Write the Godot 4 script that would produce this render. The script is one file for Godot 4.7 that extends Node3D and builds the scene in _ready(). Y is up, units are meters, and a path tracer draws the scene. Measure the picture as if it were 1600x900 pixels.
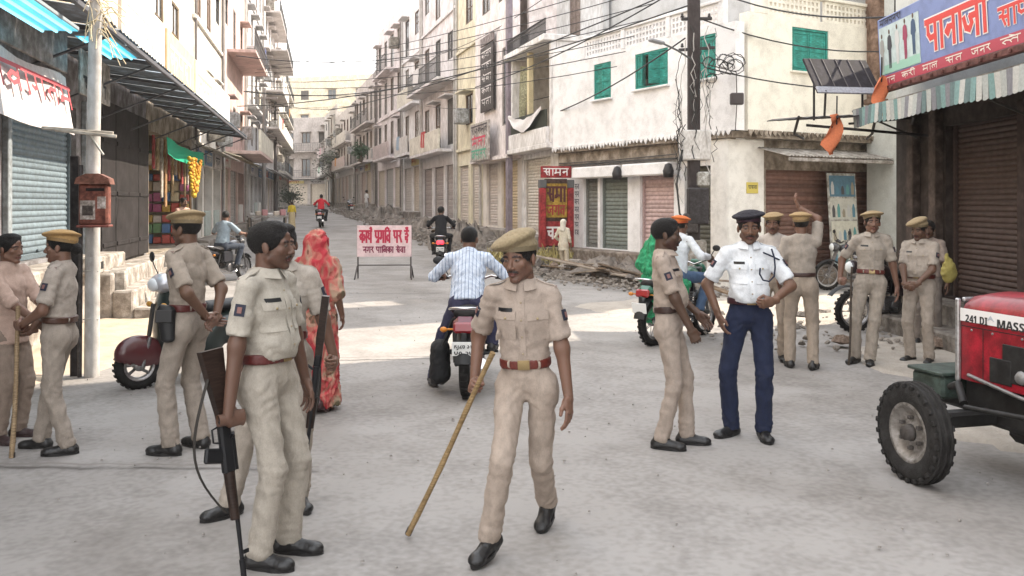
extends Node3D

# ---------------------------------------------------------------- mesh builder
class MB:
	var v := PackedVector3Array()
	var n := PackedVector3Array()
	var i := PackedInt32Array()
	var uv := PackedVector2Array()
	var col := PackedColorArray()
	var xf := Transform3D.IDENTITY
	var tint := Color.WHITE

	func put(p: Vector3, nn: Vector3, t := Vector2.ZERO) -> int:
		v.append(xf * p)
		n.append((xf.basis * nn).normalized())
		uv.append(t)
		col.append(tint)
		return v.size() - 1

	func quad(a: Vector3, b: Vector3, c: Vector3, d: Vector3, ta := Vector2(0, 1), tb := Vector2(1, 1), tc := Vector2(1, 0), td := Vector2(0, 0)) -> void:
		# a b c d counter-clockwise seen from the front
		var nn := (b - a).cross(d - a)
		if nn.length_squared() < 1e-14:
			nn = (c - b).cross(a - b)
		nn = nn.normalized()
		var k := put(a, nn, ta)
		put(b, nn, tb)
		put(c, nn, tc)
		put(d, nn, td)
		i.append_array([k, k + 2, k + 1, k, k + 3, k + 2])

	func tri(a: Vector3, b: Vector3, c: Vector3) -> void:
		var nn := (b - a).cross(c - a).normalized()
		var k := put(a, nn)
		put(b, nn)
		put(c, nn)
		i.append_array([k, k + 2, k + 1])

	func box(c: Vector3, s: Vector3, bev := 0.0, b := Basis.IDENTITY) -> void:
		var h := s * 0.5
		var e := minf(bev, minf(h.x, minf(h.y, h.z)) * 0.9)
		var keep := xf
		xf = xf * Transform3D(b, c)
		var ax := [Vector3.RIGHT, Vector3.UP, Vector3.BACK]
		for a in 3:
			var u: Vector3 = ax[(a + 1) % 3]
			var w: Vector3 = ax[(a + 2) % 3]
			var f: Vector3 = ax[a]
			var hu: float = h[(a + 1) % 3] - e
			var hw: float = h[(a + 2) % 3] - e
			var hf: float = h[a]
			for sg in [1.0, -1.0]:
				var uu: Vector3 = u * sg
				quad(f * hf * sg - uu * hu - w * hw, f * hf * sg + uu * hu - w * hw, f * hf * sg + uu * hu + w * hw, f * hf * sg - uu * hu + w * hw)
			if e > 0.0:
				for s1 in [1.0, -1.0]:
					for s2 in [1.0, -1.0]:
						# edge along f between u and w faces
						var p1: Vector3 = u * s1 * h[(a + 1) % 3] + w * s2 * hw
						var p2: Vector3 = u * s1 * hu + w * s2 * h[(a + 2) % 3]
						var l: Vector3 = f * (hf - e)
						if s1 * s2 > 0:
							quad(p1 - l, p1 + l, p2 + l, p2 - l) if false else quad(p2 - l, p1 - l, p1 + l, p2 + l)
						else:
							quad(p1 - l, p2 - l, p2 + l, p1 + l)
		if e > 0.0:
			for sx in [1.0, -1.0]:
				for sy in [1.0, -1.0]:
					for sz in [1.0, -1.0]:
						var px := Vector3(sx * h.x, sy * (h.y - e), sz * (h.z - e))
						var py := Vector3(sx * (h.x - e), sy * h.y, sz * (h.z - e))
						var pz := Vector3(sx * (h.x - e), sy * (h.y - e), sz * h.z)
						if sx * sy * sz > 0:
							tri(px, py, pz)
						else:
							tri(px, pz, py)
		xf = keep

	func ring(c: Vector3, b: Basis, rx: float, ry: float, sides: int, vv: float) -> int:
		var k := v.size()
		for s in sides + 1:
			var a := TAU * s / sides
			var d := b.x * cos(a) * rx + b.y * sin(a) * ry
			put(c + d, b.x * cos(a) / maxf(rx, 1e-5) + b.y * sin(a) / maxf(ry, 1e-5), Vector2(float(s) / sides, vv))
		return k

	func join(k0: int, k1: int, sides: int) -> void:
		for s in sides:
			i.append_array([k0 + s, k1 + s, k0 + s + 1, k0 + s + 1, k1 + s, k1 + s + 1])

	# a tube along points; radii one per point (or a single one)
	func tube(pts: Array, radii, sides := 8, caps := true, flat := 1.0) -> void:
		var up := Vector3(0.123, 0.97, 0.21).normalized()
		var last := -1
		var dist := 0.0
		for j in pts.size():
			var p: Vector3 = pts[j]
			var d: Vector3 = (pts[mini(j + 1, pts.size() - 1)] - pts[maxi(j - 1, 0)]).normalized()
			if absf(d.dot(up)) > 0.96:
				up = Vector3(0.9, 0.1, 0.35).normalized()
			var x := up.cross(d).normalized()
			var y := d.cross(x)
			up = y
			var r: float = radii[j] if radii is Array else float(radii)
			if j > 0:
				dist += p.distance_to(pts[j - 1])
			var k := ring(p, Basis(x, y, d), r, r * flat, sides, dist)
			if last >= 0:
				join(last, k, sides)
			if caps and (j == 0 or j == pts.size() - 1):
				var nn: Vector3 = -d if j == 0 else d
				var c := put(p, nn)
				for s in sides:
					var a0 := TAU * s / sides
					var a1 := TAU * (s + 1) / sides
					var q0 := put(p + x * cos(a0) * r + y * sin(a0) * r * flat, nn)
					var q1 := put(p + x * cos(a1) * r + y * sin(a1) * r * flat, nn)
					if j == 0:
						i.append_array([c, q0, q1])
					else:
						i.append_array([c, q1, q0])
			last = k

	# profile of (radius, height) turned about y
	func lathe(profile: Array, sides := 16, b := Basis.IDENTITY, c := Vector3.ZERO, smooth := true) -> void:
		var keep := xf
		xf = xf * Transform3D(b, c)
		var last := -1
		for j in profile.size():
			var p: Vector2 = profile[j]
			var q0: Vector2 = profile[maxi(j - 1, 0)]
			var q1: Vector2 = profile[mini(j + 1, profile.size() - 1)]
			if not smooth and j > 0:
				q1 = p
				var kk := v.size()
				_lring(q0, q0, q1, sides)
				_lring(p, q0, q1, sides)
				join(kk, kk + sides + 1, sides)
				continue
			if smooth:
				var k := v.size()
				_lring(p, q0, q1, sides)
				if last >= 0:
					join(last, k, sides)
				last = k
		xf = keep

	func _lring(p: Vector2, q0: Vector2, q1: Vector2, sides: int) -> void:
		var t := (q1 - q0).normalized()
		for s in sides + 1:
			var a := TAU * s / sides
			var rd := Vector3(cos(a), 0, -sin(a))
			put(rd * p.x + Vector3.UP * p.y, rd * t.y - Vector3.UP * t.x, Vector2(float(s) / sides, p.y))

	func ell(c: Vector3, r: Vector3, b := Basis.IDENTITY, seg := 12) -> void:
		var keep := xf
		xf = xf * Transform3D(b, c)
		var last := -1
		var rows := maxi(seg / 2, 4)
		for j in rows + 1:
			var t := PI * j / rows - PI / 2
			var k := v.size()
			for s in seg + 1:
				var a := TAU * s / seg
				var d := Vector3(cos(a) * cos(t), sin(t), -sin(a) * cos(t))
				put(d * r, d / r, Vector2(float(s) / seg, float(j) / rows))
			if last >= 0:
				join(last, k, seg)
			last = k
		xf = keep

	# polygon in xy pushed out from z0 to z1
	func prism(poly: PackedVector2Array, z0: float, z1: float) -> void:
		if Geometry2D.is_polygon_clockwise(poly):
			poly.reverse()
		var t := Geometry2D.triangulate_polygon(poly)
		for face in 2:
			var z := z1 if face == 0 else z0
			var nn := Vector3(0, 0, 1.0 if face == 0 else -1.0)
			var k := v.size()
			for p in poly:
				put(Vector3(p.x, p.y, z), nn, p)
			for j in range(0, t.size(), 3):
				var a := t[j]
				var b := t[j + 1]
				var c := t[j + 2]
				var ccw := (poly[b] - poly[a]).cross(poly[c] - poly[a]) > 0
				if ccw == (face == 0):
					i.append_array([k + a, k + c, k + b])
				else:
					i.append_array([k + a, k + b, k + c])
		for j in poly.size():
			var p := poly[j]
			var q := poly[(j + 1) % poly.size()]
			quad(Vector3(p.x, p.y, z0), Vector3(q.x, q.y, z0), Vector3(q.x, q.y, z1), Vector3(p.x, p.y, z1))

	# a sheet given by a grid of points, with thickness
	func sheet(rows: Array, th: float) -> void:
		var nr := rows.size()
		var nc: int = rows[0].size()
		var nrm := []
		for r in nr:
			var line := PackedVector3Array()
			for c in nc:
				var du: Vector3 = rows[r][mini(c + 1, nc - 1)] - rows[r][maxi(c - 1, 0)]
				var dv: Vector3 = rows[mini(r + 1, nr - 1)][c] - rows[maxi(r - 1, 0)][c]
				line.append(du.cross(dv).normalized())
			nrm.append(line)
		for side in ([1.0, -1.0] if th > 0.0 else [1.0]):
			var k := v.size()
			for r in nr:
				for c in nc:
					put(rows[r][c] + nrm[r][c] * th * 0.5 * side, nrm[r][c] * side, Vector2(float(c) / (nc - 1), float(r) / (nr - 1)))
			for r in nr - 1:
				for c in nc - 1:
					var a := k + r * nc + c
					if side > 0:
						i.append_array([a, a + nc, a + 1, a + 1, a + nc, a + nc + 1])
					else:
						i.append_array([a, a + 1, a + nc, a + 1, a + nc + 1, a + nc])
		if th > 0.0:
			var rim := []
			for c in nc:
				rim.append([rows[0][c], nrm[0][c]])
			for r in range(1, nr):
				rim.append([rows[r][nc - 1], nrm[r][nc - 1]])
			for c in range(nc - 2, -1, -1):
				rim.append([rows[nr - 1][c], nrm[nr - 1][c]])
			for r in range(nr - 2, -1, -1):
				rim.append([rows[r][0], nrm[r][0]])
			for j in rim.size() - 1:
				var p = rim[j]
				var q = rim[j + 1]
				quad(p[0] + p[1] * th * 0.5, p[0] - p[1] * th * 0.5, q[0] - q[1] * th * 0.5, q[0] + q[1] * th * 0.5)

	func add(vv: PackedVector3Array, nn: PackedVector3Array, ii: PackedInt32Array, cc: PackedColorArray, x: Transform3D) -> void:
		var k := v.size()
		var flip := x.basis.determinant() < 0
		var nb := x.basis.inverse().transposed()
		for j in vv.size():
			v.append(x * vv[j])
			n.append((nb * nn[j]).normalized())
			uv.append(Vector2.ZERO)
			col.append(cc[j] if cc.size() else tint)
		for j in range(0, ii.size(), 3):
			if flip:
				i.append_array([k + ii[j], k + ii[j + 2], k + ii[j + 1]])
			else:
				i.append_array([k + ii[j], k + ii[j + 1], k + ii[j + 2]])

	func mesh() -> ArrayMesh:
		var a := []
		a.resize(Mesh.ARRAY_MAX)
		a[Mesh.ARRAY_VERTEX] = v
		a[Mesh.ARRAY_NORMAL] = n
		a[Mesh.ARRAY_TEX_UV] = uv
		a[Mesh.ARRAY_COLOR] = col
		a[Mesh.ARRAY_INDEX] = i
		var m := ArrayMesh.new()
		m.add_surface_from_arrays(Mesh.PRIMITIVE_TRIANGLES, a)
		return m

# ---------------------------------------------------------------- distance field meshed as surface nets
class SF:
	var o: Vector3
	var c: float
	var k: float
	var nx: int
	var ny: int
	var nz: int
	var f: PackedFloat32Array

	func _init(lo: Vector3, hi: Vector3, cell: float, blend: float) -> void:
		o = lo
		c = cell
		k = blend
		nx = int((hi.x - lo.x) / c) + 2
		ny = int((hi.y - lo.y) / c) + 2
		nz = int((hi.z - lo.z) / c) + 2
		f.resize(nx * ny * nz)
		f.fill(1.0)

	# tapered capsule a-b; fl: direction in which it is s times wider; cut: 1 flat at a, 2 flat at b, 3 both
	func cone(a: Vector3, b: Vector3, ra: float, rb: float, fl := Vector3.ZERO, s := 1.0, cut := 0, kk := -1.0) -> void:
		var kb := k if kk < 0.0 else kk
		var ab := b - a
		var l2 := maxf(ab.length_squared(), 1e-8)
		var ln := sqrt(l2)
		var mg := kb + 2.6 * c
		var ea := Vector3.ONE * (ra + mg) + fl.abs() * ra * maxf(s - 1.0, 0.0)
		var eb := Vector3.ONE * (rb + mg) + fl.abs() * rb * maxf(s - 1.0, 0.0)
		var lo := ((a - ea).min(b - eb) - o) / c
		var hi := ((a + ea).max(b + eb) - o) / c
		var x0 := maxi(int(lo.x), 0)
		var x1 := mini(int(hi.x) + 1, nx - 1)
		var y0 := maxi(int(lo.y), 0)
		var y1 := mini(int(hi.y) + 1, ny - 1)
		var z0 := maxi(int(lo.z), 0)
		var z1 := mini(int(hi.z) + 1, nz - 1)
		var sq := 1.0 - 1.0 / s
		var wide := s != 1.0
		var inv := 1.0 / l2
		var dr := rb - ra
		for z in range(z0, z1 + 1):
			for y in range(y0, y1 + 1):
				var row := (z * ny + y) * nx
				var q := Vector3(o.x + x0 * c, o.y + y * c, o.z + z * c) - a
				for x in range(x0, x1 + 1):
					var t := q.dot(ab) * inv
					var tc := clampf(t, 0.0, 1.0)
					var e := q - ab * tc
					if wide:
						e -= fl * (e.dot(fl) * sq)
					var d := e.length() - ra - dr * tc
					if cut & 1:
						d = maxf(d, -t * ln)
					if cut & 2:
						d = maxf(d, (t - 1.0) * ln)
					var g := f[row + x]
					var h := kb - absf(g - d)
					d = minf(g, d)
					if h > 0.0:
						d -= h * h / (4.0 * kb)
					f[row + x] = d
					q.x += c

	func ell(m: Vector3, r: Vector3, b := Basis.IDENTITY, kk := -1.0, sub := false) -> void:
		var kb := k if kk < 0.0 else kk
		var mg := kb + 2.6 * c
		var R := maxf(r.x, maxf(r.y, r.z)) + mg
		var lo := (m - Vector3.ONE * R - o) / c
		var hi := (m + Vector3.ONE * R - o) / c
		var x0 := maxi(int(lo.x), 0)
		var x1 := mini(int(hi.x) + 1, nx - 1)
		var y0 := maxi(int(lo.y), 0)
		var y1 := mini(int(hi.y) + 1, ny - 1)
		var z0 := maxi(int(lo.z), 0)
		var z1 := mini(int(hi.z) + 1, nz - 1)
		var bt := b.transposed()
		var ir := Vector3.ONE / r
		for z in range(z0, z1 + 1):
			for y in range(y0, y1 + 1):
				var row := (z * ny + y) * nx
				for x in range(x0, x1 + 1):
					var q := bt * (Vector3(o.x + x * c, o.y + y * c, o.z + z * c) - m) * ir
					var l := q.length()
					var d := l * (l - 1.0) / maxf((q * ir).length(), 1e-6)
					var g := f[row + x]
					if sub:
						d = -d
						var h := kb - absf(g - d)
						d = maxf(g, d)
						if h > 0.0:
							d += h * h / (4.0 * kb)
						f[row + x] = d
					else:
						var h := kb - absf(g - d)
						d = minf(g, d)
						if h > 0.0:
							d -= h * h / (4.0 * kb)
						f[row + x] = d

	# keep only the side of a plane that n points away from
	func clip(p: Vector3, nn: Vector3) -> void:
		for z in nz:
			for y in ny:
				var row := (z * ny + y) * nx
				var d := (Vector3(o.x, o.y + y * c, o.z + z * c) - p).dot(nn)
				for x in nx:
					if f[row + x] < d:
						f[row + x] = d
					d += c * nn.x

	func at(p: Vector3) -> float:
		var q := (p - o) / c
		var x := int(q.x)
		var y := int(q.y)
		var z := int(q.z)
		if q.x < 0 or q.y < 0 or q.z < 0 or x >= nx - 1 or y >= ny - 1 or z >= nz - 1:
			return 1.0
		var t := q - Vector3(x, y, z)
		var w := (z * ny + y) * nx + x
		var u := nx * ny
		var a := lerpf(lerpf(f[w], f[w + 1], t.x), lerpf(f[w + nx], f[w + nx + 1], t.x), t.y)
		var b := lerpf(lerpf(f[w + u], f[w + u + 1], t.x), lerpf(f[w + u + nx], f[w + u + nx + 1], t.x), t.y)
		return lerpf(a, b, t.z)

	# where a ray from p along d first meets the surface
	func hit(p: Vector3, d: Vector3, most := 0.6) -> Vector3:
		var t := 0.0
		while t < most:
			if at(p + d * t) < 0.0:
				var a := t - 0.006
				var b := t
				for j in 6:
					var m := (a + b) * 0.5
					if at(p + d * m) < 0.0:
						b = m
					else:
						a = m
				return p + d * b
			t += 0.006
		return p + d * most * 0.5

	func nets(fold := 0.0, freq := Vector3(9, 5, 9), sd := 1, rings := []) -> Array:
		var id := PackedInt32Array()
		id.resize(f.size())
		id.fill(-1)
		var v := PackedVector3Array()
		var n := PackedVector3Array()
		var ii := PackedInt32Array()
		var sy := nx
		var sz := nx * ny
		var far := 3.2 * c
		for z in nz - 1:
			for y in ny - 1:
				var w := z * sz + y * sy
				for x in nx - 1:
					var a0 := f[w]
					if a0 > far or a0 < -far:
						w += 1
						continue
					var a1 := f[w + 1]
					var a2 := f[w + sy]
					var a3 := f[w + sy + 1]
					var a4 := f[w + sz]
					var a5 := f[w + sz + 1]
					var a6 := f[w + sz + sy]
					var a7 := f[w + sz + sy + 1]
					var s0 := a0 < 0
					if s0 == (a1 < 0) and s0 == (a2 < 0) and s0 == (a3 < 0) and s0 == (a4 < 0) and s0 == (a5 < 0) and s0 == (a6 < 0) and s0 == (a7 < 0):
						w += 1
						continue
					var s := Vector3.ZERO
					var m := 0
					if s0 != (a1 < 0): s += Vector3(a0 / (a0 - a1), 0, 0); m += 1
					if (a2 < 0) != (a3 < 0): s += Vector3(a2 / (a2 - a3), 1, 0); m += 1
					if (a4 < 0) != (a5 < 0): s += Vector3(a4 / (a4 - a5), 0, 1); m += 1
					if (a6 < 0) != (a7 < 0): s += Vector3(a6 / (a6 - a7), 1, 1); m += 1
					if s0 != (a2 < 0): s += Vector3(0, a0 / (a0 - a2), 0); m += 1
					if (a1 < 0) != (a3 < 0): s += Vector3(1, a1 / (a1 - a3), 0); m += 1
					if (a4 < 0) != (a6 < 0): s += Vector3(0, a4 / (a4 - a6), 1); m += 1
					if (a5 < 0) != (a7 < 0): s += Vector3(1, a5 / (a5 - a7), 1); m += 1
					if s0 != (a4 < 0): s += Vector3(0, 0, a0 / (a0 - a4)); m += 1
					if (a1 < 0) != (a5 < 0): s += Vector3(1, 0, a1 / (a1 - a5)); m += 1
					if (a2 < 0) != (a6 < 0): s += Vector3(0, 1, a2 / (a2 - a6)); m += 1
					if (a3 < 0) != (a7 < 0): s += Vector3(1, 1, a3 / (a3 - a7)); m += 1
					id[w] = v.size()
					v.append(o + (Vector3(x, y, z) + s / m) * c)
					n.append(Vector3(a1 + a3 + a5 + a7 - a0 - a2 - a4 - a6, a2 + a3 + a6 + a7 - a0 - a1 - a4 - a5, a4 + a5 + a6 + a7 - a0 - a1 - a2 - a3).normalized())
					if y > 0 and z > 0 and s0 != (a1 < 0):
						_q(ii, id[w], id[w - sy], id[w - sy - sz], id[w - sz], s0)
					if x > 0 and z > 0 and s0 != (a2 < 0):
						_q(ii, id[w], id[w - sz], id[w - sz - 1], id[w - 1], s0)
					if x > 0 and y > 0 and s0 != (a4 < 0):
						_q(ii, id[w], id[w - 1], id[w - 1 - sy], id[w - sy], s0)
					w += 1
		if fold > 0.0 and v.size():
			var ns := FastNoiseLite.new()
			ns.noise_type = FastNoiseLite.TYPE_SIMPLEX
			ns.seed = sd
			ns.frequency = 1.0
			ns.fractal_octaves = 2
			ns.fractal_gain = 0.3
			for j in v.size():
				var q := v[j] * freq
				q += Vector3(v[j].y, v[j].x * 0.6, v[j].y) * freq.x * 0.35
				var e := 0.42 - absf(ns.get_noise_3dv(q)) * 1.5
				var q0 := v[j]
				v[j] += n[j] * fold * e
				# cloth bunched round a joint: [centre, axis, reach, wavelength, depth]
				for g in rings:
					var rel: Vector3 = q0 - g[0]
					var w := exp(-rel.length_squared() / (g[2] * g[2]))
					if w > 0.05:
						v[j] += n[j] * g[4] * w * (absf(sin(rel.dot(g[1]) * PI / g[3] + e * 2.2 + rel.x * 6.0)) - 0.6)
			var m2 := PackedVector3Array()
			m2.resize(v.size())
			for j in range(0, ii.size(), 3):
				var g := (v[ii[j + 2]] - v[ii[j]]).cross(v[ii[j + 1]] - v[ii[j]])
				m2[ii[j]] += g
				m2[ii[j + 1]] += g
				m2[ii[j + 2]] += g
			for j in v.size():
				n[j] = m2[j].normalized() if m2[j].dot(n[j]) > 0 else n[j]
		return [v, n, ii]

	func _q(ii: PackedInt32Array, a: int, b: int, d: int, e: int, s0: bool) -> void:
		if a < 0 or b < 0 or d < 0 or e < 0:
			return
		if s0:
			ii.append_array([a, d, b, a, e, d])
		else:
			ii.append_array([a, b, d, a, d, e])

# ---------------------------------------------------------------- naming, parts, things
var used := {}
func numbered(s: String) -> String:
	if not used.has(s):
		used[s] = 0
		return s
	used[s] += 1
	return "%s_%03d" % [s, used[s]]

func tag(o: Node3D, label: String, category: String, group := "") -> Node3D:
	o.set_meta("label", label)
	o.set_meta("category", category)
	if group:
		o.set_meta("group", group)
	return o

func thing(called: String, label: String, category: String, at := Vector3.ZERO, yaw := 0.0, group := "") -> Node3D:
	var o := Node3D.new()
	o.name = numbered(called)
	add_child(o)
	o.position = at
	o.rotation_degrees.y = yaw
	return tag(o, label, category, group)

func part(called: String, m, material: Material, parent: Node = null, x := Transform3D.IDENTITY, label := "") -> MeshInstance3D:
	var o := MeshInstance3D.new()
	o.mesh = m.mesh() if m is MB else m
	o.material_override = material
	o.transform = x
	if parent == null or parent == self:
		o.name = numbered(called)
		add_child(o)
	else:
		var nm := called
		var q := 0
		while parent.has_node(NodePath(nm)):
			q += 1
			nm = "%s_%03d" % [called, q]
		o.name = nm
		parent.add_child(o)
	if label:
		o.set_meta("label", label)
	return o

func stuff(o: Node3D) -> Node3D:
	o.set_meta("kind", "stuff")
	return o

func structure(o: Node3D) -> Node3D:
	o.set_meta("kind", "structure")
	return o

func copy(o: Node3D, label: String, called := "") -> Node3D:
	var r: Node3D = o.duplicate()
	r.name = numbered(called if called else String(o.name).rstrip("0123456789").rstrip("_"))
	add_child(r)
	if label:
		r.set_meta("label", label)
	return r

func rot(deg: Vector3) -> Basis:
	return Basis.from_euler(deg * PI / 180.0)

# ground: the road is level to 20 m and then climbs towards the far end of the street
func gh(d: float) -> float:
	return 0.0 if d <= 20.0 else 1.75 * (1.0 - exp(-pow((d - 20.0) / 45.0, 1.3)))

func P(x: float, d: float, up := 0.0) -> Vector3:
	return Vector3(x, gh(d) + up, -d)

# ---------------------------------------------------------------- textures and materials
var tex := {}
var mats := {}

func noise_image(size: int, sd: int, freq: float, oct := 4, kind := FastNoiseLite.TYPE_SIMPLEX_SMOOTH, fract := FastNoiseLite.FRACTAL_FBM) -> Image:
	var ns := FastNoiseLite.new()
	ns.noise_type = kind
	ns.seed = sd
	ns.frequency = freq
	ns.fractal_type = fract
	ns.fractal_octaves = oct
	return ns.get_seamless_image(size, size)

# several noises, each mapped to a multiplier, become one tinted map
func mixed(layers: Array, size: int, tint_dark := Color(1, 1, 1), lift := 0.0) -> ImageTexture:
	var data := PackedFloat32Array()
	data.resize(size * size)
	data.fill(1.0)
	for l in layers:
		var b: PackedByteArray = (l[0] as Image).get_data()
		var lo: float = l[1]
		var hi: float = l[2]
		var pw: float = l[3] if l.size() > 3 else 1.0
		for j in size * size:
			data[j] *= lerpf(lo, hi, pow(b[j] / 255.0, pw))
	var out := PackedByteArray()
	out.resize(size * size * 3)
	for j in size * size:
		var g := clampf(data[j] + lift, 0.0, 1.0)
		out[j * 3] = int(255 * lerpf(tint_dark.r * g, g, g))
		out[j * 3 + 1] = int(255 * lerpf(tint_dark.g * g, g, g))
		out[j * 3 + 2] = int(255 * lerpf(tint_dark.b * g, g, g))
	return ImageTexture.create_from_image(Image.create_from_data(size, size, false, Image.FORMAT_RGB8, out))

func make_textures() -> void:
	# wide dusty and darker patches, for the road
	tex.stain = mixed([[noise_image(512, 41, 0.008, 5), 0.9, 1.09], [noise_image(512, 43, 0.03, 4), 0.96, 1.05]], 512, Color(0.97, 0.9, 0.82), -0.02)
	var big := noise_image(512, 3, 0.006, 5)
	var mid := noise_image(512, 5, 0.02, 4)
	var fine := noise_image(512, 7, 0.12, 3)
	var cell := noise_image(512, 9, 0.03, 2, FastNoiseLite.TYPE_CELLULAR)
	tex.road = mixed([[big, 0.92, 1.06], [mid, 0.95, 1.05], [fine, 0.9, 1.06]], 512, Color(0.98, 0.94, 0.9))
	tex.wall = mixed([[big, 0.92, 1.06], [mid, 0.95, 1.04], [fine, 0.95, 1.03]], 512, Color(0.99, 0.95, 0.9))
	tex.dirty = mixed([[big, 0.66, 1.12], [mid, 0.78, 1.1], [fine, 0.85, 1.04]], 512, Color(0.95, 0.86, 0.76))
	tex.grain = mixed([[fine, 0.85, 1.05], [big, 0.93, 1.04]], 512)
	tex.metal = mixed([[mid, 0.8, 1.06], [fine, 0.92, 1.03], [cell, 0.94, 1.02]], 512, Color(1.0, 0.86, 0.74))
	var st := noise_image(512, 11, 0.03, 4)
	st.resize(512, 32)
	st.resize(512, 512)
	var streak := Image.create_empty(512, 512, false, Image.FORMAT_L8)
	# stretch downwards: streaks of rain-washed dirt
	var src := noise_image(512, 13, 0.03, 4)
	src.resize(512, 24, Image.INTERPOLATE_BILINEAR)
	src.resize(512, 512, Image.INTERPOLATE_CUBIC)
	streak = src
	tex.streak = mixed([[streak, 0.86, 1.08], [big, 0.9, 1.06], [fine, 0.95, 1.02]], 512, Color(0.96, 0.88, 0.8))
	tex.cloth = mixed([[fine, 0.9, 1.03], [mid, 0.9, 1.05]], 512)
	var a := noise_image(256, 21, 0.02, 3, FastNoiseLite.TYPE_SIMPLEX_SMOOTH, FastNoiseLite.FRACTAL_RIDGED)
	tex.folds = ImageTexture.create_from_image(a)
	tex.bumps = ImageTexture.create_from_image(noise_image(512, 23, 0.07, 5))
	tex.rough = ImageTexture.create_from_image(noise_image(512, 25, 0.02, 5))
	var gr := noise_image(512, 27, 0.1, 3)
	gr.resize(16, 512, Image.INTERPOLATE_BILINEAR)
	gr.resize(512, 512, Image.INTERPOLATE_CUBIC)
	tex.wood = mixed([[gr, 0.62, 1.1], [big, 0.8, 1.05]], 512, Color(0.95, 0.85, 0.75))

# a cached material: colour is the real base colour, linear
func mat(c: Color, rough := 0.8, map := "", scale := 1.0, opt := {}) -> StandardMaterial3D:
	var key := str([c, rough, map, scale, opt])
	if mats.has(key):
		return mats[key]
	var m := StandardMaterial3D.new()
	m.albedo_color = c.linear_to_srgb()
	m.roughness = rough
	m.metallic = opt.get("metal", 0.0)
	m.metallic_specular = opt.get("spec", 0.4)
	if map:
		m.albedo_texture = tex[map]
		m.uv1_triplanar = true
		m.uv1_world_triplanar = opt.get("world", false)
		m.uv1_scale = opt.get("scale3", Vector3.ONE * scale)
	if opt.has("bump"):
		m.heightmap_enabled = true
		m.heightmap_texture = tex[opt.bump]
		m.heightmap_scale = opt.get("depth", 0.4)
		if not map:
			m.uv1_triplanar = true
			m.uv1_scale = Vector3.ONE * scale
	if opt.get("vc", false):
		m.vertex_color_use_as_albedo = true
	if opt.has("coat"):
		m.clearcoat_enabled = true
		m.clearcoat = opt.coat
		m.clearcoat_roughness = 0.15
	if opt.has("rim"):
		m.rim_enabled = true
		m.rim = opt.rim
		m.rim_tint = 0.7
	if opt.has("back"):
		m.backlight_enabled = true
		m.backlight = Color.WHITE * opt.back
	if opt.has("glow"):
		m.emission_enabled = true
		m.emission = c.linear_to_srgb()
		m.emission_energy_multiplier = opt.glow
	if opt.has("sss"):
		m.subsurf_scatter_enabled = true
		m.subsurf_scatter_strength = opt.sss
	mats[key] = m
	return m

func L(r: float, g: float, b: float) -> Color:
	return Color(r, g, b)

func _ready() -> void:
	# camera: eye height 1.8 m, level, lens shifted down as the street's verticals stand straight
	var cam := Camera3D.new()
	cam.name = "camera"
	add_child(cam)
	cam.position = Vector3(0, 1.8, 0)
	cam.set_frustum(0.1 * 900.0 / 1386.0, Vector2(0, -0.1 * 132.0 / 1386.0), 0.1, 1500.0)
	cam.current = true
	var we := WorldEnvironment.new()
	we.name = "environment"
	var e := Environment.new()
	e.background_mode = Environment.BG_SKY
	var sky := Sky.new()
	var sm := ProceduralSkyMaterial.new()
	sm.sky_top_color = Color(0.9, 0.915, 0.94)
	sm.sky_horizon_color = Color(1.0, 0.985, 0.965)
	sm.sky_curve = 0.22
	sm.ground_bottom_color = Color(0.62, 0.59, 0.55)
	sm.ground_horizon_color = Color(0.8, 0.78, 0.75)
	sm.sky_energy_multiplier = 1.3
	sky.sky_material = sm
	e.sky = sky
	e.tonemap_mode = Environment.TONE_MAPPER_LINEAR
	e.tonemap_exposure = 2.0
	e.fog_enabled = true
	e.fog_density = 0.0008
	e.fog_light_color = Color(0.97, 0.94, 0.9)
	e.sdfgi_enabled = true
	e.ssao_enabled = true
	e.ssil_enabled = true
	we.environment = e
	add_child(we)
	var sun := DirectionalLight3D.new()
	sun.name = "sun"
	var el := deg_to_rad(41.0)
	var dir := Vector3(0.9, 0, -0.44).normalized() * cos(el) + Vector3.UP * sin(el)
	add_child(sun)
	sun.look_at_from_position(Vector3.ZERO, -dir, Vector3.UP)
	sun.light_energy = 1.6
	sun.light_color = Color(1.0, 0.95, 0.88)
	sun.light_angular_distance = 0.6
	sun.shadow_enabled = true

	make_textures()
	make_ground()
	white_corner()
	right_shop()
	right_row()
	left_row()
	left_canopy()
	roof_things()
	red_kiosk()
	power_pole()
	left_pole()
	barrier()
	debris()
	make_wear()
	tractor()
	traffic()
	people()
	small_things()

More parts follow.
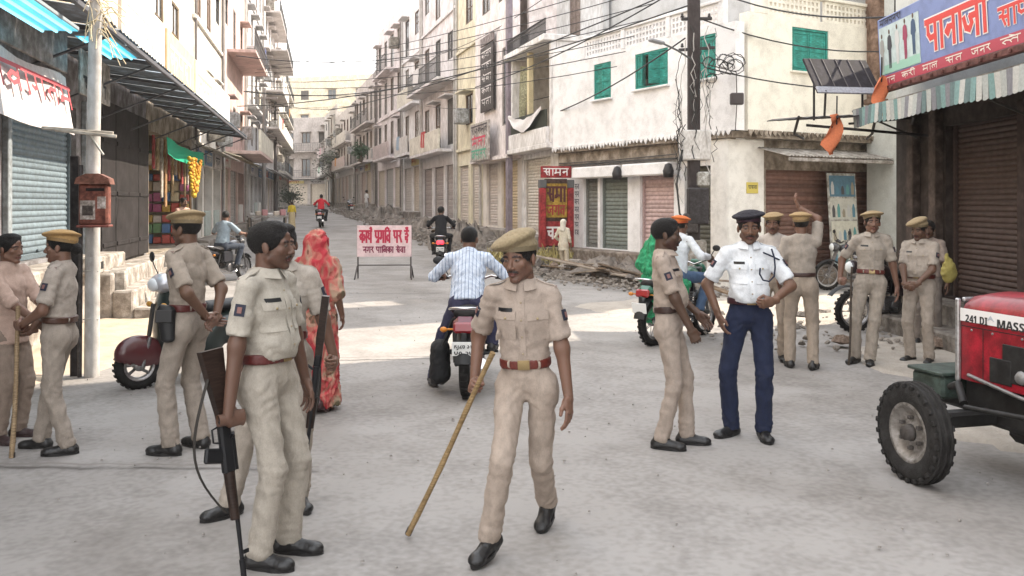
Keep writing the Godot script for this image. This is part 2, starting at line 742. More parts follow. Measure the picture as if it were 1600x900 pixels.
# ---------------------------------------------------------------- walls and their openings
# a wall in its own frame: x along, y up, z out; openings are cut right through
func wall_mesh(ln: float, y0: float, y1: float, th: float, holes: Array) -> MB:
	var m := MB.new()
	var xs := [0.0, ln]
	var ys := [y0, y1]
	for h in holes:
		for x in [h.position.x, h.end.x]:
			if x > 0.001 and x < ln - 0.001 and not xs.any(func(a): return absf(a - x) < 0.001):
				xs.append(x)
		for y in [h.position.y, h.end.y]:
			if y > y0 + 0.001 and y < y1 - 0.001 and not ys.any(func(a): return absf(a - y) < 0.001):
				ys.append(y)
	xs.sort()
	ys.sort()
	for a in xs.size() - 1:
		for b in ys.size() - 1:
			var p := Vector2((xs[a] + xs[a + 1]) * 0.5, (ys[b] + ys[b + 1]) * 0.5)
			if holes.any(func(h): return h.has_point(p)):
				continue
			m.quad(Vector3(xs[a], ys[b], 0), Vector3(xs[a + 1], ys[b], 0), Vector3(xs[a + 1], ys[b + 1], 0), Vector3(xs[a], ys[b + 1], 0))
			m.quad(Vector3(xs[a + 1], ys[b], -th), Vector3(xs[a], ys[b], -th), Vector3(xs[a], ys[b + 1], -th), Vector3(xs[a + 1], ys[b + 1], -th))
	for h in holes:
		var x0: float = h.position.x
		var x1: float = h.end.x
		var b: float = h.position.y
		var t: float = h.end.y
		m.quad(Vector3(x0, b, 0), Vector3(x0, t, 0), Vector3(x0, t, -th), Vector3(x0, b, -th))
		m.quad(Vector3(x1, b, -th), Vector3(x1, t, -th), Vector3(x1, t, 0), Vector3(x1, b, 0))
		m.quad(Vector3(x0, t, 0), Vector3(x1, t, 0), Vector3(x1, t, -th), Vector3(x0, t, -th))
		m.quad(Vector3(x0, b, -th), Vector3(x1, b, -th), Vector3(x1, b, 0), Vector3(x0, b, 0))
	m.quad(Vector3(0, y0, -th), Vector3(0, y0, 0), Vector3(0, y1, 0), Vector3(0, y1, -th))
	m.quad(Vector3(ln, y0, 0), Vector3(ln, y0, -th), Vector3(ln, y1, -th), Vector3(ln, y1, 0))
	m.quad(Vector3(0, y1, 0), Vector3(ln, y1, 0), Vector3(ln, y1, -th), Vector3(0, y1, -th))
	return m

func B(o: Vector3, s: Vector3, bev := 0.0) -> MB:
	var m := MB.new()
	m.box(o + s * 0.5, s, bev)
	return m

func T(x: float, y: float, z: float) -> Transform3D:
	return Transform3D(Basis.IDENTITY, Vector3(x, y, z))

# the closed body behind a front wall: two sides, back, roof
func shell(b: Node3D, X: Transform3D, ln: float, y0: float, y1: float, depth: float, m: Material) -> void:
	var s := MB.new()
	s.box(Vector3(0.1, (y0 + y1) / 2, -0.26 - depth / 2), Vector3(0.2, y1 - y0, depth))
	s.box(Vector3(ln - 0.1, (y0 + y1) / 2, -0.26 - depth / 2), Vector3(0.2, y1 - y0, depth))
	s.box(Vector3(ln / 2, (y0 + y1) / 2, -0.16 - depth), Vector3(ln - 0.402, y1 - y0, 0.2))
	s.box(Vector3(ln / 2, y1 - 0.75, -0.26 - depth / 2), Vector3(ln - 0.402, 0.15, depth - 0.25))
	s.box(Vector3(ln / 2, y0 + 3.3, -0.26 - depth / 2), Vector3(ln - 0.402, 0.15, depth - 0.25))
	part("side_walls", s, m, b, X)

var slat_meshes := {}
func slat_mesh(w: float, h: float) -> ArrayMesh:
	var key := "%.2f %.3f" % [w, h]
	if not slat_meshes.has(key):
		var rows := []
		for q in 6:
			var t := q / 5.0
			var z := 0.021 * sin(t * PI * 0.94) - (0.006 if q == 5 else 0.0)
			rows.append([Vector3(-w / 2, h * (1.0 - t), z), Vector3(w / 2, h * (1.0 - t), z)])
		rows.reverse()
		for r in rows:
			r.reverse()
		var m := MB.new()
		m.sheet(rows, 0.0)
		slat_meshes[key] = m.mesh()
	return slat_meshes[key]

# rolling shutter in an opening: rails, bottom bar, then slat by slat
func shutter(b: Node3D, X: Transform3D, r: Rect2, c: Color, singly := true, pitch := 0.085, z := -0.14, tone := 0.1) -> MeshInstance3D:
	var rail := MB.new()
	var x0 := r.position.x
	var x1 := r.end.x
	var y0 := r.position.y
	var y1 := r.end.y
	for x in [x0 + 0.035, x1 - 0.035]:
		rail.box(Vector3(x, (y0 + y1) / 2, z + 0.03), Vector3(0.066, y1 - y0 - 0.006, 0.07), 0.006)
	rail.box(Vector3((x0 + x1) / 2, y0 + 0.045, z + 0.005), Vector3(x1 - x0 - 0.14, 0.085, 0.045), 0.008)
	rail.box(Vector3((x0 + x1) / 2, y0 + 0.12, z + 0.035), Vector3(0.16, 0.03, 0.03), 0.005)
	rail.box(Vector3((x0 + x1) / 2, y1 - 0.012, z - 0.03), Vector3(x1 - x0 - 0.14, 0.02, 0.1))
	var s := part("shutter", rail, mat(c * 0.8, 0.6, "metal", 2.0, {"metal": 0.2}), b, X)
	var n := int((y1 - y0 - 0.1) / pitch)
	var h := (y1 - y0 - 0.11) / n
	var mesh := slat_mesh(x1 - x0 - 0.13, h)
	var ms := []
	for q in 3:
		ms.append(mat(c * (1.0 + tone * (q - 1)), 0.6, "metal", 0.7, {"metal": 0.1, "spec": 0.35, "world": true}))
	if singly:
		for q in n:
			part("slat", mesh, ms[(q * 7 + q / 3) % 3], s, T((x0 + x1) / 2, y0 + 0.09 + q * h, z))
	else:
		var all := MB.new()
		var st: Array = mesh.surface_get_arrays(0)
		for q in n:
			all.add(st[Mesh.ARRAY_VERTEX], st[Mesh.ARRAY_NORMAL], st[Mesh.ARRAY_INDEX], PackedColorArray(), T((x0 + x1) / 2, y0 + 0.09 + q * h, z))
		stuff(part("slats", all, ms[1], s))
	return s

# a window: frame, then leaves (wooden shutters with ledges, or panes)
func window(b: Node3D, X: Transform3D, r: Rect2, c: Color, leaves := 2, glass := false, open := [], z := -0.06) -> MeshInstance3D:
	var x0 := r.position.x
	var x1 := r.end.x
	var y0 := r.position.y
	var y1 := r.end.y
	var fw := 0.055
	var m := MB.new()
	m.box(Vector3(x0 + fw / 2, (y0 + y1) / 2, z), Vector3(fw, y1 - y0 - 0.004, 0.09), 0.006)
	m.box(Vector3(x1 - fw / 2, (y0 + y1) / 2, z), Vector3(fw, y1 - y0 - 0.004, 0.09), 0.006)
	m.box(Vector3((x0 + x1) / 2, y0 + fw / 2, z), Vector3(x1 - x0 - fw * 2, fw, 0.087), 0.006)
	m.box(Vector3((x0 + x1) / 2, y1 - fw / 2, z), Vector3(x1 - x0 - fw * 2, fw, 0.087), 0.006)
	var wm := mat(c, 0.6, "wood", 1.2)
	var w := part("window", m, wm, b, X)
	var lw := (x1 - x0 - fw * 2) / leaves
	var lh := y1 - y0 - fw * 2
	for q in leaves:
		var ang: float = open[q] if q < open.size() else 0.0
		var hinge_left := q < leaves / 2.0
		var hx := x0 + fw + (q if hinge_left else q + 1) * lw
		var dirx := 1.0 if hinge_left else -1.0
		var lx := Transform3D(Basis(Vector3.UP, deg_to_rad(-ang * dirx)), Vector3(hx, y0 + fw, z + 0.01))
		if glass:
			var f := MB.new()
			f.box(Vector3(dirx * 0.02, lh / 2, 0), Vector3(0.036, lh - 0.01, 0.035))
			f.box(Vector3(dirx * (lw - 0.022), lh / 2, 0), Vector3(0.036, lh - 0.01, 0.035))
			f.box(Vector3(dirx * lw / 2, lh * 0.5, 0), Vector3(lw - 0.082, 0.03, 0.03))
			part("sash", f, wm, w, lx)
			part("pane", B(Vector3(minf(0.03 * dirx, (lw - 0.03) * dirx), 0.005, -0.006), Vector3(lw - 0.06, lh - 0.01, 0.006)), mat(L(0.05, 0.06, 0.07), 0.12, "", 1.0, {"spec": 0.6}), w, lx)
		else:
			var f := MB.new()
			f.box(Vector3(dirx * lw / 2, lh / 2, 0), Vector3(lw - 0.008, lh - 0.01, 0.022), 0.004)
			for k in [0.06, 0.5, 0.94]:
				f.box(Vector3(dirx * lw / 2, lh * k, 0.018), Vector3(lw - 0.03, 0.06, 0.016), 0.004)
			for k in [0.04, lw - 0.04]:
				f.box(Vector3(dirx * k, lh / 2, 0.0165), Vector3(0.05, lh - 0.05, 0.012), 0.004)
			part("shutter_leaf", f, mat(c * (1.06 if q % 2 else 0.94), 0.6, "wood", 1.2), w, lx)
	return w

func dark_room() -> StandardMaterial3D:
	return mat(L(0.03, 0.028, 0.026), 0.9)

# frame whose x runs along the face, z outwards; a is the left end seen from outside, as x and depth
func face(a: Vector2, b: Vector2, up := 0.0) -> Transform3D:
	var x := Vector3(b.x - a.x, 0, -(b.y - a.y)).normalized()
	return Transform3D(Basis(x, Vector3.UP, x.cross(Vector3.UP)), Vector3(a.x, up, -a.y))

func rr(u: float) -> Vector2:
	return Vector2(1.43 - 0.287 * u, 24.9 + 0.958 * u)

func lr(u: float, w := -4.0) -> Vector2:
	return Vector2(w * 0.979 - 0.205 * u, w * 0.205 + 0.979 * u)

# ---------------------------------------------------------------- lettering: Devanagari strokes, head line at 1, foot at 0
const GLYPH := {
	"aa": [0.36, "0.2,1 0.2,0"],
	"ii": [0.4, "0.2,1 0.2,0; 0.2,1 0.16,1.2 -0.05,1.3 -0.26,1.2 -0.3,1"],
	"i": [0.34, "0.2,1 0.2,0; 0.2,1 0.26,1.2 0.5,1.3 0.72,1.2 0.8,1"],
	"e": [0.0, "-0.28,1 -0.5,1.28"],
	"ai": [0.0, "-0.28,1 -0.5,1.28; -0.28,1 -0.26,1.3"],
	"u": [0.0, "-0.24,0 -0.34,-0.2 -0.14,-0.26 -0.04,-0.14"],
	"o": [0.36, "0.2,1 0.2,0; 0.2,1 -0.04,1.28"],
	"reph": [0.0, "-0.2,1 -0.1,1.16 -0.2,1.3 -0.34,1.22"],
	"dot": [0.0, "-0.24,1.2 -0.2,1.24"],
	"pa": [0.82, "0.14,1 0.14,0.6 0.28,0.42 0.62,0.45; 0.62,1 0.62,0"],
	"pra": [0.82, "0.14,1 0.14,0.6 0.28,0.42 0.62,0.45; 0.62,1 0.62,0; 0.62,0.3 0.3,0.02"],
	"na": [0.8, "0.6,1 0.6,0; 0.6,0.55 0.26,0.56 0.14,0.45 0.24,0.36 0.32,0.46"],
	"ja": [1.0, "0.8,1 0.8,0; 0.8,0.62 0.42,0.62; 0.06,0.62 0.16,0.3 0.36,0.22 0.5,0.4 0.42,0.62"],
	"ka": [1.0, "0.5,1 0.5,0; 0.5,0.62 0.24,0.7 0.08,0.5 0.22,0.28 0.5,0.5; 0.5,0.6 0.78,0.66 0.9,0.46 0.76,0.18"],
	"ra": [0.62, "0.3,1 0.42,0.82 0.32,0.6 0.12,0.58; 0.28,0.58 0.56,0.04"],
	"ya": [0.82, "0.08,0.92 0.26,0.78 0.2,0.56 0.1,0.46 0.32,0.3 0.62,0.4; 0.62,1 0.62,0"],
	"ga": [0.84, "0.3,1 0.3,0.4 0.18,0.3 0.08,0.42; 0.66,1 0.66,0"],
	"ta": [0.76, "0.56,1 0.56,0; 0.56,0.6 0.26,0.62 0.12,0.42 0.26,0.14"],
	"ha": [0.76, "0.4,1 0.4,0.78 0.16,0.72; 0.4,0.78 0.6,0.62 0.46,0.46 0.18,0.48 0.2,0.26 0.48,0.28 0.42,0"],
	"ma": [0.84, "0.2,1 0.2,0.34 0.08,0.28 0.1,0.42 0.66,0.42; 0.66,1 0.66,0"],
	"la": [0.86, "0.68,1 0.68,0; 0.68,0.6 0.5,0.68 0.38,0.5 0.44,0.2; 0.38,0.55 0.22,0.68 0.08,0.46 0.2,0.14"],
	"sa": [0.86, "0.26,1 0.36,0.82 0.26,0.6 0.08,0.58; 0.24,0.58 0.44,0.08; 0.3,0.5 0.66,0.5; 0.66,1 0.66,0"],
	"da": [0.7, "0.4,1 0.4,0.8 0.14,0.68 0.16,0.36 0.44,0.4 0.34,0.2 0.54,0"],
	"tta": [0.66, "0.36,1 0.36,0.8 0.1,0.62 0.14,0.2 0.52,0.16"],
	"va": [0.8, "0.6,1 0.6,0; 0.6,0.6 0.3,0.66 0.1,0.42 0.3,0.2 0.6,0.4"],
	"cha": [0.8, "0.6,1 0.6,0; 0.1,0.66 0.6,0.66; 0.22,0.66 0.2,0.36 0.42,0.24 0.6,0.42"],
	"pha": [1.0, "0.14,1 0.14,0.55 0.3,0.42 0.54,0.48; 0.54,1 0.54,0; 0.54,0.6 0.8,0.62 0.86,0.42 0.76,0.2"],
	"ba": [0.8, "0.6,1 0.6,0; 0.6,0.6 0.3,0.66 0.1,0.42 0.3,0.2 0.6,0.4; 0.2,0.6 0.52,0.26"],
	"a": [1.0, "0.1,0.9 0.32,0.96 0.4,0.74 0.22,0.58 0.42,0.44 0.36,0.14 0.1,0.14; 0.42,0.52 0.8,0.52; 0.8,1 0.8,0"],
	"ii_v": [0.76, "0.42,1 0.42,0.82 0.18,0.74 0.4,0.56 0.54,0.42 0.3,0.3 0.5,0.06"],
	" ": [0.5, ""],
}

# words of glyph names, in the xy plane from the origin; one flat stroke per line, slightly raised
func devanagari(word: String, h: float, sw: float, width := 0.0, th := 0.003) -> MB:
	var m := MB.new()
	var x := 0.0
	var names := word.split(",")
	var total := 0.0
	for g in names:
		total += GLYPH[g][0]
	var sx := (width / (total * h)) if width > 0.0 else 1.0
	var start := 0.0
	for q in names.size() + 1:
		if q == names.size() or names[q] == " ":
			if x - start > 0.1:
				_stroke(m, Vector2(start * h * sx, h), Vector2((x - 0.06) * h * sx, h), sw, th)
			if q < names.size():
				x += 0.5
			start = x
			continue
		var g: Array = GLYPH[names[q]]
		for line in (g[1] as String).split(";"):
			var last := Vector2.INF
			for pt in line.strip_edges().split(" "):
				var xy := pt.split(",")
				if xy.size() < 2:
					continue
				var p := Vector2((x + float(xy[0])) * h * sx, float(xy[1]) * h)
				if last != Vector2.INF:
					_stroke(m, last, p, sw, th)
				last = p
		x += g[0]
	return m

func _stroke(m: MB, a: Vector2, b: Vector2, w: float, th: float) -> void:
	var d := (b - a).normalized()
	var n := Vector2(-d.y, d.x) * w * 0.5
	a -= d * w * 0.35
	b += d * w * 0.35
	# every stroke lies a hair above the one before, so that crossings never share a plane
	var z := th + (m.v.size() % 97) * 0.00002
	m.quad(Vector3(a.x - n.x, a.y - n.y, z), Vector3(b.x - n.x, b.y - n.y, z), Vector3(b.x + n.x, b.y + n.y, z), Vector3(a.x + n.x, a.y + n.y, z))

func latin(text: String, h: float, c: Color, parent: Node3D, X: Transform3D, width := 0.0, called := "lettering") -> MeshInstance3D:
	var t := TextMesh.new()
	t.text = text
	var f := SystemFont.new()
	f.font_names = PackedStringArray(["Droid Sans"])
	f.font_weight = 700
	t.font = f
	t.font_size = 32
	t.pixel_size = h / 23.0
	t.depth = 0.004
	t.curve_step = 4.0
	var sx := 1.0
	if width > 0.0:
		sx = width / maxf(t.get_aabb().size.x, 0.001)
	return part(called, t, mat(c, 0.6), parent, X * Transform3D(Basis.from_scale(Vector3(sx, 1, 1)), Vector3.ZERO))

# ---------------------------------------------------------------- ground
func make_ground() -> void:
	var ds := [-300.0, -60.0, -20.0, -8.0]
	var d := 0.0
	while d < 30.0:
		ds.append(d)
		d += 0.5
	while d < 130.0:
		ds.append(d)
		d += 3.0
	ds.append_array([200.0, 400.0, 900.0])
	var xs := [-900.0, -300.0, -90.0, -40.0]
	var x := -30.0
	while x < 14.0:
		xs.append(x)
		x += 0.5 if x > -10.0 else 2.0
	xs.append_array([20.0, 40.0, 90.0, 300.0, 900.0])
	var ns := FastNoiseLite.new()
	ns.seed = 77
	ns.frequency = 0.35
	var rows := []
	for dd in ds:
		var line := []
		for xx in xs:
			line.append(Vector3(xx, gh(dd) + (ns.get_noise_2d(xx, dd) * 0.018 if dd > 0 and dd < 30 else 0.0), -dd))
		rows.append(line)
	var m := MB.new()
	m.sheet(rows, 0.0)
	var rm := mat(L(0.305, 0.286, 0.27), 0.93, "road", 0.22, {"bump": "bumps", "depth": 0.25, "spec": 0.25})
	rm.detail_enabled = true
	rm.detail_blend_mode = BaseMaterial3D.BLEND_MODE_MUL
	rm.detail_albedo = tex.stain
	rm.detail_uv_layer = BaseMaterial3D.DETAIL_UV_2
	rm.uv2_triplanar = true
	rm.uv2_scale = Vector3.ONE * 0.071
	structure(part("road", m, rm))

# a low irregular heap or spill on the ground, as a lumpy sheet
func spill(called: String, c: Vector2, rx: float, rd: float, h: float, material: Material, sd: int, turn := 0.0) -> MeshInstance3D:
	var ns := FastNoiseLite.new()
	ns.seed = sd
	ns.frequency = 1.1
	ns.fractal_octaves = 4
	var rows := []
	for a in 12:
		var line := []
		for b in 41:
			var ang := TAU * b / 40
			var e := (11 - a) / 11.0
			var rim := 1.0 + 0.35 * ns.get_noise_2d(cos(ang) * 2.0 + 9, sin(ang) * 2.0)
			var p := Vector2(cos(ang) * rx, sin(ang) * rd).rotated(turn) * e * rim + c
			var lump := (1.0 - e * e) * h * (0.75 + 0.9 * ns.get_noise_2d(p.x * 2.0, p.y * 2.0))
			line.append(Vector3(p.x, gh(p.y) + (-0.03 if a == 0 else 0.02 + maxf(lump, 0.0)), -p.y))
		rows.append(line)
	rows.reverse()
	for l in rows:
		l.reverse()
	var m := MB.new()
	m.sheet(rows, 0.0)
	var o := part(called, m, material)
	return o

func stone_mesh(sd: int, flat := 0.6) -> ArrayMesh:
	var rng := RandomNumberGenerator.new()
	rng.seed = sd
	var m := MB.new()
	var ring := []
	var n := 7
	for q in n:
		var a := TAU * q / n + rng.randf_range(-0.25, 0.25)
		ring.append(Vector3(cos(a), 0, sin(a)) * rng.randf_range(0.38, 0.56))
	var top := []
	for q in n:
		top.append(ring[q] * rng.randf_range(0.6, 0.85) + Vector3(0, flat * rng.randf_range(0.7, 1.1), 0))
	var tc := Vector3(0, flat * 1.0, 0)
	for q in n:
		var w := (q + 1) % n
		m.quad(ring[w], ring[q], top[q], top[w])
		m.tri(top[w], top[q], tc)
		m.tri(ring[q], ring[w], Vector3(0, -0.15, 0))
	return m.mesh()

func scatter(called: String, mesh: Mesh, material: Material, xs: Array) -> MultiMeshInstance3D:
	var mm := MultiMesh.new()
	mm.transform_format = MultiMesh.TRANSFORM_3D
	mm.mesh = mesh
	mm.instance_count = xs.size()
	for q in xs.size():
		mm.set_instance_transform(q, xs[q])
	var o := MultiMeshInstance3D.new()
	o.multimesh = mm
	o.material_override = material
	o.name = numbered(called)
	add_child(o)
	stuff(o)
	return o

# ---------------------------------------------------------------- buildings
func building(called: String, label: String, X: Transform3D) -> Node3D:
	var o := thing(called, label, "building")
	o.transform = X
	return o

const I := Transform3D.IDENTITY
var laundry_count := 0

func railing(b: Node3D, X: Transform3D, x0: float, x1: float, y0: float, y1: float, z: float, m: Material, gap := 0.11) -> void:
	var r := MB.new()
	r.box(Vector3((x0 + x1) / 2, y1 - 0.02, z), Vector3(x1 - x0, 0.04, 0.05), 0.008)
	r.box(Vector3((x0 + x1) / 2, y0 + 0.05, z), Vector3(x1 - x0, 0.03, 0.03))
	r.box(Vector3((x0 + x1) / 2, y0 + (y1 - y0) * 0.72, z), Vector3(x1 - x0, 0.025, 0.025))
	var o := part("railing", r, m, b, X)
	var bar := B(Vector3(-0.009, y0, -0.009), Vector3(0.018, y1 - y0 - 0.045, 0.018)).mesh()
	var n := int((x1 - x0) / gap)
	for q in n + 1:
		part("bar", bar, m, o, T(lerpf(x0 + 0.01, x1 - 0.01, float(q) / n), 0, z))

func cable(called: String, pts: Array, r: float, m: Material, label: String, sag := 0.0, group := "overhead wires") -> MeshInstance3D:
	var t := MB.new()
	var line := []
	for j in pts.size() - 1:
		var n := 10
		for q in n + (1 if j == pts.size() - 2 else 0):
			var f := float(q) / n
			line.append((pts[j] as Vector3).lerp(pts[j + 1], f) + Vector3.DOWN * sag * 4.0 * f * (1.0 - f))
	t.tube(line, r, 6)
	var o := part(called, t, m)
	tag(o, label, "cable", group)
	return o

func white_corner() -> void:
	var A := face(Vector2(1.44, 25.0), Vector2(4.8, 19.0))
	var ln := 6.88
	var b := building("corner_house", "white two-storey corner house with teal shutters and rolling shop shutters", A)
	var X2 := A.affine_inverse() * face(Vector2(4.8, 19.0), Vector2(11.8, 22.92))
	var white := mat(L(0.82, 0.8, 0.79), 0.88, "wall", 0.35, {"bump": "rough", "depth": 0.5})
	var cream := mat(L(0.8, 0.755, 0.66), 0.88, "wall", 0.35, {"bump": "rough", "depth": 0.5})
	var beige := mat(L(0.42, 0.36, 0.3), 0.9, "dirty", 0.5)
	var stone := mat(L(0.34, 0.29, 0.25), 0.92, "dirty", 0.7, {"bump": "rough", "depth": 1.2})
	var teal := L(0.05, 0.4, 0.34)
	var zo := 0.35
	# ground floor
	var gh_ := [Rect2(1.04, 0.62, 0.66, 1.85), Rect2(1.82, 0.62, 1.2, 1.85), Rect2(3.52, 0.66, 1.3, 1.85), Rect2(5.2, 0.5, 1.32, 2.15)]
	part("wall", wall_mesh(ln, -0.3, 3.34, 0.25, gh_), white, b)
	part("plinth", B(Vector3(-0.3, -0.4, 0.002), Vector3(5.4, 1.0, 0.5), 0.03), stone, b)
	part("plinth", B(Vector3(-0.2, -0.4, 0.5), Vector3(4.6, 0.72, 0.45), 0.03), stone, b)
	shutter(b, I, gh_[0], L(0.3, 0.31, 0.29), true, 0.1)
	shutter(b, I, gh_[1], L(0.26, 0.3, 0.28), true, 0.1)
	shutter(b, I, gh_[2], L(0.66, 0.5, 0.49), true, 0.1)
	shutter(b, I, gh_[3], L(0.13, 0.13, 0.11), true, 0.1)
	for q in [[0.9, 2.98], [3.16, 4.96]]:
		var bx := MB.new()
		bx.box(Vector3((q[0] + q[1]) / 2, 2.62, 0.16), Vector3(q[1] - q[0], 0.3, 0.3), 0.03)
		part("shutter_housing", bx, white, b)
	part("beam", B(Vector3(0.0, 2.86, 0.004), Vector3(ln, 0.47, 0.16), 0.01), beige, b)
	var pipe := MB.new()
	pipe.tube([Vector3(0.1, 2.83, 0.2), Vector3(2.6, 2.86, 0.22), Vector3(5.2, 2.84, 0.22)], 0.022, 6)
	pipe.tube([Vector3(0.1, 2.92, 0.2), Vector3(2.6, 2.9, 0.22), Vector3(5.2, 2.94, 0.22)], 0.012, 6)
	part("pipe", pipe, mat(L(0.05, 0.05, 0.05), 0.6), b)
	for x in [3.07, 5.06]:
		var lamp := MB.new()
		lamp.lathe([Vector2(0, -0.2), Vector2(0.11, -0.2), Vector2(0.13, -0.05), Vector2(0.08, 0.1), Vector2(0.02, 0.13), Vector2(0, 0.13)], 12, Basis.IDENTITY, Vector3(x, 2.6, 0.36))
		part("shutter_motor", lamp, mat(L(0.03, 0.028, 0.03), 0.5), b)
	# painted notices on the white pier
	for q in 7:
		var dv := devanagari(["sa,la", "pa,na", "ka,ra", "ma,ta", "ga,na", "ra,ma", "da,va"][q], 0.13, 0.02)
		part("painted_letters", dv, mat(L(0.08, 0.08, 0.1), 0.8), b, T(0.6, 2.2 - q * 0.21, 0.0))
	# upper floor on both faces
	var w1 := [Rect2(2.03, 4.48, 0.76, 0.92), Rect2(3.79, 4.55, 1.24, 0.86), Rect2(5.87, 4.52, 0.76, 0.95)]
	part("upper_wall", wall_mesh(ln + 0.35, 3.34, 5.62, 0.25, w1), white, b, T(0, 0, zo))
	window(b, T(0, 0, zo), w1[0], teal, 2, false, [0.0, 12.0])
	window(b, T(0, 0, zo), w1[1], teal, 4, false, [0, 55.0, 60.0, 0])
	window(b, T(0, 0, zo), w1[2], teal, 2)
	for r in w1:
		part("window_sill", B(Vector3(r.position.x - 0.06, r.position.y - 0.05, zo), Vector3(r.size.x + 0.12, 0.047, 0.09), 0.01), white, b)
	var XR := X2 * T(0, 0, zo)
	var w2 := [Rect2(1.3, 4.7, 1.13, 0.96), Rect2(5.2, 4.7, 1.1, 0.96)]
	part("upper_wall", wall_mesh(8.0, 3.34, 5.85, 0.25, w2), cream, b, XR)
	for r in w2:
		window(b, XR, r, teal, 2)
		part("window_sill", B(Vector3(r.position.x - 0.06, r.position.y - 0.05, 0), Vector3(r.size.x + 0.12, 0.047, 0.08), 0.01), cream, b, XR)
	# ragged edge of the sheets under the upper floor
	for f in 2:
		var fr := MB.new()
		var rng := RandomNumberGenerator.new()
		rng.seed = 5 + f
		var fl := ln + 0.3 if f == 0 else 8.0
		var x := 0.0
		while x < fl - 0.1:
			var w := rng.randf_range(0.07, 0.12)
			var h := rng.randf_range(0.05, 0.12)
			fr.prism(PackedVector2Array([Vector2(x, 3.36), Vector2(x, 3.34 - h * 0.4), Vector2(x + w * 0.5, 3.33 - h), Vector2(x + w, 3.34 - h * 0.3), Vector2(x + w, 3.36)]), 0.003, 0.03)
			x += w + rng.randf_range(0.02, 0.06)
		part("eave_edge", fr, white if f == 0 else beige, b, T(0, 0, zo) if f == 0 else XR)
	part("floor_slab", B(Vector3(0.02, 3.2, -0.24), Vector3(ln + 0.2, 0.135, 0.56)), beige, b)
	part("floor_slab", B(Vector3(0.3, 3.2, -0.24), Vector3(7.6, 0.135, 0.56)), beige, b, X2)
	# pierced parapet
	for q in [[A.affine_inverse() * A, 1.6, 3.2, zo], [A.affine_inverse() * A, 3.35, 4.95, zo], [A.affine_inverse() * A, 5.1, 6.7, zo], [X2, 0.6, 2.2, zo + 0.24], [X2, 2.35, 3.95, zo + 0.24]]:
		var holes := []
		var yb: float = 5.62 + (0.23 if q[3] > 0.5 else 0.0)
		for cx in 12:
			for cy in 3:
				holes.append(Rect2(0.06 + cx * 0.128, 0.07 + cy * 0.13, 0.075, 0.085))
		part("lattice_panel", wall_mesh(1.6, 0, 0.48, 0.07, holes), white if q[3] < 0.5 else cream, b, q[0] * T(q[1], yb, q[3] - (0.24 if q[3] > 0.5 else 0.0) - 0.03))
	part("parapet", B(Vector3(0, 5.62, zo - 0.14), Vector3(1.595, 0.52, 0.14), 0.015), white, b)
	for q in [3.203, 4.953, 6.703]:
		part("parapet", B(Vector3(q, 5.62, zo - 0.16), Vector3(0.144, 0.56, 0.17), 0.015), white, b)
	part("coping", B(Vector3(1.6, 6.105, zo - 0.13), Vector3(5.25, 0.07, 0.16), 0.01), white, b)
	part("parapet", B(Vector3(0.2, 5.85, zo - 0.14), Vector3(0.395, 0.53, 0.14), 0.015), cream, b, X2)
	part("parapet", B(Vector3(3.955, 5.85, zo - 0.14), Vector3(4.0, 0.53, 0.14), 0.015), cream, b, X2)
	part("coping", B(Vector3(0.6, 6.335, zo - 0.13), Vector3(3.35, 0.07, 0.16), 0.01), cream, b, X2)
	part("roof_slab", B(Vector3(0.25, 5.4, -7.0), Vector3(ln - 0.6, 0.15, 7.0)), beige, b)
	# set-back top floor, grey
	var grey := mat(L(0.5, 0.5, 0.5), 0.9, "wall", 0.3)
	part("top_wall", B(Vector3(0.2, 5.55, -7.4), Vector3(6.0, 3.4, 6.0), 0.02), grey, b)
	part("top_wall", B(Vector3(0.0, -0.3, -7.0), Vector3(0.2, 5.7, 6.72)), white, b)
	# ground floor of the right face
	part("corner_pillar", B(Vector3(-0.25, -0.3, -0.55), Vector3(1.08, 3.5, 0.56), 0.03), mat(L(0.8, 0.77, 0.72), 0.88, "wall", 0.5, {"bump": "rough", "depth": 0.6}), b, X2)
	var sh := Rect2(0.9, 0.35, 3.78, 2.2)
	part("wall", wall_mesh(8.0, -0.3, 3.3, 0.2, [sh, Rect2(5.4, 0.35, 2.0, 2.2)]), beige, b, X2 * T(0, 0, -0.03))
	shutter(b, X2 * T(0, 0, -0.03), sh, L(0.24, 0.14, 0.115), true, 0.095, -0.12, 0.22)
	shutter(b, X2 * T(0, 0, -0.03), Rect2(5.4, 0.35, 2.0, 2.2), L(0.2, 0.2, 0.2), false)
	part("plinth", B(Vector3(0.85, -0.3, 0.0), Vector3(6.5, 0.63, 0.4), 0.03), stone, b, X2)
	part("end_pillar", B(Vector3(4.86, -0.3, 0.1), Vector3(0.27, 3.6, 0.27), 0.015), white, b, X2)
	# corrugated sheet over the right-hand shutter
	var rows := []
	for q in 2:
		var line := []
		for k in 87:
			line.append(Vector3(0.6 + k * 0.05, (3.02 if q == 0 else 2.8) + 0.018 * sin(k * PI), 0.02 if q == 0 else 0.95))
		rows.append(line)
	for k in 87:
		rows[0][k].y += 0.016 * (1 if k % 2 else -1)
		rows[1][k].y += 0.016 * (1 if k % 2 else -1)
	var aw := MB.new()
	aw.sheet(rows, 0.006)
	part("awning_sheet", aw, mat(L(0.58, 0.55, 0.52), 0.6, "dirty", 0.8, {"metal": 0.2}), b, X2)
	part("awning_edge", B(Vector3(0.6, 2.69, 0.9), Vector3(4.3, 0.075, 0.05), 0.01), mat(L(0.45, 0.42, 0.4), 0.8, "dirty", 1.0), b, X2)
	# yellow notice on the pillar
	var nt := part("notice_plate", B(Vector3(0.28, 2.02, 0.013), Vector3(0.34, 0.24, 0.012), 0.003), mat(L(0.62, 0.5, 0.12), 0.7), b, X2)
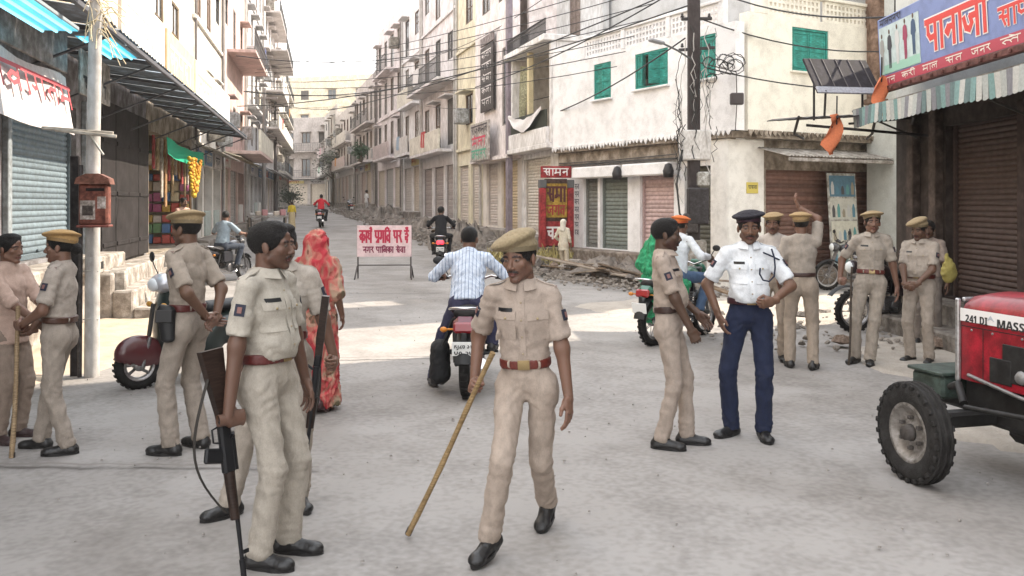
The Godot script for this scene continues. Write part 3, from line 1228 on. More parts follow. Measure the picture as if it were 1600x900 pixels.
	part("painted_letters", devanagari("ra,aa,sa,ta,aa", 0.07, 0.012, 0.26), mat(L(0.05, 0.05, 0.05), 0.8), nt, T(0.32, 2.12, 0.026))
	stuff(part("interior", B(Vector3(0.3, -0.3, -6.9), Vector3(6.3, 3.4, 6.5)), dark_room(), b))
	# poster board
	var pb := thing("poster_board", "tall white board of four product posters leaning before the rust-red shutter", "poster board")
	pb.transform = face(Vector2(4.8, 19.0), Vector2(11.8, 22.92)) * Transform3D(rot(Vector3(-4, 0, 0)), Vector3(2.55, 0.34, 0.34))
	part("frame", B(Vector3(0, 0, -0.02), Vector3(0.94, 2.16, 0.036), 0.01), mat(L(0.66, 0.66, 0.64), 0.7, "dirty", 1.0), pb)
	var rng := RandomNumberGenerator.new()
	rng.seed = 4
	var pc := [L(0.6, 0.63, 0.6), L(0.62, 0.6, 0.52), L(0.56, 0.55, 0.5), L(0.1, 0.2, 0.28)]
	for q in 4:
		var y := 0.06 + q * 0.52
		var pp := part("poster", B(Vector3(0.05, y, 0.0175), Vector3(0.84, 0.48, 0.006)), mat(pc[q], 0.5, "wall", 1.2), pb)
		for k in 5:
			var e := MB.new()
			var hx := 0.14 + k * 0.165
			var hh: float = rng.randf_range(0.22, 0.36)
			e.prism(PackedVector2Array([Vector2(hx - 0.045, y + 0.05), Vector2(hx + 0.045, y + 0.05), Vector2(hx + 0.05, y + hh * 0.7), Vector2(hx + 0.018, y + hh), Vector2(hx - 0.018, y + hh), Vector2(hx - 0.05, y + hh * 0.7)]), 0.0245, 0.026)
			part("printed_shape", e, mat([L(0.1, 0.22, 0.3), L(0.3, 0.26, 0.2), L(0.08, 0.08, 0.09), L(0.5, 0.5, 0.5), L(0.12, 0.3, 0.3)][(k * 2 + q) % 5], 0.6), pp)
	var hs := thing("hanging_sign", "small hanging shop sign with green bottle and red print under the awning", "sign")
	hs.transform = face(Vector2(4.8, 19.0), Vector2(11.8, 22.92)) * T(3.95, 2.28, 0.8)
	part("panel", B(Vector3.ZERO, Vector3(0.72, 0.42, 0.02), 0.004), mat(L(0.12, 0.14, 0.14), 0.6), hs)
	part("print", B(Vector3(0.42, 0.05, 0.0205), Vector3(0.26, 0.26, 0.003)), mat(L(0.55, 0.08, 0.1), 0.6), hs)
	part("print", B(Vector3(0.05, 0.04, 0.0205), Vector3(0.14, 0.26, 0.003)), mat(L(0.3, 0.5, 0.44), 0.6), hs)
	part("painted_letters", devanagari("sa,la,ta,na", 0.09, 0.014, 0.5), mat(L(0.75, 0.75, 0.72), 0.7), hs, T(0.12, 0.3, 0.021))
	part("painted_letters", devanagari("ga,ra,ma", 0.11, 0.02, 0.2), mat(L(0.8, 0.78, 0.75), 0.7), hs, T(0.45, 0.12, 0.0245))

func right_shop() -> void:
	var X := face(Vector2(6.0, 13.85), Vector2(6.0, -8.0))
	var b := building("awning_shop", "dark-fronted shop with brown rolling shutter beneath a striped awning", X)
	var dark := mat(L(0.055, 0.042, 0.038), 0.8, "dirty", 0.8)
	var pale := mat(L(0.55, 0.56, 0.53), 0.9, "wall", 0.3)
	var holes := []
	for q in 6:
		holes.append(Rect2(1.58 + q * 3.1, 0.52, 1.85 if q == 0 else 2.4, 2.35))
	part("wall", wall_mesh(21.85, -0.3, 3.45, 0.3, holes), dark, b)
	part("upper_wall", wall_mesh(21.85, 3.45, 13.5, 0.3, [Rect2(3, 5.2, 1.2, 1.4), Rect2(8, 5.2, 1.2, 1.4), Rect2(13, 5.2, 1.2, 1.4)]), pale, b, T(0, 0, 0.004))
	shell(b, I, 21.85, -0.3, 13.4, 9.0, pale)
	for q in 6:
		shutter(b, I, holes[q], L(0.09, 0.062, 0.055), q < 2, 0.072, -0.16, 0.06)
	for q in 3:
		window(b, I, Rect2(3 + q * 5, 5.2, 1.2, 1.4), L(0.3, 0.28, 0.25), 2, true)
	for x in [0.62, 1.32]:
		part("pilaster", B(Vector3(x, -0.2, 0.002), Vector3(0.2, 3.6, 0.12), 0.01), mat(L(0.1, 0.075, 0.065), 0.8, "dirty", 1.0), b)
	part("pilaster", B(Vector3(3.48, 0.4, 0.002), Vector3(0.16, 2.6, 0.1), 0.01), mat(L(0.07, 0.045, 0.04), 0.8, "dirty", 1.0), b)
	# stone steps along the front
	var st := mat(L(0.24, 0.22, 0.2), 0.92, "dirty", 0.8, {"bump": "rough", "depth": 1.0})
	for q in 2:
		part("step", B(Vector3(0.2, -0.2, 0.001 + 0.38 * q), Vector3(18, 0.7 - 0.27 * q, 0.378), 0.025), st, b)
	# awning: sheet roof, striped valance, struts
	var am := mat(L(0.36, 0.35, 0.33), 0.85, "dirty", 0.6)
	var rows := []
	for q in 3:
		var line := []
		for k in 30:
			line.append(Vector3(0.9 + k * 0.42, 3.42 - q * 0.13, 0.02 + q * 0.5))
		rows.append(line)
	var aw := MB.new()
	aw.sheet(rows, 0.02)
	var awn := thing("striped_awning", "grey awning with striped valance running along the dark-fronted shop", "awning")
	awn.transform = X
	part("cover", aw, am, awn)
	var cols := [L(0.42, 0.44, 0.42), L(0.14, 0.2, 0.2), L(0.5, 0.5, 0.47), L(0.22, 0.22, 0.24), L(0.2, 0.32, 0.31)]
	var rng := RandomNumberGenerator.new()
	rng.seed = 12
	for k in 106:
		var x := 0.9 + k * 0.115
		var w := 0.115
		var p := []
		for q in 3:
			var ln := []
			for j in 4:
				var sag := (0.02 * sin(j / 3.0 * PI) if q == 2 else 0.0)
				ln.append(Vector3(x + w * j / 3.0, 3.16 - q * 0.125 - sag - (0.012 * sin(x * 3.0)), 1.025 + 0.012 * sin(j / 3.0 * PI) + 0.01 * q * sin(x * 5.0)))
			p.append(ln)
		var s := MB.new()
		s.sheet(p, 0.004)
		part("valance_strip", s, mat(cols[(k * 3 + k / 4) % 5], 0.85, "cloth", 2.0), awn)
	var tube := MB.new()
	tube.tube([Vector3(0.85, 3.15, 1.0), Vector3(13.2, 3.15, 1.0)], 0.02, 6)
	for q in 5:
		tube.tube([Vector3(1.0 + q * 2.9, 3.12, 1.0), Vector3(1.0 + q * 2.9, 2.75, 0.13)], 0.015, 6)
	part("awning_frame", tube, mat(L(0.06, 0.055, 0.05), 0.6), awn)
	# sign board above the awning
	var sg := thing("shop_sign", "large blue shop sign with red lettering above the striped awning", "sign")
	sg.transform = X * Transform3D(rot(Vector3(3, 0, 0)), Vector3(0.85, 3.5, 0.6))
	part("board", B(Vector3(0, 0, -0.06), Vector3(9.0, 0.98, 0.058), 0.01), mat(L(0.19, 0.245, 0.46), 0.5, "wall", 0.6), sg)
	part("side_support", B(Vector3(0, 0.1, -0.58), Vector3(0.05, 0.1, 0.52)), mat(L(0.08, 0.07, 0.07), 0.7), sg)
	var rs := part("red_strip", B(Vector3(0.0, 0.0, 0.0), Vector3(9.0, 0.14, 0.006)), mat(L(0.42, 0.06, 0.09), 0.5), sg)
	for q in 14:
		part("painted_letters", devanagari(["pa,aa,na", "ka,ra,ii", "ma,aa,la", "sa,ta", "ja,na,ra", "la,e", "va,ka"][q % 7], 0.075, 0.013, 0.42), mat(L(0.75, 0.7, 0.62), 0.6), rs, T(0.12 + q * 0.62, 0.03, 0.007))
	var pic := part("picture_panel", B(Vector3(0.06, 0.16, 0.0), Vector3(1.25, 0.68, 0.006)), mat(L(0.5, 0.6, 0.6), 0.5, "wall", 1.0), sg)
	part("picture_ground", B(Vector3(0.07, 0.165, 0.0065), Vector3(1.23, 0.12, 0.002)), mat(L(0.3, 0.52, 0.42), 0.5), pic)
	var cl := [L(0.3, 0.3, 0.28), L(0.05, 0.05, 0.06), L(0.55, 0.56, 0.55), L(0.3, 0.05, 0.1), L(0.05, 0.09, 0.16)]
	for q in 5:
		var x := 0.15 + q * 0.25
		var y := 0.2 + q * 0.025
		var fg := MB.new()
		fg.prism(PackedVector2Array([Vector2(x - 0.035, y), Vector2(x - 0.008, y), Vector2(x, y + 0.2), Vector2(x + 0.008, y), Vector2(x + 0.035, y), Vector2(x + 0.045, y + 0.26), Vector2(x + 0.075, y + 0.3), Vector2(x + 0.055, y + 0.44), Vector2(x + 0.015, y + 0.47), Vector2(x - 0.015, y + 0.47), Vector2(x - 0.055, y + 0.44), Vector2(x - 0.075, y + 0.28), Vector2(x - 0.045, y + 0.26)]), 0.009, 0.0105)
		part("painted_figure", fg, mat(cl[q], 0.6), pic)
		var hd := MB.new()
		hd.ell(Vector3(x, y + 0.515, 0.009), Vector3(0.026, 0.036, 0.002), Basis.IDENTITY, 10)
		part("painted_head", hd, mat(L(0.12, 0.075, 0.055), 0.6), pic)
	part("painted_letters", devanagari("ma,aa,la,pa,na,ra,aa", 0.085, 0.016, 0.7), mat(L(0.03, 0.03, 0.04), 0.6), sg, T(0.1, 0.86, 0.006))
	part("letter_outline", devanagari("pa,aa,na,aa,ja,ii", 0.37, 0.115, 1.5, 0.001), mat(L(0.78, 0.72, 0.7), 0.5), sg, T(1.5, 0.27, 0.004))
	part("painted_letters", devanagari("pa,aa,na,aa,ja,ii", 0.37, 0.075, 1.5, 0.004), mat(L(0.62, 0.06, 0.05), 0.5), sg, T(1.5, 0.27, 0.004))
	part("letter_outline", devanagari("sa,aa,pha,aa", 0.2, 0.062, 0.75, 0.001), mat(L(0.78, 0.72, 0.7), 0.5), sg, T(3.2, 0.24, 0.004))
	part("painted_letters", devanagari("sa,aa,pha,aa", 0.2, 0.04, 0.75, 0.004), mat(L(0.62, 0.06, 0.05), 0.5), sg, T(3.2, 0.24, 0.004))
	part("painted_letters", devanagari("da,aa,ha,u", 0.17, 0.035, 0.6), mat(L(0.4, 0.24, 0.14), 0.5), sg, T(3.2, 0.64, 0.004))
	# bumpy trim below the sign
	var tr := MB.new()
	tr.box(Vector3(4.5, -0.05, -0.02), Vector3(9.0, 0.085, 0.1), 0.01)
	for q in 30:
		tr.box(Vector3(0.15 + q * 0.3, -0.055, 0.045), Vector3(0.05, 0.05, 0.03), 0.01)
	part("trim", tr, mat(L(0.2, 0.08, 0.07), 0.7, "dirty", 1.0), sg)
	# the alley house behind, and the block that shades the near street
	var h2 := building("alley_house", "plain plastered house across the alley behind the awning shop", face(Vector2(8.3, 20.75), Vector2(9.4, 18.5)))
	part("wall", wall_mesh(2.5, -0.3, 12.0, 0.3, []), pale, h2)
	shell(h2, I, 2.5, -0.3, 11.8, 9.0, pale)

func roof_things() -> void:
	# sheet roof, tilted dark panel and flags at the corner of the awning shop
	var dk := mat(L(0.045, 0.04, 0.042), 0.7, "dirty", 1.0)
	var lt := thing("lean_to_roof", "low black sheet roof on poles sticking out left of the striped awning", "roof", Vector3(5.2, 2.98, -13.4))
	var rows := []
	for q in 3:
		var line := []
		for k in 24:
			line.append(Vector3(-1.15 + k * 0.087, 0.14 - q * 0.05 + 0.012 * (1 if k % 2 else -1) + k * 0.004, -0.7 + q * 0.7))
		rows.append(line)
	var m := MB.new()
	m.sheet(rows, 0.012)
	part("sheet", m, dk, lt)
	for q in 4:
		var pl := MB.new()
		pl.tube([Vector3(-1.1 + q * 0.55, 0.06, 0.72), Vector3(-1.0 + q * 0.58, -0.14 + 0.1 * (q % 2), 0.2), Vector3(-0.6 + q * 0.5, -0.16, -0.6)], 0.02, 6)
		part("pole", pl, dk, lt)
	var st := MB.new()
	st.tube([Vector3(-0.95, -0.05, 0.6), Vector3(1.0, -0.22, 0.62)], 0.022, 6)
	st.tube([Vector3(-0.3, -0.02, 0.5), Vector3(0.9, 0.1, 0.3)], 0.018, 6)
	part("crossbar", st, dk, lt)
	var sp := thing("tilted_panel", "dark blue tilted panel with pale lower edge above the black sheet roof", "panel", Vector3(5.0, 3.42, -13.3), 10.0)
	var pm := MB.new()
	pm.box(Vector3(0, 0.3, -0.1), Vector3(1.05, 0.72, 0.04), 0.008, rot(Vector3(-38, 0, 0)))
	part("panel", pm, mat(L(0.035, 0.03, 0.04), 0.8, "dirty", 2.0), sp)
	for q in 5:
		var g := MB.new()
		g.box(Vector3(-0.42 + q * 0.21, 0.315, -0.082), Vector3(0.012, 0.7, 0.012), 0.0, rot(Vector3(-38, 0, 0)))
		part("panel_rib", g, mat(L(0.1, 0.09, 0.09), 0.7), sp)
	var ed := MB.new()
	ed.box(Vector3(0, 0.06, 0.115), Vector3(1.05, 0.13, 0.03), 0.006, rot(Vector3(-38, 0, 0)))
	part("lower_edge", ed, mat(L(0.4, 0.42, 0.48), 0.4, "metal", 2.0), sp)
	var lg := MB.new()
	for x in [-0.4, 0.4]:
		lg.tube([Vector3(x, 0.4, -0.2), Vector3(x, -0.36, -0.2)], 0.018, 6)
		lg.tube([Vector3(x, 0.05, 0.14), Vector3(x, -0.36, 0.1)], 0.018, 6)
	part("stand", lg, dk, sp)
	for q in 3:
		var fl := thing("orange_flag", ["ragged orange cloth flag hanging in front of the black sheet roof", "orange cloth flag tied across the tilted dark panel", "faded orange flag at the top left corner of the shop sign"][q], "flag", [Vector3(4.66, 2.85, -12.75), Vector3(5.3, 3.4, -12.7), Vector3(5.72, 4.35, -13.2)][q], [10.0, 30.0, 50.0][q])
		var r2 := []
		for a in 9:
			var line := []
			for k in 5:
				var wob := 0.05 * sin(a * 0.9 + k * 1.2 + q)
				line.append(Vector3((k - 2) * (0.05 + 0.012 * sin(a * 1.3)) + wob * 0.8 - a * 0.012, 0.22 - a * 0.07 + 0.02 * sin(k * 2.0 + a), wob))
			r2.append(line)
		var fm := MB.new()
		fm.sheet(r2, 0.004)
		part("cloth", fm, mat(L(0.66, 0.2, 0.09), 0.85, "cloth", 3.0, {"back": 0.4}), fl)
		var ps := MB.new()
		ps.tube([Vector3(0.03, 0.5, -0.03), Vector3(0.02, -0.25, -0.03)], 0.011, 6)
		part("stick", ps, dk, fl)
	# timber post and white post between the two houses, high up
	var po := thing("brown_post", "reddish brown post high up, left of the blue shop sign", "post", Vector3(8.2, 0, -20.4))
	part("post", B(Vector3(0, 4.2, -0.2), Vector3(0.36, 4.6, 0.3), 0.02), mat(L(0.3, 0.2, 0.15), 0.85, "dirty", 0.8), po)
	part("bracket", B(Vector3(-0.1, 4.07, -0.3), Vector3(0.7, 0.12, 0.5), 0.02), mat(L(0.3, 0.2, 0.15), 0.85, "dirty", 0.8), po)

func red_kiosk() -> void:
	var k := thing("red_kiosk", "narrow red painted kiosk with yellow lettered board beside the white corner house", "kiosk")
	k.transform = face(Vector2(0.72, 24.2), Vector2(1.64, 24.32))
	var red := mat(L(0.42, 0.045, 0.05), 0.65, "dirty", 1.0)
	for x in [0.0, 0.76]:
		part("side_panel", B(Vector3(x, 0.62, 0), Vector3(0.16, 1.6, 0.34), 0.012), red, k)
		part("side_cap", B(Vector3(x - 0.01, 2.222, -0.005), Vector3(0.18, 0.22, 0.35), 0.01), mat(L(0.1, 0.1, 0.1), 0.7), k)
	part("backing", B(Vector3(0.162, 0.62, 0), Vector3(0.596, 1.85, 0.2)), mat(L(0.1, 0.06, 0.05), 0.8, "dirty", 1.0), k)
	var y := part("yellow_board", B(Vector3(0.165, 1.42, 0.2), Vector3(0.59, 0.92, 0.03), 0.006), mat(L(0.5, 0.32, 0.05), 0.6, "dirty", 1.0), k)
	part("painted_letters", devanagari("sa,ma,aa", 0.38, 0.06, 0.52), mat(L(0.08, 0.02, 0.02), 0.6), y, T(0.2, 1.86, 0.231))
	part("painted_letters", devanagari("ja,ga,ta", 0.24, 0.04, 0.5), mat(L(0.3, 0.03, 0.03), 0.6), y, T(0.2, 1.5, 0.231))
	var l := part("lower_board", B(Vector3(0.165, 0.66, 0.2), Vector3(0.59, 0.66, 0.03), 0.006), red, k)
	part("painted_letters", devanagari("ca,na".replace("ca", "cha") + ",aa", 0.3, 0.05, 0.5), mat(L(0.72, 0.68, 0.66), 0.6), l, T(0.2, 0.85, 0.231))
	part("top_sign", B(Vector3(0.05, 2.5, 0.05), Vector3(0.85, 0.32, 0.06), 0.01), mat(L(0.42, 0.045, 0.05), 0.65, "dirty", 1.0), k)
	part("painted_letters", devanagari("sa,aa,ma,na", 0.18, 0.03, 0.7), mat(L(0.75, 0.7, 0.68), 0.6), k, T(0.12, 2.57, 0.111))

# a shop without its shutter down: back wall, counter, packed shelves
func open_shop(b: Node3D, r: Rect2, rng: RandomNumberGenerator) -> void:
	var x0 := r.position.x
	var y0 := r.position.y
	var w := r.size.x
	part("back_wall", B(Vector3(x0 - 0.05, y0 - 0.05, -1.4), Vector3(w + 0.1, r.size.y + 0.1, 0.1)), mat(L(0.66, 0.6, 0.5), 0.9, "wall", 0.6), b)
	part("shop_floor", B(Vector3(x0 + 0.002, y0 - 0.1, -1.29), Vector3(w - 0.004, 0.1, 1.28)), mat(L(0.4, 0.37, 0.34), 0.9, "dirty", 0.6), b)
	part("counter", B(Vector3(x0 + 0.1, y0 + 0.003, -0.35), Vector3(w * 0.62, 0.85, 0.4), 0.02), mat([L(0.66, 0.64, 0.6), L(0.4, 0.45, 0.42), L(0.6, 0.5, 0.36)][rng.randi() % 3], 0.7, "wall", 0.8), b)
	for k in 4:
		part("shelf", B(Vector3(x0 + 0.1, y0 + 0.7 + k * 0.42, -1.299), Vector3(w - 0.2, 0.03, 0.3)), mat(L(0.4, 0.3, 0.2), 0.8, "wood", 1.0), b)
		for j in int(w / 0.42):
			part("packet", B(Vector3(x0 + 0.14 + j * 0.42, y0 + 0.732 + k * 0.42, -1.25), Vector3(rng.randf_range(0.2, 0.36), rng.randf_range(0.18, 0.32), 0.18), 0.012), mat([L(0.6, 0.12, 0.1), L(0.7, 0.6, 0.4), L(0.12, 0.25, 0.5), L(0.7, 0.66, 0.6), L(0.6, 0.4, 0.1), L(0.2, 0.4, 0.2)][rng.randi() % 6], 0.6, "wall", 2.0), b)

# a plain street house: shop shutters below, windows and balconies above
func house(label: String, X: Transform3D, ln: float, base: float, top: float, c: Color, o := {}) -> Node3D:
	var b := building("street_house", label, X)
	var rng := RandomNumberGenerator.new()
	rng.seed = o.get("seed", 1)
	var map: String = o.get("map", "streak")
	var wm := mat(c, 0.88, map, 0.25, {"bump": "rough", "depth": 0.5})
	var singly: bool = o.get("singly", false)
	var floors: int = o.get("floors", 3)
	var fh := (top - base - 3.1) / floors
	var shops: int = o.get("shops", maxi(1, int(ln / 2.8)))
	var holes := []
	var sw := ln / shops
	for q in shops:
		holes.append(Rect2(q * sw + 0.2, base, sw - 0.4, 2.35))
	var wins := []
	var per: int = o.get("per", maxi(1, int(ln / 2.4)))
	var ww := ln / per
	for f in floors:
		for q in per:
			var w := minf(1.15, ww * 0.55)
			var tall: bool = rng.randf() < o.get("doors", 0.4)
			wins.append(Rect2(q * ww + (ww - w) / 2, base + 3.1 + f * fh + (0.12 if tall else 0.85), w, minf(2.0 if tall else 1.2, fh - 0.4 - (0.12 if tall else 0.85))))
	part("wall", wall_mesh(ln, base - 1.2, base + 3.0, 0.25, holes), mat(c * o.get("below", 0.95), 0.9, "wall", 0.3), b)
	part("upper_wall", wall_mesh(ln, base + 3.0, top, 0.25, wins), wm, b, T(0, 0, 0.02))
	shell(b, I, ln, base - 1.2, top - 0.05, o.get("depth", 8.0), wm)
	part("plinth", B(Vector3(0, base - 1.3, 0.001), Vector3(ln, 1.28, 0.5), 0.03), mat(L(0.36, 0.33, 0.3), 0.92, "dirty", 0.5), b)
	var scs: Array = o.get("shutters", [L(0.72, 0.69, 0.66), L(0.56, 0.56, 0.55), L(0.74, 0.67, 0.57), L(0.66, 0.56, 0.53)])
	for q in shops:
		if rng.randf() < o.get("open", 0.0):
			open_shop(b, holes[q], rng)
			continue
		shutter(b, I, holes[q], scs[(q + rng.randi() % 3) % scs.size()], singly, 0.1 if singly else 0.13)
	for q in wins.size():
		var wc: Color = [L(0.14, 0.13, 0.12), L(0.3, 0.27, 0.24), L(0.2, 0.13, 0.09)][rng.randi() % 3]
		window(b, T(0, 0, 0.02), wins[q], wc, 2, rng.randf() < 0.75)
		if rng.randf() < 0.6:
			part("window_hood", B(Vector3(wins[q].position.x - 0.15, wins[q].end.y + 0.06, 0.021), Vector3(wins[q].size.x + 0.3, 0.07, 0.42), 0.01), wm, b)
	# projecting floors, balconies
	for f in floors:
		var y := base + 3.02 + f * fh
		var dep: float = o.get("balcony", 0.75) * (0.6 + 0.5 * rng.randf())
		if rng.randf() < o.get("balconies", 0.6):
			var x0 := rng.randf_range(0.0, ln * 0.25)
			var x1 := ln - rng.randf_range(0.0, ln * 0.25)
			part("balcony_slab", B(Vector3(x0, y - 0.14, 0.021), Vector3(x1 - x0, 0.13, dep), 0.01), wm, b)
			if rng.randf() < 0.5:
				part("balcony_wall", B(Vector3(x0, y - 0.008, dep - 0.08), Vector3(x1 - x0, 0.85, 0.1), 0.01), mat([L(0.68, 0.65, 0.61), L(0.58, 0.48, 0.46), L(0.7, 0.66, 0.56)][rng.randi() % 3], 0.88, "streak", 0.4), b)
			else:
				railing(b, I, x0, x1, y, y + 0.9, dep - 0.04, mat(L(0.1, 0.1, 0.1), 0.6), 0.16 if singly else 0.3)
			if rng.randf() < 0.5:
				var k := laundry_count % 9
				var words := Array(label.split(" ").slice(0, 4))
				if words[-1] in ["with", "standing", "closing", "before"]:
					words.pop_back()
				var short := " ".join(PackedStringArray(words))
				laundry_count += 1
				var cl := thing("laundry_cloth", "%s cloth drying over a balcony edge, %s floor of the %s" % [["red", "white", "pale blue", "orange", "grey", "green", "pink", "striped-looking cream", "dark blue"][k], ["first", "second", "third", "fourth", "fifth"][f], short], "cloth", Vector3.ZERO, 0.0, "laundry on the balconies")
				cl.transform = X * T(lerpf(x0, x1, rng.randf_range(0.15, 0.6)), y + 0.92, dep + 0.03)
				var rws := []
				var cw := rng.randf_range(0.6, 1.3)
				for a in 5:
					var line := []
					for j in 7:
						line.append(Vector3(j / 6.0 * cw, 0.02 - a * rng.randf_range(0.17, 0.19), 0.03 * sin(j * 1.8 + a * 0.5)))
					rws.append(line)
				var lm := MB.new()
				lm.sheet(rws, 0.006)
				part("cloth", lm, mat([L(0.5, 0.08, 0.08), L(0.74, 0.72, 0.7), L(0.36, 0.46, 0.56), L(0.62, 0.3, 0.1), L(0.36, 0.35, 0.34), L(0.14, 0.3, 0.18), L(0.62, 0.36, 0.4), L(0.66, 0.6, 0.48), L(0.08, 0.1, 0.22)][k], 0.9, "cloth", 2.0), cl)
		else:
			part("floor_band", B(Vector3(0, y - 0.1, 0.021), Vector3(ln, 0.12, 0.09), 0.01), wm, b)
	if o.get("canopy", true):
		var am := MB.new()
		var rows := []
		for q in 2:
			var line := []
			for k in int(ln / 0.15):
				line.append(Vector3(0.1 + k * 0.15, base + 2.95 - q * 0.22 + (0.02 if k % 2 else -0.02), 0.03 + q * 0.7))
			rows.append(line)
		am.sheet(rows, 0.012)
		part("canopy", am, mat(o.get("canopy_color", L(0.5, 0.49, 0.48)), 0.7, "dirty", 0.6), b)
		for q in shops:
			if rng.randf() < 0.25:
				continue
			var k := rng.randi() % 6
			var bh := rng.randf_range(0.36, 0.55)
			var sb := part("shop_board", B(Vector3(q * sw + 0.15, base + 2.4, 0.022), Vector3(sw - rng.randf_range(0.3, 0.9), bh, 0.06), 0.01), mat([L(0.66, 0.62, 0.56), L(0.5, 0.14, 0.12), L(0.66, 0.57, 0.26), L(0.2, 0.3, 0.44), L(0.7, 0.66, 0.62), L(0.56, 0.52, 0.5)][k], 0.7, "wall", 0.8), b)
			part("painted_letters", devanagari(["ma,aa,na,sa", "ra,aa,ja", "ga,na,e,sha".replace("sha", "sa"), "ka,pa,da,aa", "ta,i,la,ka", "va,sa,ta,ra"][(k + q) % 6], bh * 0.5, 0.05, sw * 0.5), mat([L(0.4, 0.05, 0.05), L(0.7, 0.66, 0.6), L(0.4, 0.04, 0.04), L(0.7, 0.68, 0.6), L(0.06, 0.1, 0.3), L(0.05, 0.05, 0.05)][k], 0.7), sb, T(q * sw + 0.25, base + 2.4 + bh * 0.2, 0.083))
	# rain pipes, a meter box, an air cooler
	for q in 2:
		var dp := MB.new()
		var px := ln * (0.02 + 0.94 * q) + 0.06
		dp.tube([Vector3(px, base - 0.2, 0.09), Vector3(px, top - 0.2, 0.09)], 0.05, 6)
		part("drain_pipe", dp, mat([L(0.5, 0.48, 0.45), L(0.2, 0.18, 0.17)][rng.randi() % 2], 0.7, "streak", 0.5), b)
	for q in wins.size():
		if rng.randf() < 0.16:
			part("air_cooler", B(Vector3(wins[q].position.x + 0.1, wins[q].position.y + 0.02, 0.06), Vector3(0.66, 0.6, 0.5), 0.03), mat([L(0.5, 0.52, 0.53), L(0.36, 0.34, 0.3)][q % 2], 0.6, "dirty", 1.0), b)
	part("parapet", B(Vector3(0, top - 0.004, -0.2), Vector3(ln, 0.7, 0.16), 0.02), wm, b)
	if rng.randf() < 0.6:
		var tank := MB.new()
		tank.lathe([Vector2(0, 0), Vector2(0.55, 0), Vector2(0.57, 0.5), Vector2(0.55, 1.0), Vector2(0.3, 1.2), Vector2(0.18, 1.25), Vector2(0, 1.25)], 14, Basis.IDENTITY, Vector3(ln * 0.5, top - 0.65, -2.5))
		part("water_tank", tank, mat(L(0.02, 0.02, 0.022), 0.5), b)
	return b

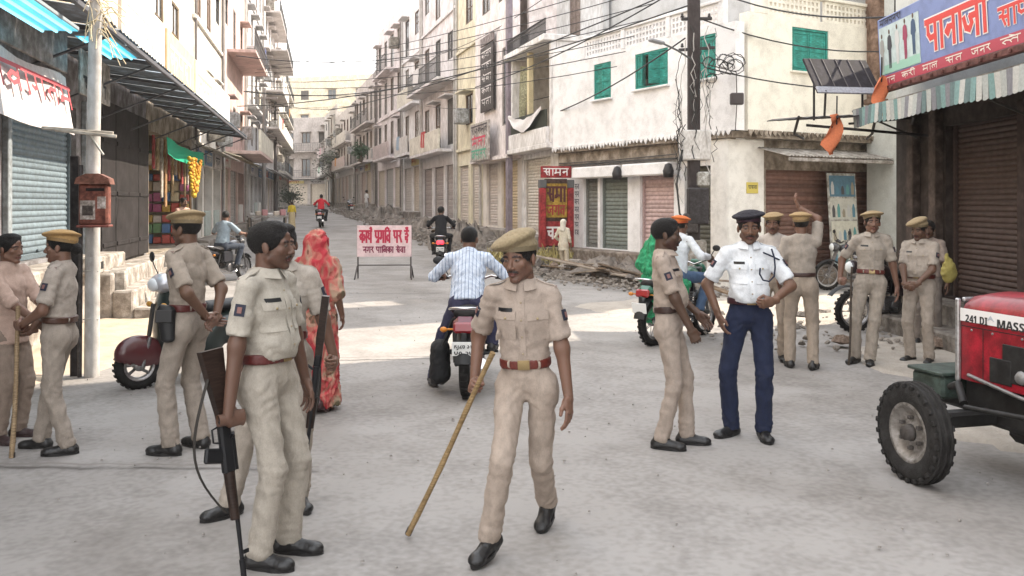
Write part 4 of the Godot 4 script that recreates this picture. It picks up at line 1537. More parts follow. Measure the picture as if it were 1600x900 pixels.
func right_row() -> void:
	# balcony house next to the corner house
	var X := face(rr(3.9), rr(0.0))
	var ln := 3.9
	var b := building("balcony_house", "pale house with open yellow balcony, black railing and cream shutter beside the corner house", X)
	var pale := mat(L(0.8, 0.77, 0.75), 0.88, "streak", 0.3, {"bump": "rough", "depth": 0.5})
	var yel := mat(L(0.68, 0.58, 0.36), 0.88, "wall", 0.4)
	part("wall", wall_mesh(ln, -0.4, 3.36, 0.25, [Rect2(0.25, 0.9, 2.6, 2.3)]), pale, b)
	shutter(b, I, Rect2(0.25, 0.9, 2.6, 2.3), L(0.74, 0.7, 0.64), true, 0.095)
	part("plinth", B(Vector3(0, -0.5, 0.001), Vector3(2.9, 1.36, 0.45), 0.03), mat(L(0.36, 0.33, 0.3), 0.92, "dirty", 0.5), b)
	part("balcony_slab", B(Vector3(0.0, 3.362, -1.4), Vector3(ln, 0.14, 1.9), 0.015), pale, b)
	part("balcony_wall", B(Vector3(0.12, 3.503, 0.36), Vector3(ln - 0.24, 0.46, 0.12), 0.015), pale, b)
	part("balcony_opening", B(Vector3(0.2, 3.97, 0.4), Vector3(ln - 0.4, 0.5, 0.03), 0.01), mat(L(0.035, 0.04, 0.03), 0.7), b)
	part("back_wall", wall_mesh(ln, 3.5, 6.36, 0.2, [Rect2(2.4, 3.52, 0.95, 1.95)]), yel, b, T(0, 0, -1.3))
	var door := window(b, T(0, 0, -1.3), Rect2(2.4, 3.52, 0.95, 1.95), L(0.2, 0.09, 0.07), 2, false, [0, 40.0])
	door.name = "door"
	for q in [[0.0, 0.14], [1.7, 0.16], [ln - 0.14, 0.14]]:
		part("balcony_post", B(Vector3(q[0], 3.505, 0.2), Vector3(q[1], 2.85, 0.16), 0.01), pale if q[0] != 1.7 else yel, b)
	part("side_wall", B(Vector3(-0.001, 3.506, -1.29), Vector3(0.15, 2.85, 1.48)), pale, b)
	part("side_wall", B(Vector3(ln - 0.149, 3.506, -1.29), Vector3(0.15, 2.85, 1.48)), pale, b)
	part("upper_slab", B(Vector3(-0.05, 6.362, -1.4), Vector3(ln + 0.1, 0.18, 2.0), 0.02), pale, b)
	railing(b, I, 0.05, ln - 0.05, 6.55, 7.0, 0.5, mat(L(0.02, 0.02, 0.022), 0.5), 0.09)
	part("top_wall", wall_mesh(ln, 6.545, 9.6, 0.2, [Rect2(1.2, 6.6, 0.95, 2.0)]), mat(L(0.55, 0.55, 0.55), 0.9, "streak", 0.3), b, T(0, 0, -1.2))
	window(b, T(0, 0, -1.2), Rect2(1.2, 6.6, 0.95, 2.0), L(0.25, 0.2, 0.18), 2)
	shell(b, T(0, 0, -1.3), ln, -0.3, 9.5, 7.0, pale)
	# cloths over the balcony
	var c1 := thing("white_cloth", "white cloth sheet hung sagging along the open yellow balcony", "cloth")
	c1.transform = X * T(0.25, 4.5, 0.5)
	var rows := []
	for a in 6:
		var line := []
		for k in 15:
			var s := sin(k / 14.0 * PI)
			line.append(Vector3(k * 0.235, 0.1 - s * 0.26 - a * 0.055 * (0.4 + s) + 0.02 * sin(k * 1.7), 0.02 * sin(a + k * 0.9) + 0.01 * a))
		rows.append(line)
	var m := MB.new()
	m.sheet(rows, 0.006)
	part("cloth", m, mat(L(0.76, 0.72, 0.7), 0.9, "cloth", 2.0), c1)
	var c2 := thing("tied_curtain", "tied back patterned curtain hanging at the left of the yellow balcony", "curtain")
	c2.transform = X * T(0.2, 6.2, 0.1)
	rows = []
	for a in 10:
		var line := []
		for k in 8:
			var wd := lerpf(1.35, 0.25, pow(a / 9.0, 0.7))
			line.append(Vector3(k / 7.0 * wd, -a * 0.2 - k * 0.02 * (9 - a) * 0.2, 0.05 * sin(k * 2.2 + a * 0.2)))
		rows.append(line)
	m = MB.new()
	m.sheet(rows, 0.006)
	part("cloth", m, mat(L(0.5, 0.5, 0.34), 0.9, "dirty", 3.0), c2)
	# sign house
	X = face(rr(8.75), rr(3.9))
	ln = 4.85
	b = building("sign_house", "pinkish house with two upright shop signs and two cream shutters", X)
	var pink := mat(L(0.78, 0.71, 0.69), 0.88, "streak", 0.3, {"bump": "rough", "depth": 0.5})
	var hs := [Rect2(0.5, 1.0, 1.5, 2.25), Rect2(2.5, 0.95, 1.9, 2.3)]
	part("wall", wall_mesh(ln, -0.3, 3.4, 0.25, hs), mat(L(0.72, 0.66, 0.6), 0.9, "wall", 0.3), b)
	shutter(b, I, hs[0], L(0.72, 0.66, 0.62), true, 0.095)
	shutter(b, I, hs[1], L(0.7, 0.58, 0.4), true, 0.095)
	part("upper_wall", wall_mesh(ln, 3.4, 11.0, 0.25, [Rect2(1.0, 8.6, 1.1, 1.5), Rect2(3.2, 8.6, 1.0, 1.5), Rect2(3.6, 4.4, 0.7, 2.6)]), pink, b, T(0, 0, 0.3))
	window(b, T(0, 0, 0.3), Rect2(1.0, 8.6, 1.1, 1.5), L(0.2, 0.16, 0.13), 2, true)
	window(b, T(0, 0, 0.3), Rect2(3.2, 8.6, 1.0, 1.5), L(0.2, 0.16, 0.13), 2, true)
	window(b, T(0, 0, 0.3), Rect2(3.6, 4.4, 0.7, 2.6), L(0.4, 0.36, 0.34), 1, true)
	part("pilaster", B(Vector3(ln - 0.28, -0.3, 0.301), Vector3(0.28, 11.3, 0.16), 0.01), mat(L(0.26, 0.22, 0.25), 0.88, "streak", 0.4), b)
	part("floor_slab", B(Vector3(0, 3.27, 0.002), Vector3(ln, 0.128, 0.52)), pink, b)
	part("plinth", B(Vector3(0, -0.5, 0.001), Vector3(ln, 1.44, 0.45), 0.03), mat(L(0.36, 0.33, 0.3), 0.92, "dirty", 0.5), b)
	shell(b, I, ln, -0.3, 11.0, 8.0, pink)
	var s1 := thing("dark_signboard", "tall dark signboard with pale lettering high on the pinkish house", "sign")
	s1.transform = X * T(1.25, 5.05, 0.38)
	part("board", B(Vector3.ZERO, Vector3(1.7, 2.3, 0.06), 0.01), mat(L(0.07, 0.06, 0.06), 0.6, "dirty", 1.0), s1)
	for q in 5:
		part("painted_letters", devanagari(["ba,aa,ja,aa,ra", "ma,ha,aa", "sa,e,va,aa", "ka,la,aa", "pa,ta,aa"][q], 0.22, 0.035, 1.3), mat(L(0.66, 0.62, 0.6), 0.6), s1, T(0.2, 1.9 - q * 0.42, 0.062))
	part("strip", B(Vector3(0.0, 2.35, 0.0), Vector3(1.7, 0.3, 0.06), 0.01), mat(L(0.3, 0.26, 0.26), 0.7, "dirty", 1.0), s1)
	var s2 := thing("lower_signboard", "white signboard with black, red and green lettering above the cream shutters", "sign")
	s2.transform = X * T(0.75, 3.3, 0.62)
	part("board", B(Vector3.ZERO, Vector3(2.5, 1.35, 0.06), 0.01), mat(L(0.6, 0.56, 0.53), 0.6, "dirty", 1.0), s2)
	part("painted_letters", devanagari("ra,aa,ja,ka,ma,la", 0.26, 0.05, 2.2), mat(L(0.04, 0.03, 0.04), 0.6), s2, T(0.15, 0.98, 0.062))
	part("painted_letters", devanagari("ma,e,la,aa", 0.3, 0.07, 1.9), mat(L(0.55, 0.05, 0.1), 0.6), s2, T(0.25, 0.52, 0.062))
	part("painted_letters", devanagari("va,sa,ta,ra", 0.3, 0.06, 2.0), mat(L(0.08, 0.34, 0.22), 0.6), s2, T(0.2, 0.08, 0.062))
	# the rest of the row
	house("tall cream yellow house with one upper window right of the dark canopy", face(rr(12.96), rr(8.75)), 4.21, 1.0, 12.2, L(0.72, 0.66, 0.5), {"seed": 3, "floors": 2, "per": 1, "shops": 2, "singly": true, "canopy": false, "balconies": 0.0, "doors": 0.0, "shutters": [L(0.72, 0.66, 0.6), L(0.68, 0.6, 0.6)]})
	house("grey white house with dark canopy and stacked balconies behind the black-clad rider", face(rr(20.7), rr(12.96)), 7.74, 1.15, 13.2, L(0.74, 0.71, 0.7), {"seed": 8, "floors": 3, "per": 3, "shops": 3, "singly": true, "canopy_color": L(0.1, 0.1, 0.09), "balcony": 1.0, "balconies": 0.9, "doors": 0.7, "canopy": false, "shutters": [L(0.66, 0.61, 0.58), L(0.5, 0.46, 0.44), L(0.74, 0.69, 0.66)]})
	house("white four-storey house with hooded roof edge beyond the stacked balconies", face(rr(26.5), rr(20.7)), 5.8, 1.4, 12.4, L(0.82, 0.8, 0.79), {"seed": 13, "floors": 3, "per": 2, "balconies": 0.5, "shops": 2})
	house("pale pink house with tall dark window strips midway down the street", face(rr(36.7), rr(26.5)), 10.2, 1.6, 12.6, L(0.78, 0.71, 0.7), {"seed": 17, "canopy": false, "floors": 3, "per": 4, "balconies": 0.7, "doors": 0.8})
	house("grey stone house with arched rows of windows near the street's narrow end", face(rr(49.0), rr(36.7)), 12.3, 1.8, 10.3, L(0.62, 0.57, 0.55), {"seed": 23, "floors": 2, "per": 6, "balconies": 0.9, "doors": 0.8})
	house("low weathered grey house far along the right side of the street", face(rr(66.0), rr(49.0)), 17.0, 1.9, 9.6, L(0.6, 0.56, 0.54), {"seed": 29, "canopy": false, "floors": 2, "per": 7, "balconies": 0.8})
	house("dim far house closing the right side of the street", face(rr(84.0), rr(66.0)), 18.0, 1.9, 11.0, L(0.5, 0.46, 0.42), {"seed": 31, "floors": 3, "per": 6, "balconies": 0.6})

func left_row() -> void:
	# first two shops under the long canopy are built with their own fronts
	var X := face(lr(3.0), lr(16.9))
	var b := building("shutter_shop", "shop with blue-grey rolling shutters on a raised stone platform at the left edge", X)
	var wallm := mat(L(0.3, 0.29, 0.3), 0.9, "dirty", 0.4)
	var hs := [Rect2(1.2, 1.0, 3.6, 2.5), Rect2(5.4, 1.0, 3.2, 2.5), Rect2(9.55, 1.0, 3.1, 2.35)]
	part("wall", wall_mesh(13.9, -0.3, 4.3, 0.3, hs), wallm, b)
	for q in 3:
		shutter(b, I, hs[q], L(0.2, 0.26, 0.3), q == 2, 0.085)
	for q in [9.25, 12.95]:
		part("door_post", B(Vector3(q, 0.9, 0.001), Vector3(0.14, 2.6, 0.08), 0.01), mat(L(0.3, 0.34, 0.37), 0.7, "metal", 1.0), b)
	part("upper_wall", wall_mesh(13.9, 4.3, 10.5, 0.3, [Rect2(2, 5.6, 1.2, 1.6), Rect2(7, 5.6, 1.2, 1.6), Rect2(11, 5.6, 1.2, 1.6)]), mat(L(0.66, 0.55, 0.4), 0.88, "streak", 0.3), b)
	for q in [2, 7, 11]:
		window(b, I, Rect2(q, 5.6, 1.2, 1.6), L(0.25, 0.2, 0.16), 2, true)
	shell(b, I, 13.9, -0.3, 10.4, 7.0, wallm)
	var st := mat(L(0.5, 0.46, 0.42), 0.92, "dirty", 0.6, {"bump": "rough", "depth": 0.8})
	part("platform", B(Vector3(0, -0.2, 0.001), Vector3(13.88, 1.15, 0.5), 0.03), st, b)
	for q in 3:
		part("step", B(Vector3(11.5, -0.2, 0.503 + q * 0.3), Vector3(4.4, 0.93 - 0.27 * q, 0.297), 0.025), st, b)
	var X2 := face(lr(16.9), lr(21.4))
	b = building("dark_shop", "shop closed with tall near-black doors behind the letter box", X2)
	part("wall", wall_mesh(4.5, -0.3, 4.3, 0.3, [Rect2(0.1, 0.7, 4.2, 3.0)]), wallm, b)
	var dk := mat(L(0.03, 0.025, 0.026), 0.7, "dirty", 0.5)
	for q in 4:
		var d := part("door_leaf", B(Vector3(0.12 + q * 1.045, 0.7, 0.02 + 0.01 * (q % 2)), Vector3(1.04, 2.98, 0.06), 0.01), dk, b)
		for k in 3:
			part("ledge", B(Vector3(0.16 + q * 1.045, 1.0 + k * 0.95, 0.082 + 0.01 * (q % 2)), Vector3(0.95, 0.08, 0.02), 0.005), dk, d)
	part("upper_wall", wall_mesh(4.5, 4.3, 9.5, 0.3, [Rect2(1.5, 5.8, 1.4, 1.6)]), mat(L(0.7, 0.62, 0.45), 0.88, "streak", 0.3), b)
	window(b, I, Rect2(1.5, 5.8, 1.4, 1.6), L(0.25, 0.2, 0.16), 2, true)
	shell(b, I, 4.5, -0.3, 9.4, 7.0, wallm)
	part("platform", B(Vector3(0.0, -0.2, 0.001), Vector3(4.5, 0.85, 0.5), 0.03), st, b)
	for q in 2:
		part("step", B(Vector3(0.3, -0.2, 0.503 + q * 0.3), Vector3(4.0, 0.6 - 0.27 * q, 0.297), 0.025), st, b)
	# the open shop with a green banner and marigolds
	var X3 := face(lr(21.4), lr(28.4))
	b = building("garland_shop", "open-fronted shop with hanging goods behind a green banner", X3)
	part("wall", wall_mesh(7.0, -0.3, 4.3, 0.3, [Rect2(0.3, 0.6, 6.4, 2.9)]), mat(L(0.5, 0.44, 0.36), 0.9, "dirty", 0.4), b)
	part("upper_wall", wall_mesh(7.0, 4.3, 10.2, 0.3, [Rect2(1, 5.6, 1.2, 1.6), Rect2(3.4, 5.6, 1.2, 1.6)]), mat(L(0.74, 0.68, 0.56), 0.88, "streak", 0.3), b)
	for q in [1.0, 3.4]:
		window(b, I, Rect2(q, 5.6, 1.2, 1.6), L(0.3, 0.22, 0.14), 2, true)
	shell(b, I, 7.0, -0.3, 10.1, 6.0, mat(L(0.6, 0.52, 0.4), 0.9, "wall", 0.4))
	part("shop_floor", B(Vector3(0, -0.2, -1.6), Vector3(6.98, 0.79, 2.1), 0.02), st, b)
	part("back_wall", B(Vector3(0.2, 0.6, -1.7), Vector3(6.6, 3.0, 0.1)), mat(L(0.62, 0.5, 0.34), 0.9, "dirty", 0.6), b)
	var rng := RandomNumberGenerator.new()
	rng.seed = 6
	for q in 5:
		part("shelf", B(Vector3(0.4, 0.9 + q * 0.5, -1.59), Vector3(6.2, 0.03, 0.35)), mat(L(0.35, 0.22, 0.12), 0.8, "wood", 1.0), b)
	for q in 60:
		var x := 0.5 + (q % 15) * 0.42 + rng.randf_range(-0.06, 0.06)
		var w := rng.randf_range(0.2, 0.34)
		part("packet", B(Vector3(x, 0.932 + (q / 15) * 0.5, -1.5), Vector3(w, rng.randf_range(0.2, 0.38), 0.2), 0.015), mat([L(0.6, 0.12, 0.1), L(0.7, 0.6, 0.4), L(0.12, 0.25, 0.5), L(0.7, 0.66, 0.6), L(0.6, 0.4, 0.1), L(0.2, 0.4, 0.2)][rng.randi() % 6], 0.6, "wall", 2.0), b)
	for q in 12:
		var hx := 0.55 + q * 0.52
		var hl := rng.randf_range(0.7, 1.9)
		var m := MB.new()
		m.box(Vector3(hx, 3.4 - hl / 2, 0.06), Vector3(rng.randf_range(0.09, 0.22), hl, 0.05), 0.015)
		part("hanging_goods", m, mat([L(0.55, 0.1, 0.1), L(0.66, 0.5, 0.3), L(0.68, 0.62, 0.55), L(0.5, 0.3, 0.15)][q % 4], 0.7, "dirty", 2.0), b)
	for q in 54:
		var col := q % 6
		var row := q / 6
		part("packet", B(Vector3(6.35 + rng.randf_range(-0.06, 0.04), 0.62 + row * 0.31, -1.5 + col * 0.25), Vector3(0.3, rng.randf_range(0.18, 0.29), 0.22), 0.015), mat([L(0.6, 0.12, 0.1), L(0.7, 0.6, 0.4), L(0.12, 0.25, 0.5), L(0.7, 0.66, 0.6), L(0.6, 0.4, 0.1), L(0.2, 0.4, 0.2), L(0.5, 0.15, 0.3)][rng.randi() % 7], 0.6, "wall", 2.0), b)
	var gb := thing("green_banner", "bright green cloth banner strung across the open shop front", "banner")
	gb.transform = X3 * T(0.1, 3.05, 0.42)
	var rows := []
	for a in 4:
		var line := []
		for k in 14:
			line.append(Vector3(k * 0.5, 0.28 - a * 0.13 - 0.1 * sin(k / 13.0 * PI), 0.03 * sin(k * 1.3 + a * 0.4)))
		rows.append(line)
	var m := MB.new()
	m.sheet(rows, 0.005)
	part("cloth", m, mat(L(0.02, 0.42, 0.24), 0.85, "cloth", 2.0), gb)
	var gl := thing("marigold_garland", "yellow and orange marigold garlands hanging in a loop below the green banner", "garland")
	gl.transform = X3 * T(3.6, 2.95, 0.55)
	for s in 5:
		var g := MB.new()
		for q in 26:
			var t := q / 25.0
			g.ell(Vector3((t - 0.5) * (2.0 - s * 0.25), -sin(t * PI) * (0.95 - s * 0.16) + rng.randf_range(-0.02, 0.02), 0.02 * s + rng.randf_range(-0.02, 0.02)), Vector3.ONE * rng.randf_range(0.045, 0.06), Basis.IDENTITY, 7)
		part("flower_string", g, mat([L(0.6, 0.4, 0.05), L(0.55, 0.24, 0.03), L(0.62, 0.45, 0.08), L(0.55, 0.3, 0.03), L(0.5, 0.22, 0.03)][s], 0.85), gl)
	# rest of the left row
	house("white plastered shop house with sunlit counter next to the garland shop", face(lr(28.4), lr(36.0)), 7.6, 0.7, 11.5, L(0.74, 0.7, 0.64), {"seed": 41, "floors": 2, "per": 3, "shops": 3, "singly": true, "balconies": 0.5, "below": 1.0, "open": 0.6, "canopy_color": L(0.62, 0.58, 0.5), "shutters": [L(0.55, 0.52, 0.48), L(0.3, 0.3, 0.3)]})
	house("house with pink balcony front beyond the white shop house", face(lr(36.0), lr(46.0)), 10.0, 0.9, 12.5, L(0.66, 0.5, 0.46), {"seed": 43, "floors": 2, "per": 3, "shops": 3, "balconies": 1.0, "balcony": 1.5, "open": 0.4, "canopy_color": L(0.66, 0.6, 0.42)})
	house("slender grey house with vertical pipes on the left side of the street", face(lr(46.0), lr(58.0)), 12.0, 1.0, 15.5, L(0.58, 0.57, 0.57), {"seed": 47, "floors": 4, "per": 4, "balconies": 0.5, "open": 0.3, "canopy_color": L(0.5, 0.52, 0.54)})
	house("tall pale house with brown hanging bays along the left side", face(lr(58.0), lr(76.0)), 18.0, 1.2, 17.5, L(0.6, 0.56, 0.54), {"seed": 53, "floors": 5, "per": 6, "balconies": 0.8, "balcony": 1.4})
	house("pale far house before the bend on the left side", face(lr(76.0), lr(98.0)), 22.0, 1.5, 15.0, L(0.66, 0.63, 0.58), {"seed": 59, "floors": 4, "per": 7, "balconies": 0.6})
	house("cream cross building closing the end of the street, with square windows", face(Vector2(-40.0, 119.0), Vector2(-6.0, 108.0)), 35.7, 1.8, 17.5, L(0.7, 0.62, 0.47), {"seed": 61, "floors": 4, "per": 9, "balconies": 0.2, "doors": 0.0})
	house("small grey house standing before the cream cross building", face(Vector2(-29.0, 104.0), Vector2(-20.5, 101.0)), 9.0, 1.7, 11.0, L(0.5, 0.45, 0.42), {"seed": 67, "floors": 2, "per": 4, "balconies": 0.9})

func left_canopy() -> void:
	var cn := thing("long_canopy", "long blue-grey corrugated sheet canopy over the left shops", "canopy")
	var X := face(lr(4.0), lr(30.0))
	cn.transform = X
	var um := mat(L(0.2, 0.26, 0.33), 0.7, "dirty", 0.4)
	var q := 0
	var x := 0.0
	while x < 25.9:
		var w := 1.3
		var clear := false
		var rows := []
		for a in 2:
			var line := []
			for k in 14:
				line.append(Vector3(x + w * k / 13.0, (4.15 - 0.18 * a) + (0.014 if k % 2 else -0.014), 0.03 + a * 1.45))
			rows.append(line)
		var m := MB.new()
		m.sheet(rows, 0.0)
		part("sheet", m, um, cn)
		x += w
		q += 1
	var fr := MB.new()
	fr.box(Vector3(13, 3.9, 1.46), Vector3(26, 0.07, 0.05), 0.01)
	for k in 11:
		fr.box(Vector3(0.1 + k * 2.55, 4.0, 0.76), Vector3(0.05, 0.05, 1.4), 0.0, rot(Vector3(7, 0, 0)))
		fr.tube([Vector3(0.1 + k * 2.55, 3.88, 1.4), Vector3(0.1 + k * 2.55, 3.3, 0.06)], 0.018, 6)
	part("frame", fr, mat(L(0.09, 0.09, 0.1), 0.6), cn)
	# two lit cyan strip lamps fixed below the canopy
	for k in 2:
		var u0: float = [8.1, 11.9][k]
		var ll: float = [2.4, 1.7][k]
		var tl := thing("strip_lamp", ["lit cyan strip lamp under the canopy at the top left picture edge", "lit cyan strip lamp under the canopy just right of the whitish pole"][k], "lamp", Vector3.ZERO, 0.0, "cyan strip lamps under the canopy")
		tl.transform = face(lr(u0, -2.95), lr(u0 + ll, -2.95)) * T(0, [3.66, 3.86][k], 0)
		part("housing", B(Vector3(0, 0.03, -0.12), Vector3(ll, 0.05, 0.42), 0.01), mat(L(0.3, 0.34, 0.37), 0.6), tl)
		for j in 3:
			var tb := MB.new()
			tb.tube([Vector3(0.05, 0.012, -0.06 + j * 0.14), Vector3(ll - 0.05, 0.012, -0.06 + j * 0.14)], 0.018, 8)
			part("lamp_tube", tb, mat(L(0.28, 0.75, 0.9), 0.4, "", 1.0, {"glow": 0.9}), tl)
		part("lamp_diffuser", B(Vector3(0.02, 0.024, -0.11), Vector3(ll - 0.04, 0.005, 0.4)), mat(L(0.05, 0.42, 0.6), 0.4, "", 1.0, {"glow": 0.5}), tl)
		var om := OmniLight3D.new()
		om.name = "lamp_light"
		om.position = Vector3(ll * 0.5, -0.08, 0.08)
		om.light_color = Color(0.45, 0.85, 1.0)
		om.light_energy = 0.06
		om.light_size = 0.3
		om.omni_range = 30.0
		om.omni_attenuation = 2.0
		om.shadow_enabled = true
		tl.add_child(om)
	# sloping boards and lettering that catch the sun above the canopy
	for k in 6:
		var s := thing("fascia_board", ["ochre painted board over the canopy at the left picture edge", "cream name board over the canopy, second from the left", "white name board over the canopy, sunlit", "pale orange name board above the dark doors", "pale yellow name board above the garland shop", "plain white board at the canopy's far end"][k], "sign board")
		s.transform = X * T(2.6 + k * 3.9, 4.28, 0.9)
		var cc: Color = [L(0.6, 0.4, 0.24), L(0.72, 0.62, 0.48), L(0.74, 0.66, 0.56), L(0.7, 0.5, 0.3), L(0.74, 0.68, 0.52), L(0.76, 0.72, 0.66)][k]
		part("board", B(Vector3.ZERO, Vector3(3.6, 0.95, 0.07), 0.012), mat(cc, 0.7, "wall", 0.6), s)
		part("painted_letters", devanagari(["ma,ha,aa,va,ii,ra", "sa,ra,aa,pha,aa", "ga,na,pa,ta,i", "ka,pa,da,aa", "ja,ya,pa,ra", "la,ka,va,ii"][k], 0.45, 0.07, 2.8), mat([L(0.7, 0.6, 0.5), L(0.6, 0.4, 0.28), L(0.6, 0.5, 0.42), L(0.72, 0.64, 0.52), L(0.62, 0.46, 0.3), L(0.5, 0.48, 0.46)][k], 0.7), s, T(0.3, 0.2, 0.071))
	# hanging banner and name plates under the canopy
	var bn := thing("hanging_banner", "white and red printed banner hanging slanted under the canopy at far left", "banner")
	bn.transform = face(lr(9.0, -3.3), lr(14.0, -3.3)) * T(0.15, 3.42, 0.0)
	var rows := []
	for a in 6:
		var line := []
		for k in 12:
			line.append(Vector3(k * 0.3 - a * 0.02, -a * 0.15 + 0.02 * sin(k * 0.8), 0.03 * sin(k * 0.9 + a * 0.3) + a * 0.03))
		rows.append(line)
	var bm := MB.new()
	bm.sheet(rows, 0.004)
	part("cloth", bm, mat(L(0.66, 0.6, 0.58), 0.8, "cloth", 1.0), bn)
	part("painted_letters", devanagari("sa,va,aa,ga,ta,ma", 0.26, 0.05, 3.0), mat(L(0.5, 0.08, 0.09), 0.7), bn, Transform3D(rot(Vector3(-11, 0, 0)), Vector3(0.12, -0.42, 0.14)))
	part("grey_board", B(Vector3(0.1, 0.05, 0.0), Vector3(3.1, 0.55, 0.04), 0.01), mat(L(0.34, 0.32, 0.31), 0.7, "dirty", 0.8), bn)
	var pn := thing("name_plate_sign", "grey hanging name plate with black lettering right of the slanted banner", "sign")
	pn.transform = face(lr(12.6, -3.3), lr(15.0, -3.3)) * T(0.4, 3.3, 0)
	part("plate", B(Vector3.ZERO, Vector3(1.7, 0.62, 0.03), 0.006), mat(L(0.42, 0.4, 0.37), 0.7, "dirty", 0.8), pn)
	part("painted_letters", devanagari("ii_v,aa,ii_v, ,aa", 0.17, 0.04, 1.3), mat(L(0.02, 0.02, 0.02), 0.7), pn, T(0.15, 0.08, 0.031))

# ---------------------------------------------------------------- vehicles and street things
func wheel(o: Node3D, c: Vector3, r: float, w: float, spokes := 10, turn := 0.0, lean := 0.0) -> MeshInstance3D:
	# axle along x
	var X := Transform3D(Basis(Vector3.UP, deg_to_rad(turn)) * rot(Vector3(0, 0, lean)), c)
	var ax := Basis(Vector3(0, -1, 0), Vector3(1, 0, 0), Vector3(0, 0, 1))
	var t := MB.new()
	var pr := []
	var ri := r - w * 0.95
	for q in 13:
		var a := PI * 2.0 * q / 12.0
		pr.append(Vector2((r + ri) / 2 + cos(a) * (r - ri) / 2, -sin(a) * w / 2))
	t.lathe(pr, 28, ax)
	for q in 26:
		var a := TAU * q / 26.0
		var d := Vector3(0, cos(a), sin(a))
		t.box(d * (r + 0.002), Vector3(w * 0.62, 0.012, r * 0.1), 0.0, Basis(Vector3.RIGHT, d, Vector3.RIGHT.cross(d)))
	var ty := part("wheel", t, mat(L(0.018, 0.017, 0.017), 0.85, "dirty", 3.0), o, X)
	var m := MB.new()
	m.lathe([Vector2(ri + 0.012, -w * 0.32), Vector2(ri - 0.015, -w * 0.28), Vector2(ri - 0.022, 0), Vector2(ri - 0.015, w * 0.28), Vector2(ri + 0.012, w * 0.32)], 28, ax)
	m.lathe([Vector2(0, -w * 0.55), Vector2(0.05, -w * 0.55), Vector2(0.055, -w * 0.2), Vector2(0.055, w * 0.2), Vector2(0.05, w * 0.55), Vector2(0, w * 0.55)], 14, ax)
	for q in spokes:
		var a := TAU * q / spokes
		var b := a + (0.25 if q % 2 else -0.25)
		m.tube([Vector3((0.03 if q % 2 else -0.03), cos(a) * 0.05, sin(a) * 0.05), Vector3(0, cos(b) * (ri - 0.01), sin(b) * (ri - 0.01))], 0.006 if spokes > 8 else 0.016, 5)
	part("rim", m, mat(L(0.4, 0.4, 0.41), 0.35, "metal", 3.0, {"metal": 0.8}), ty)
	return ty

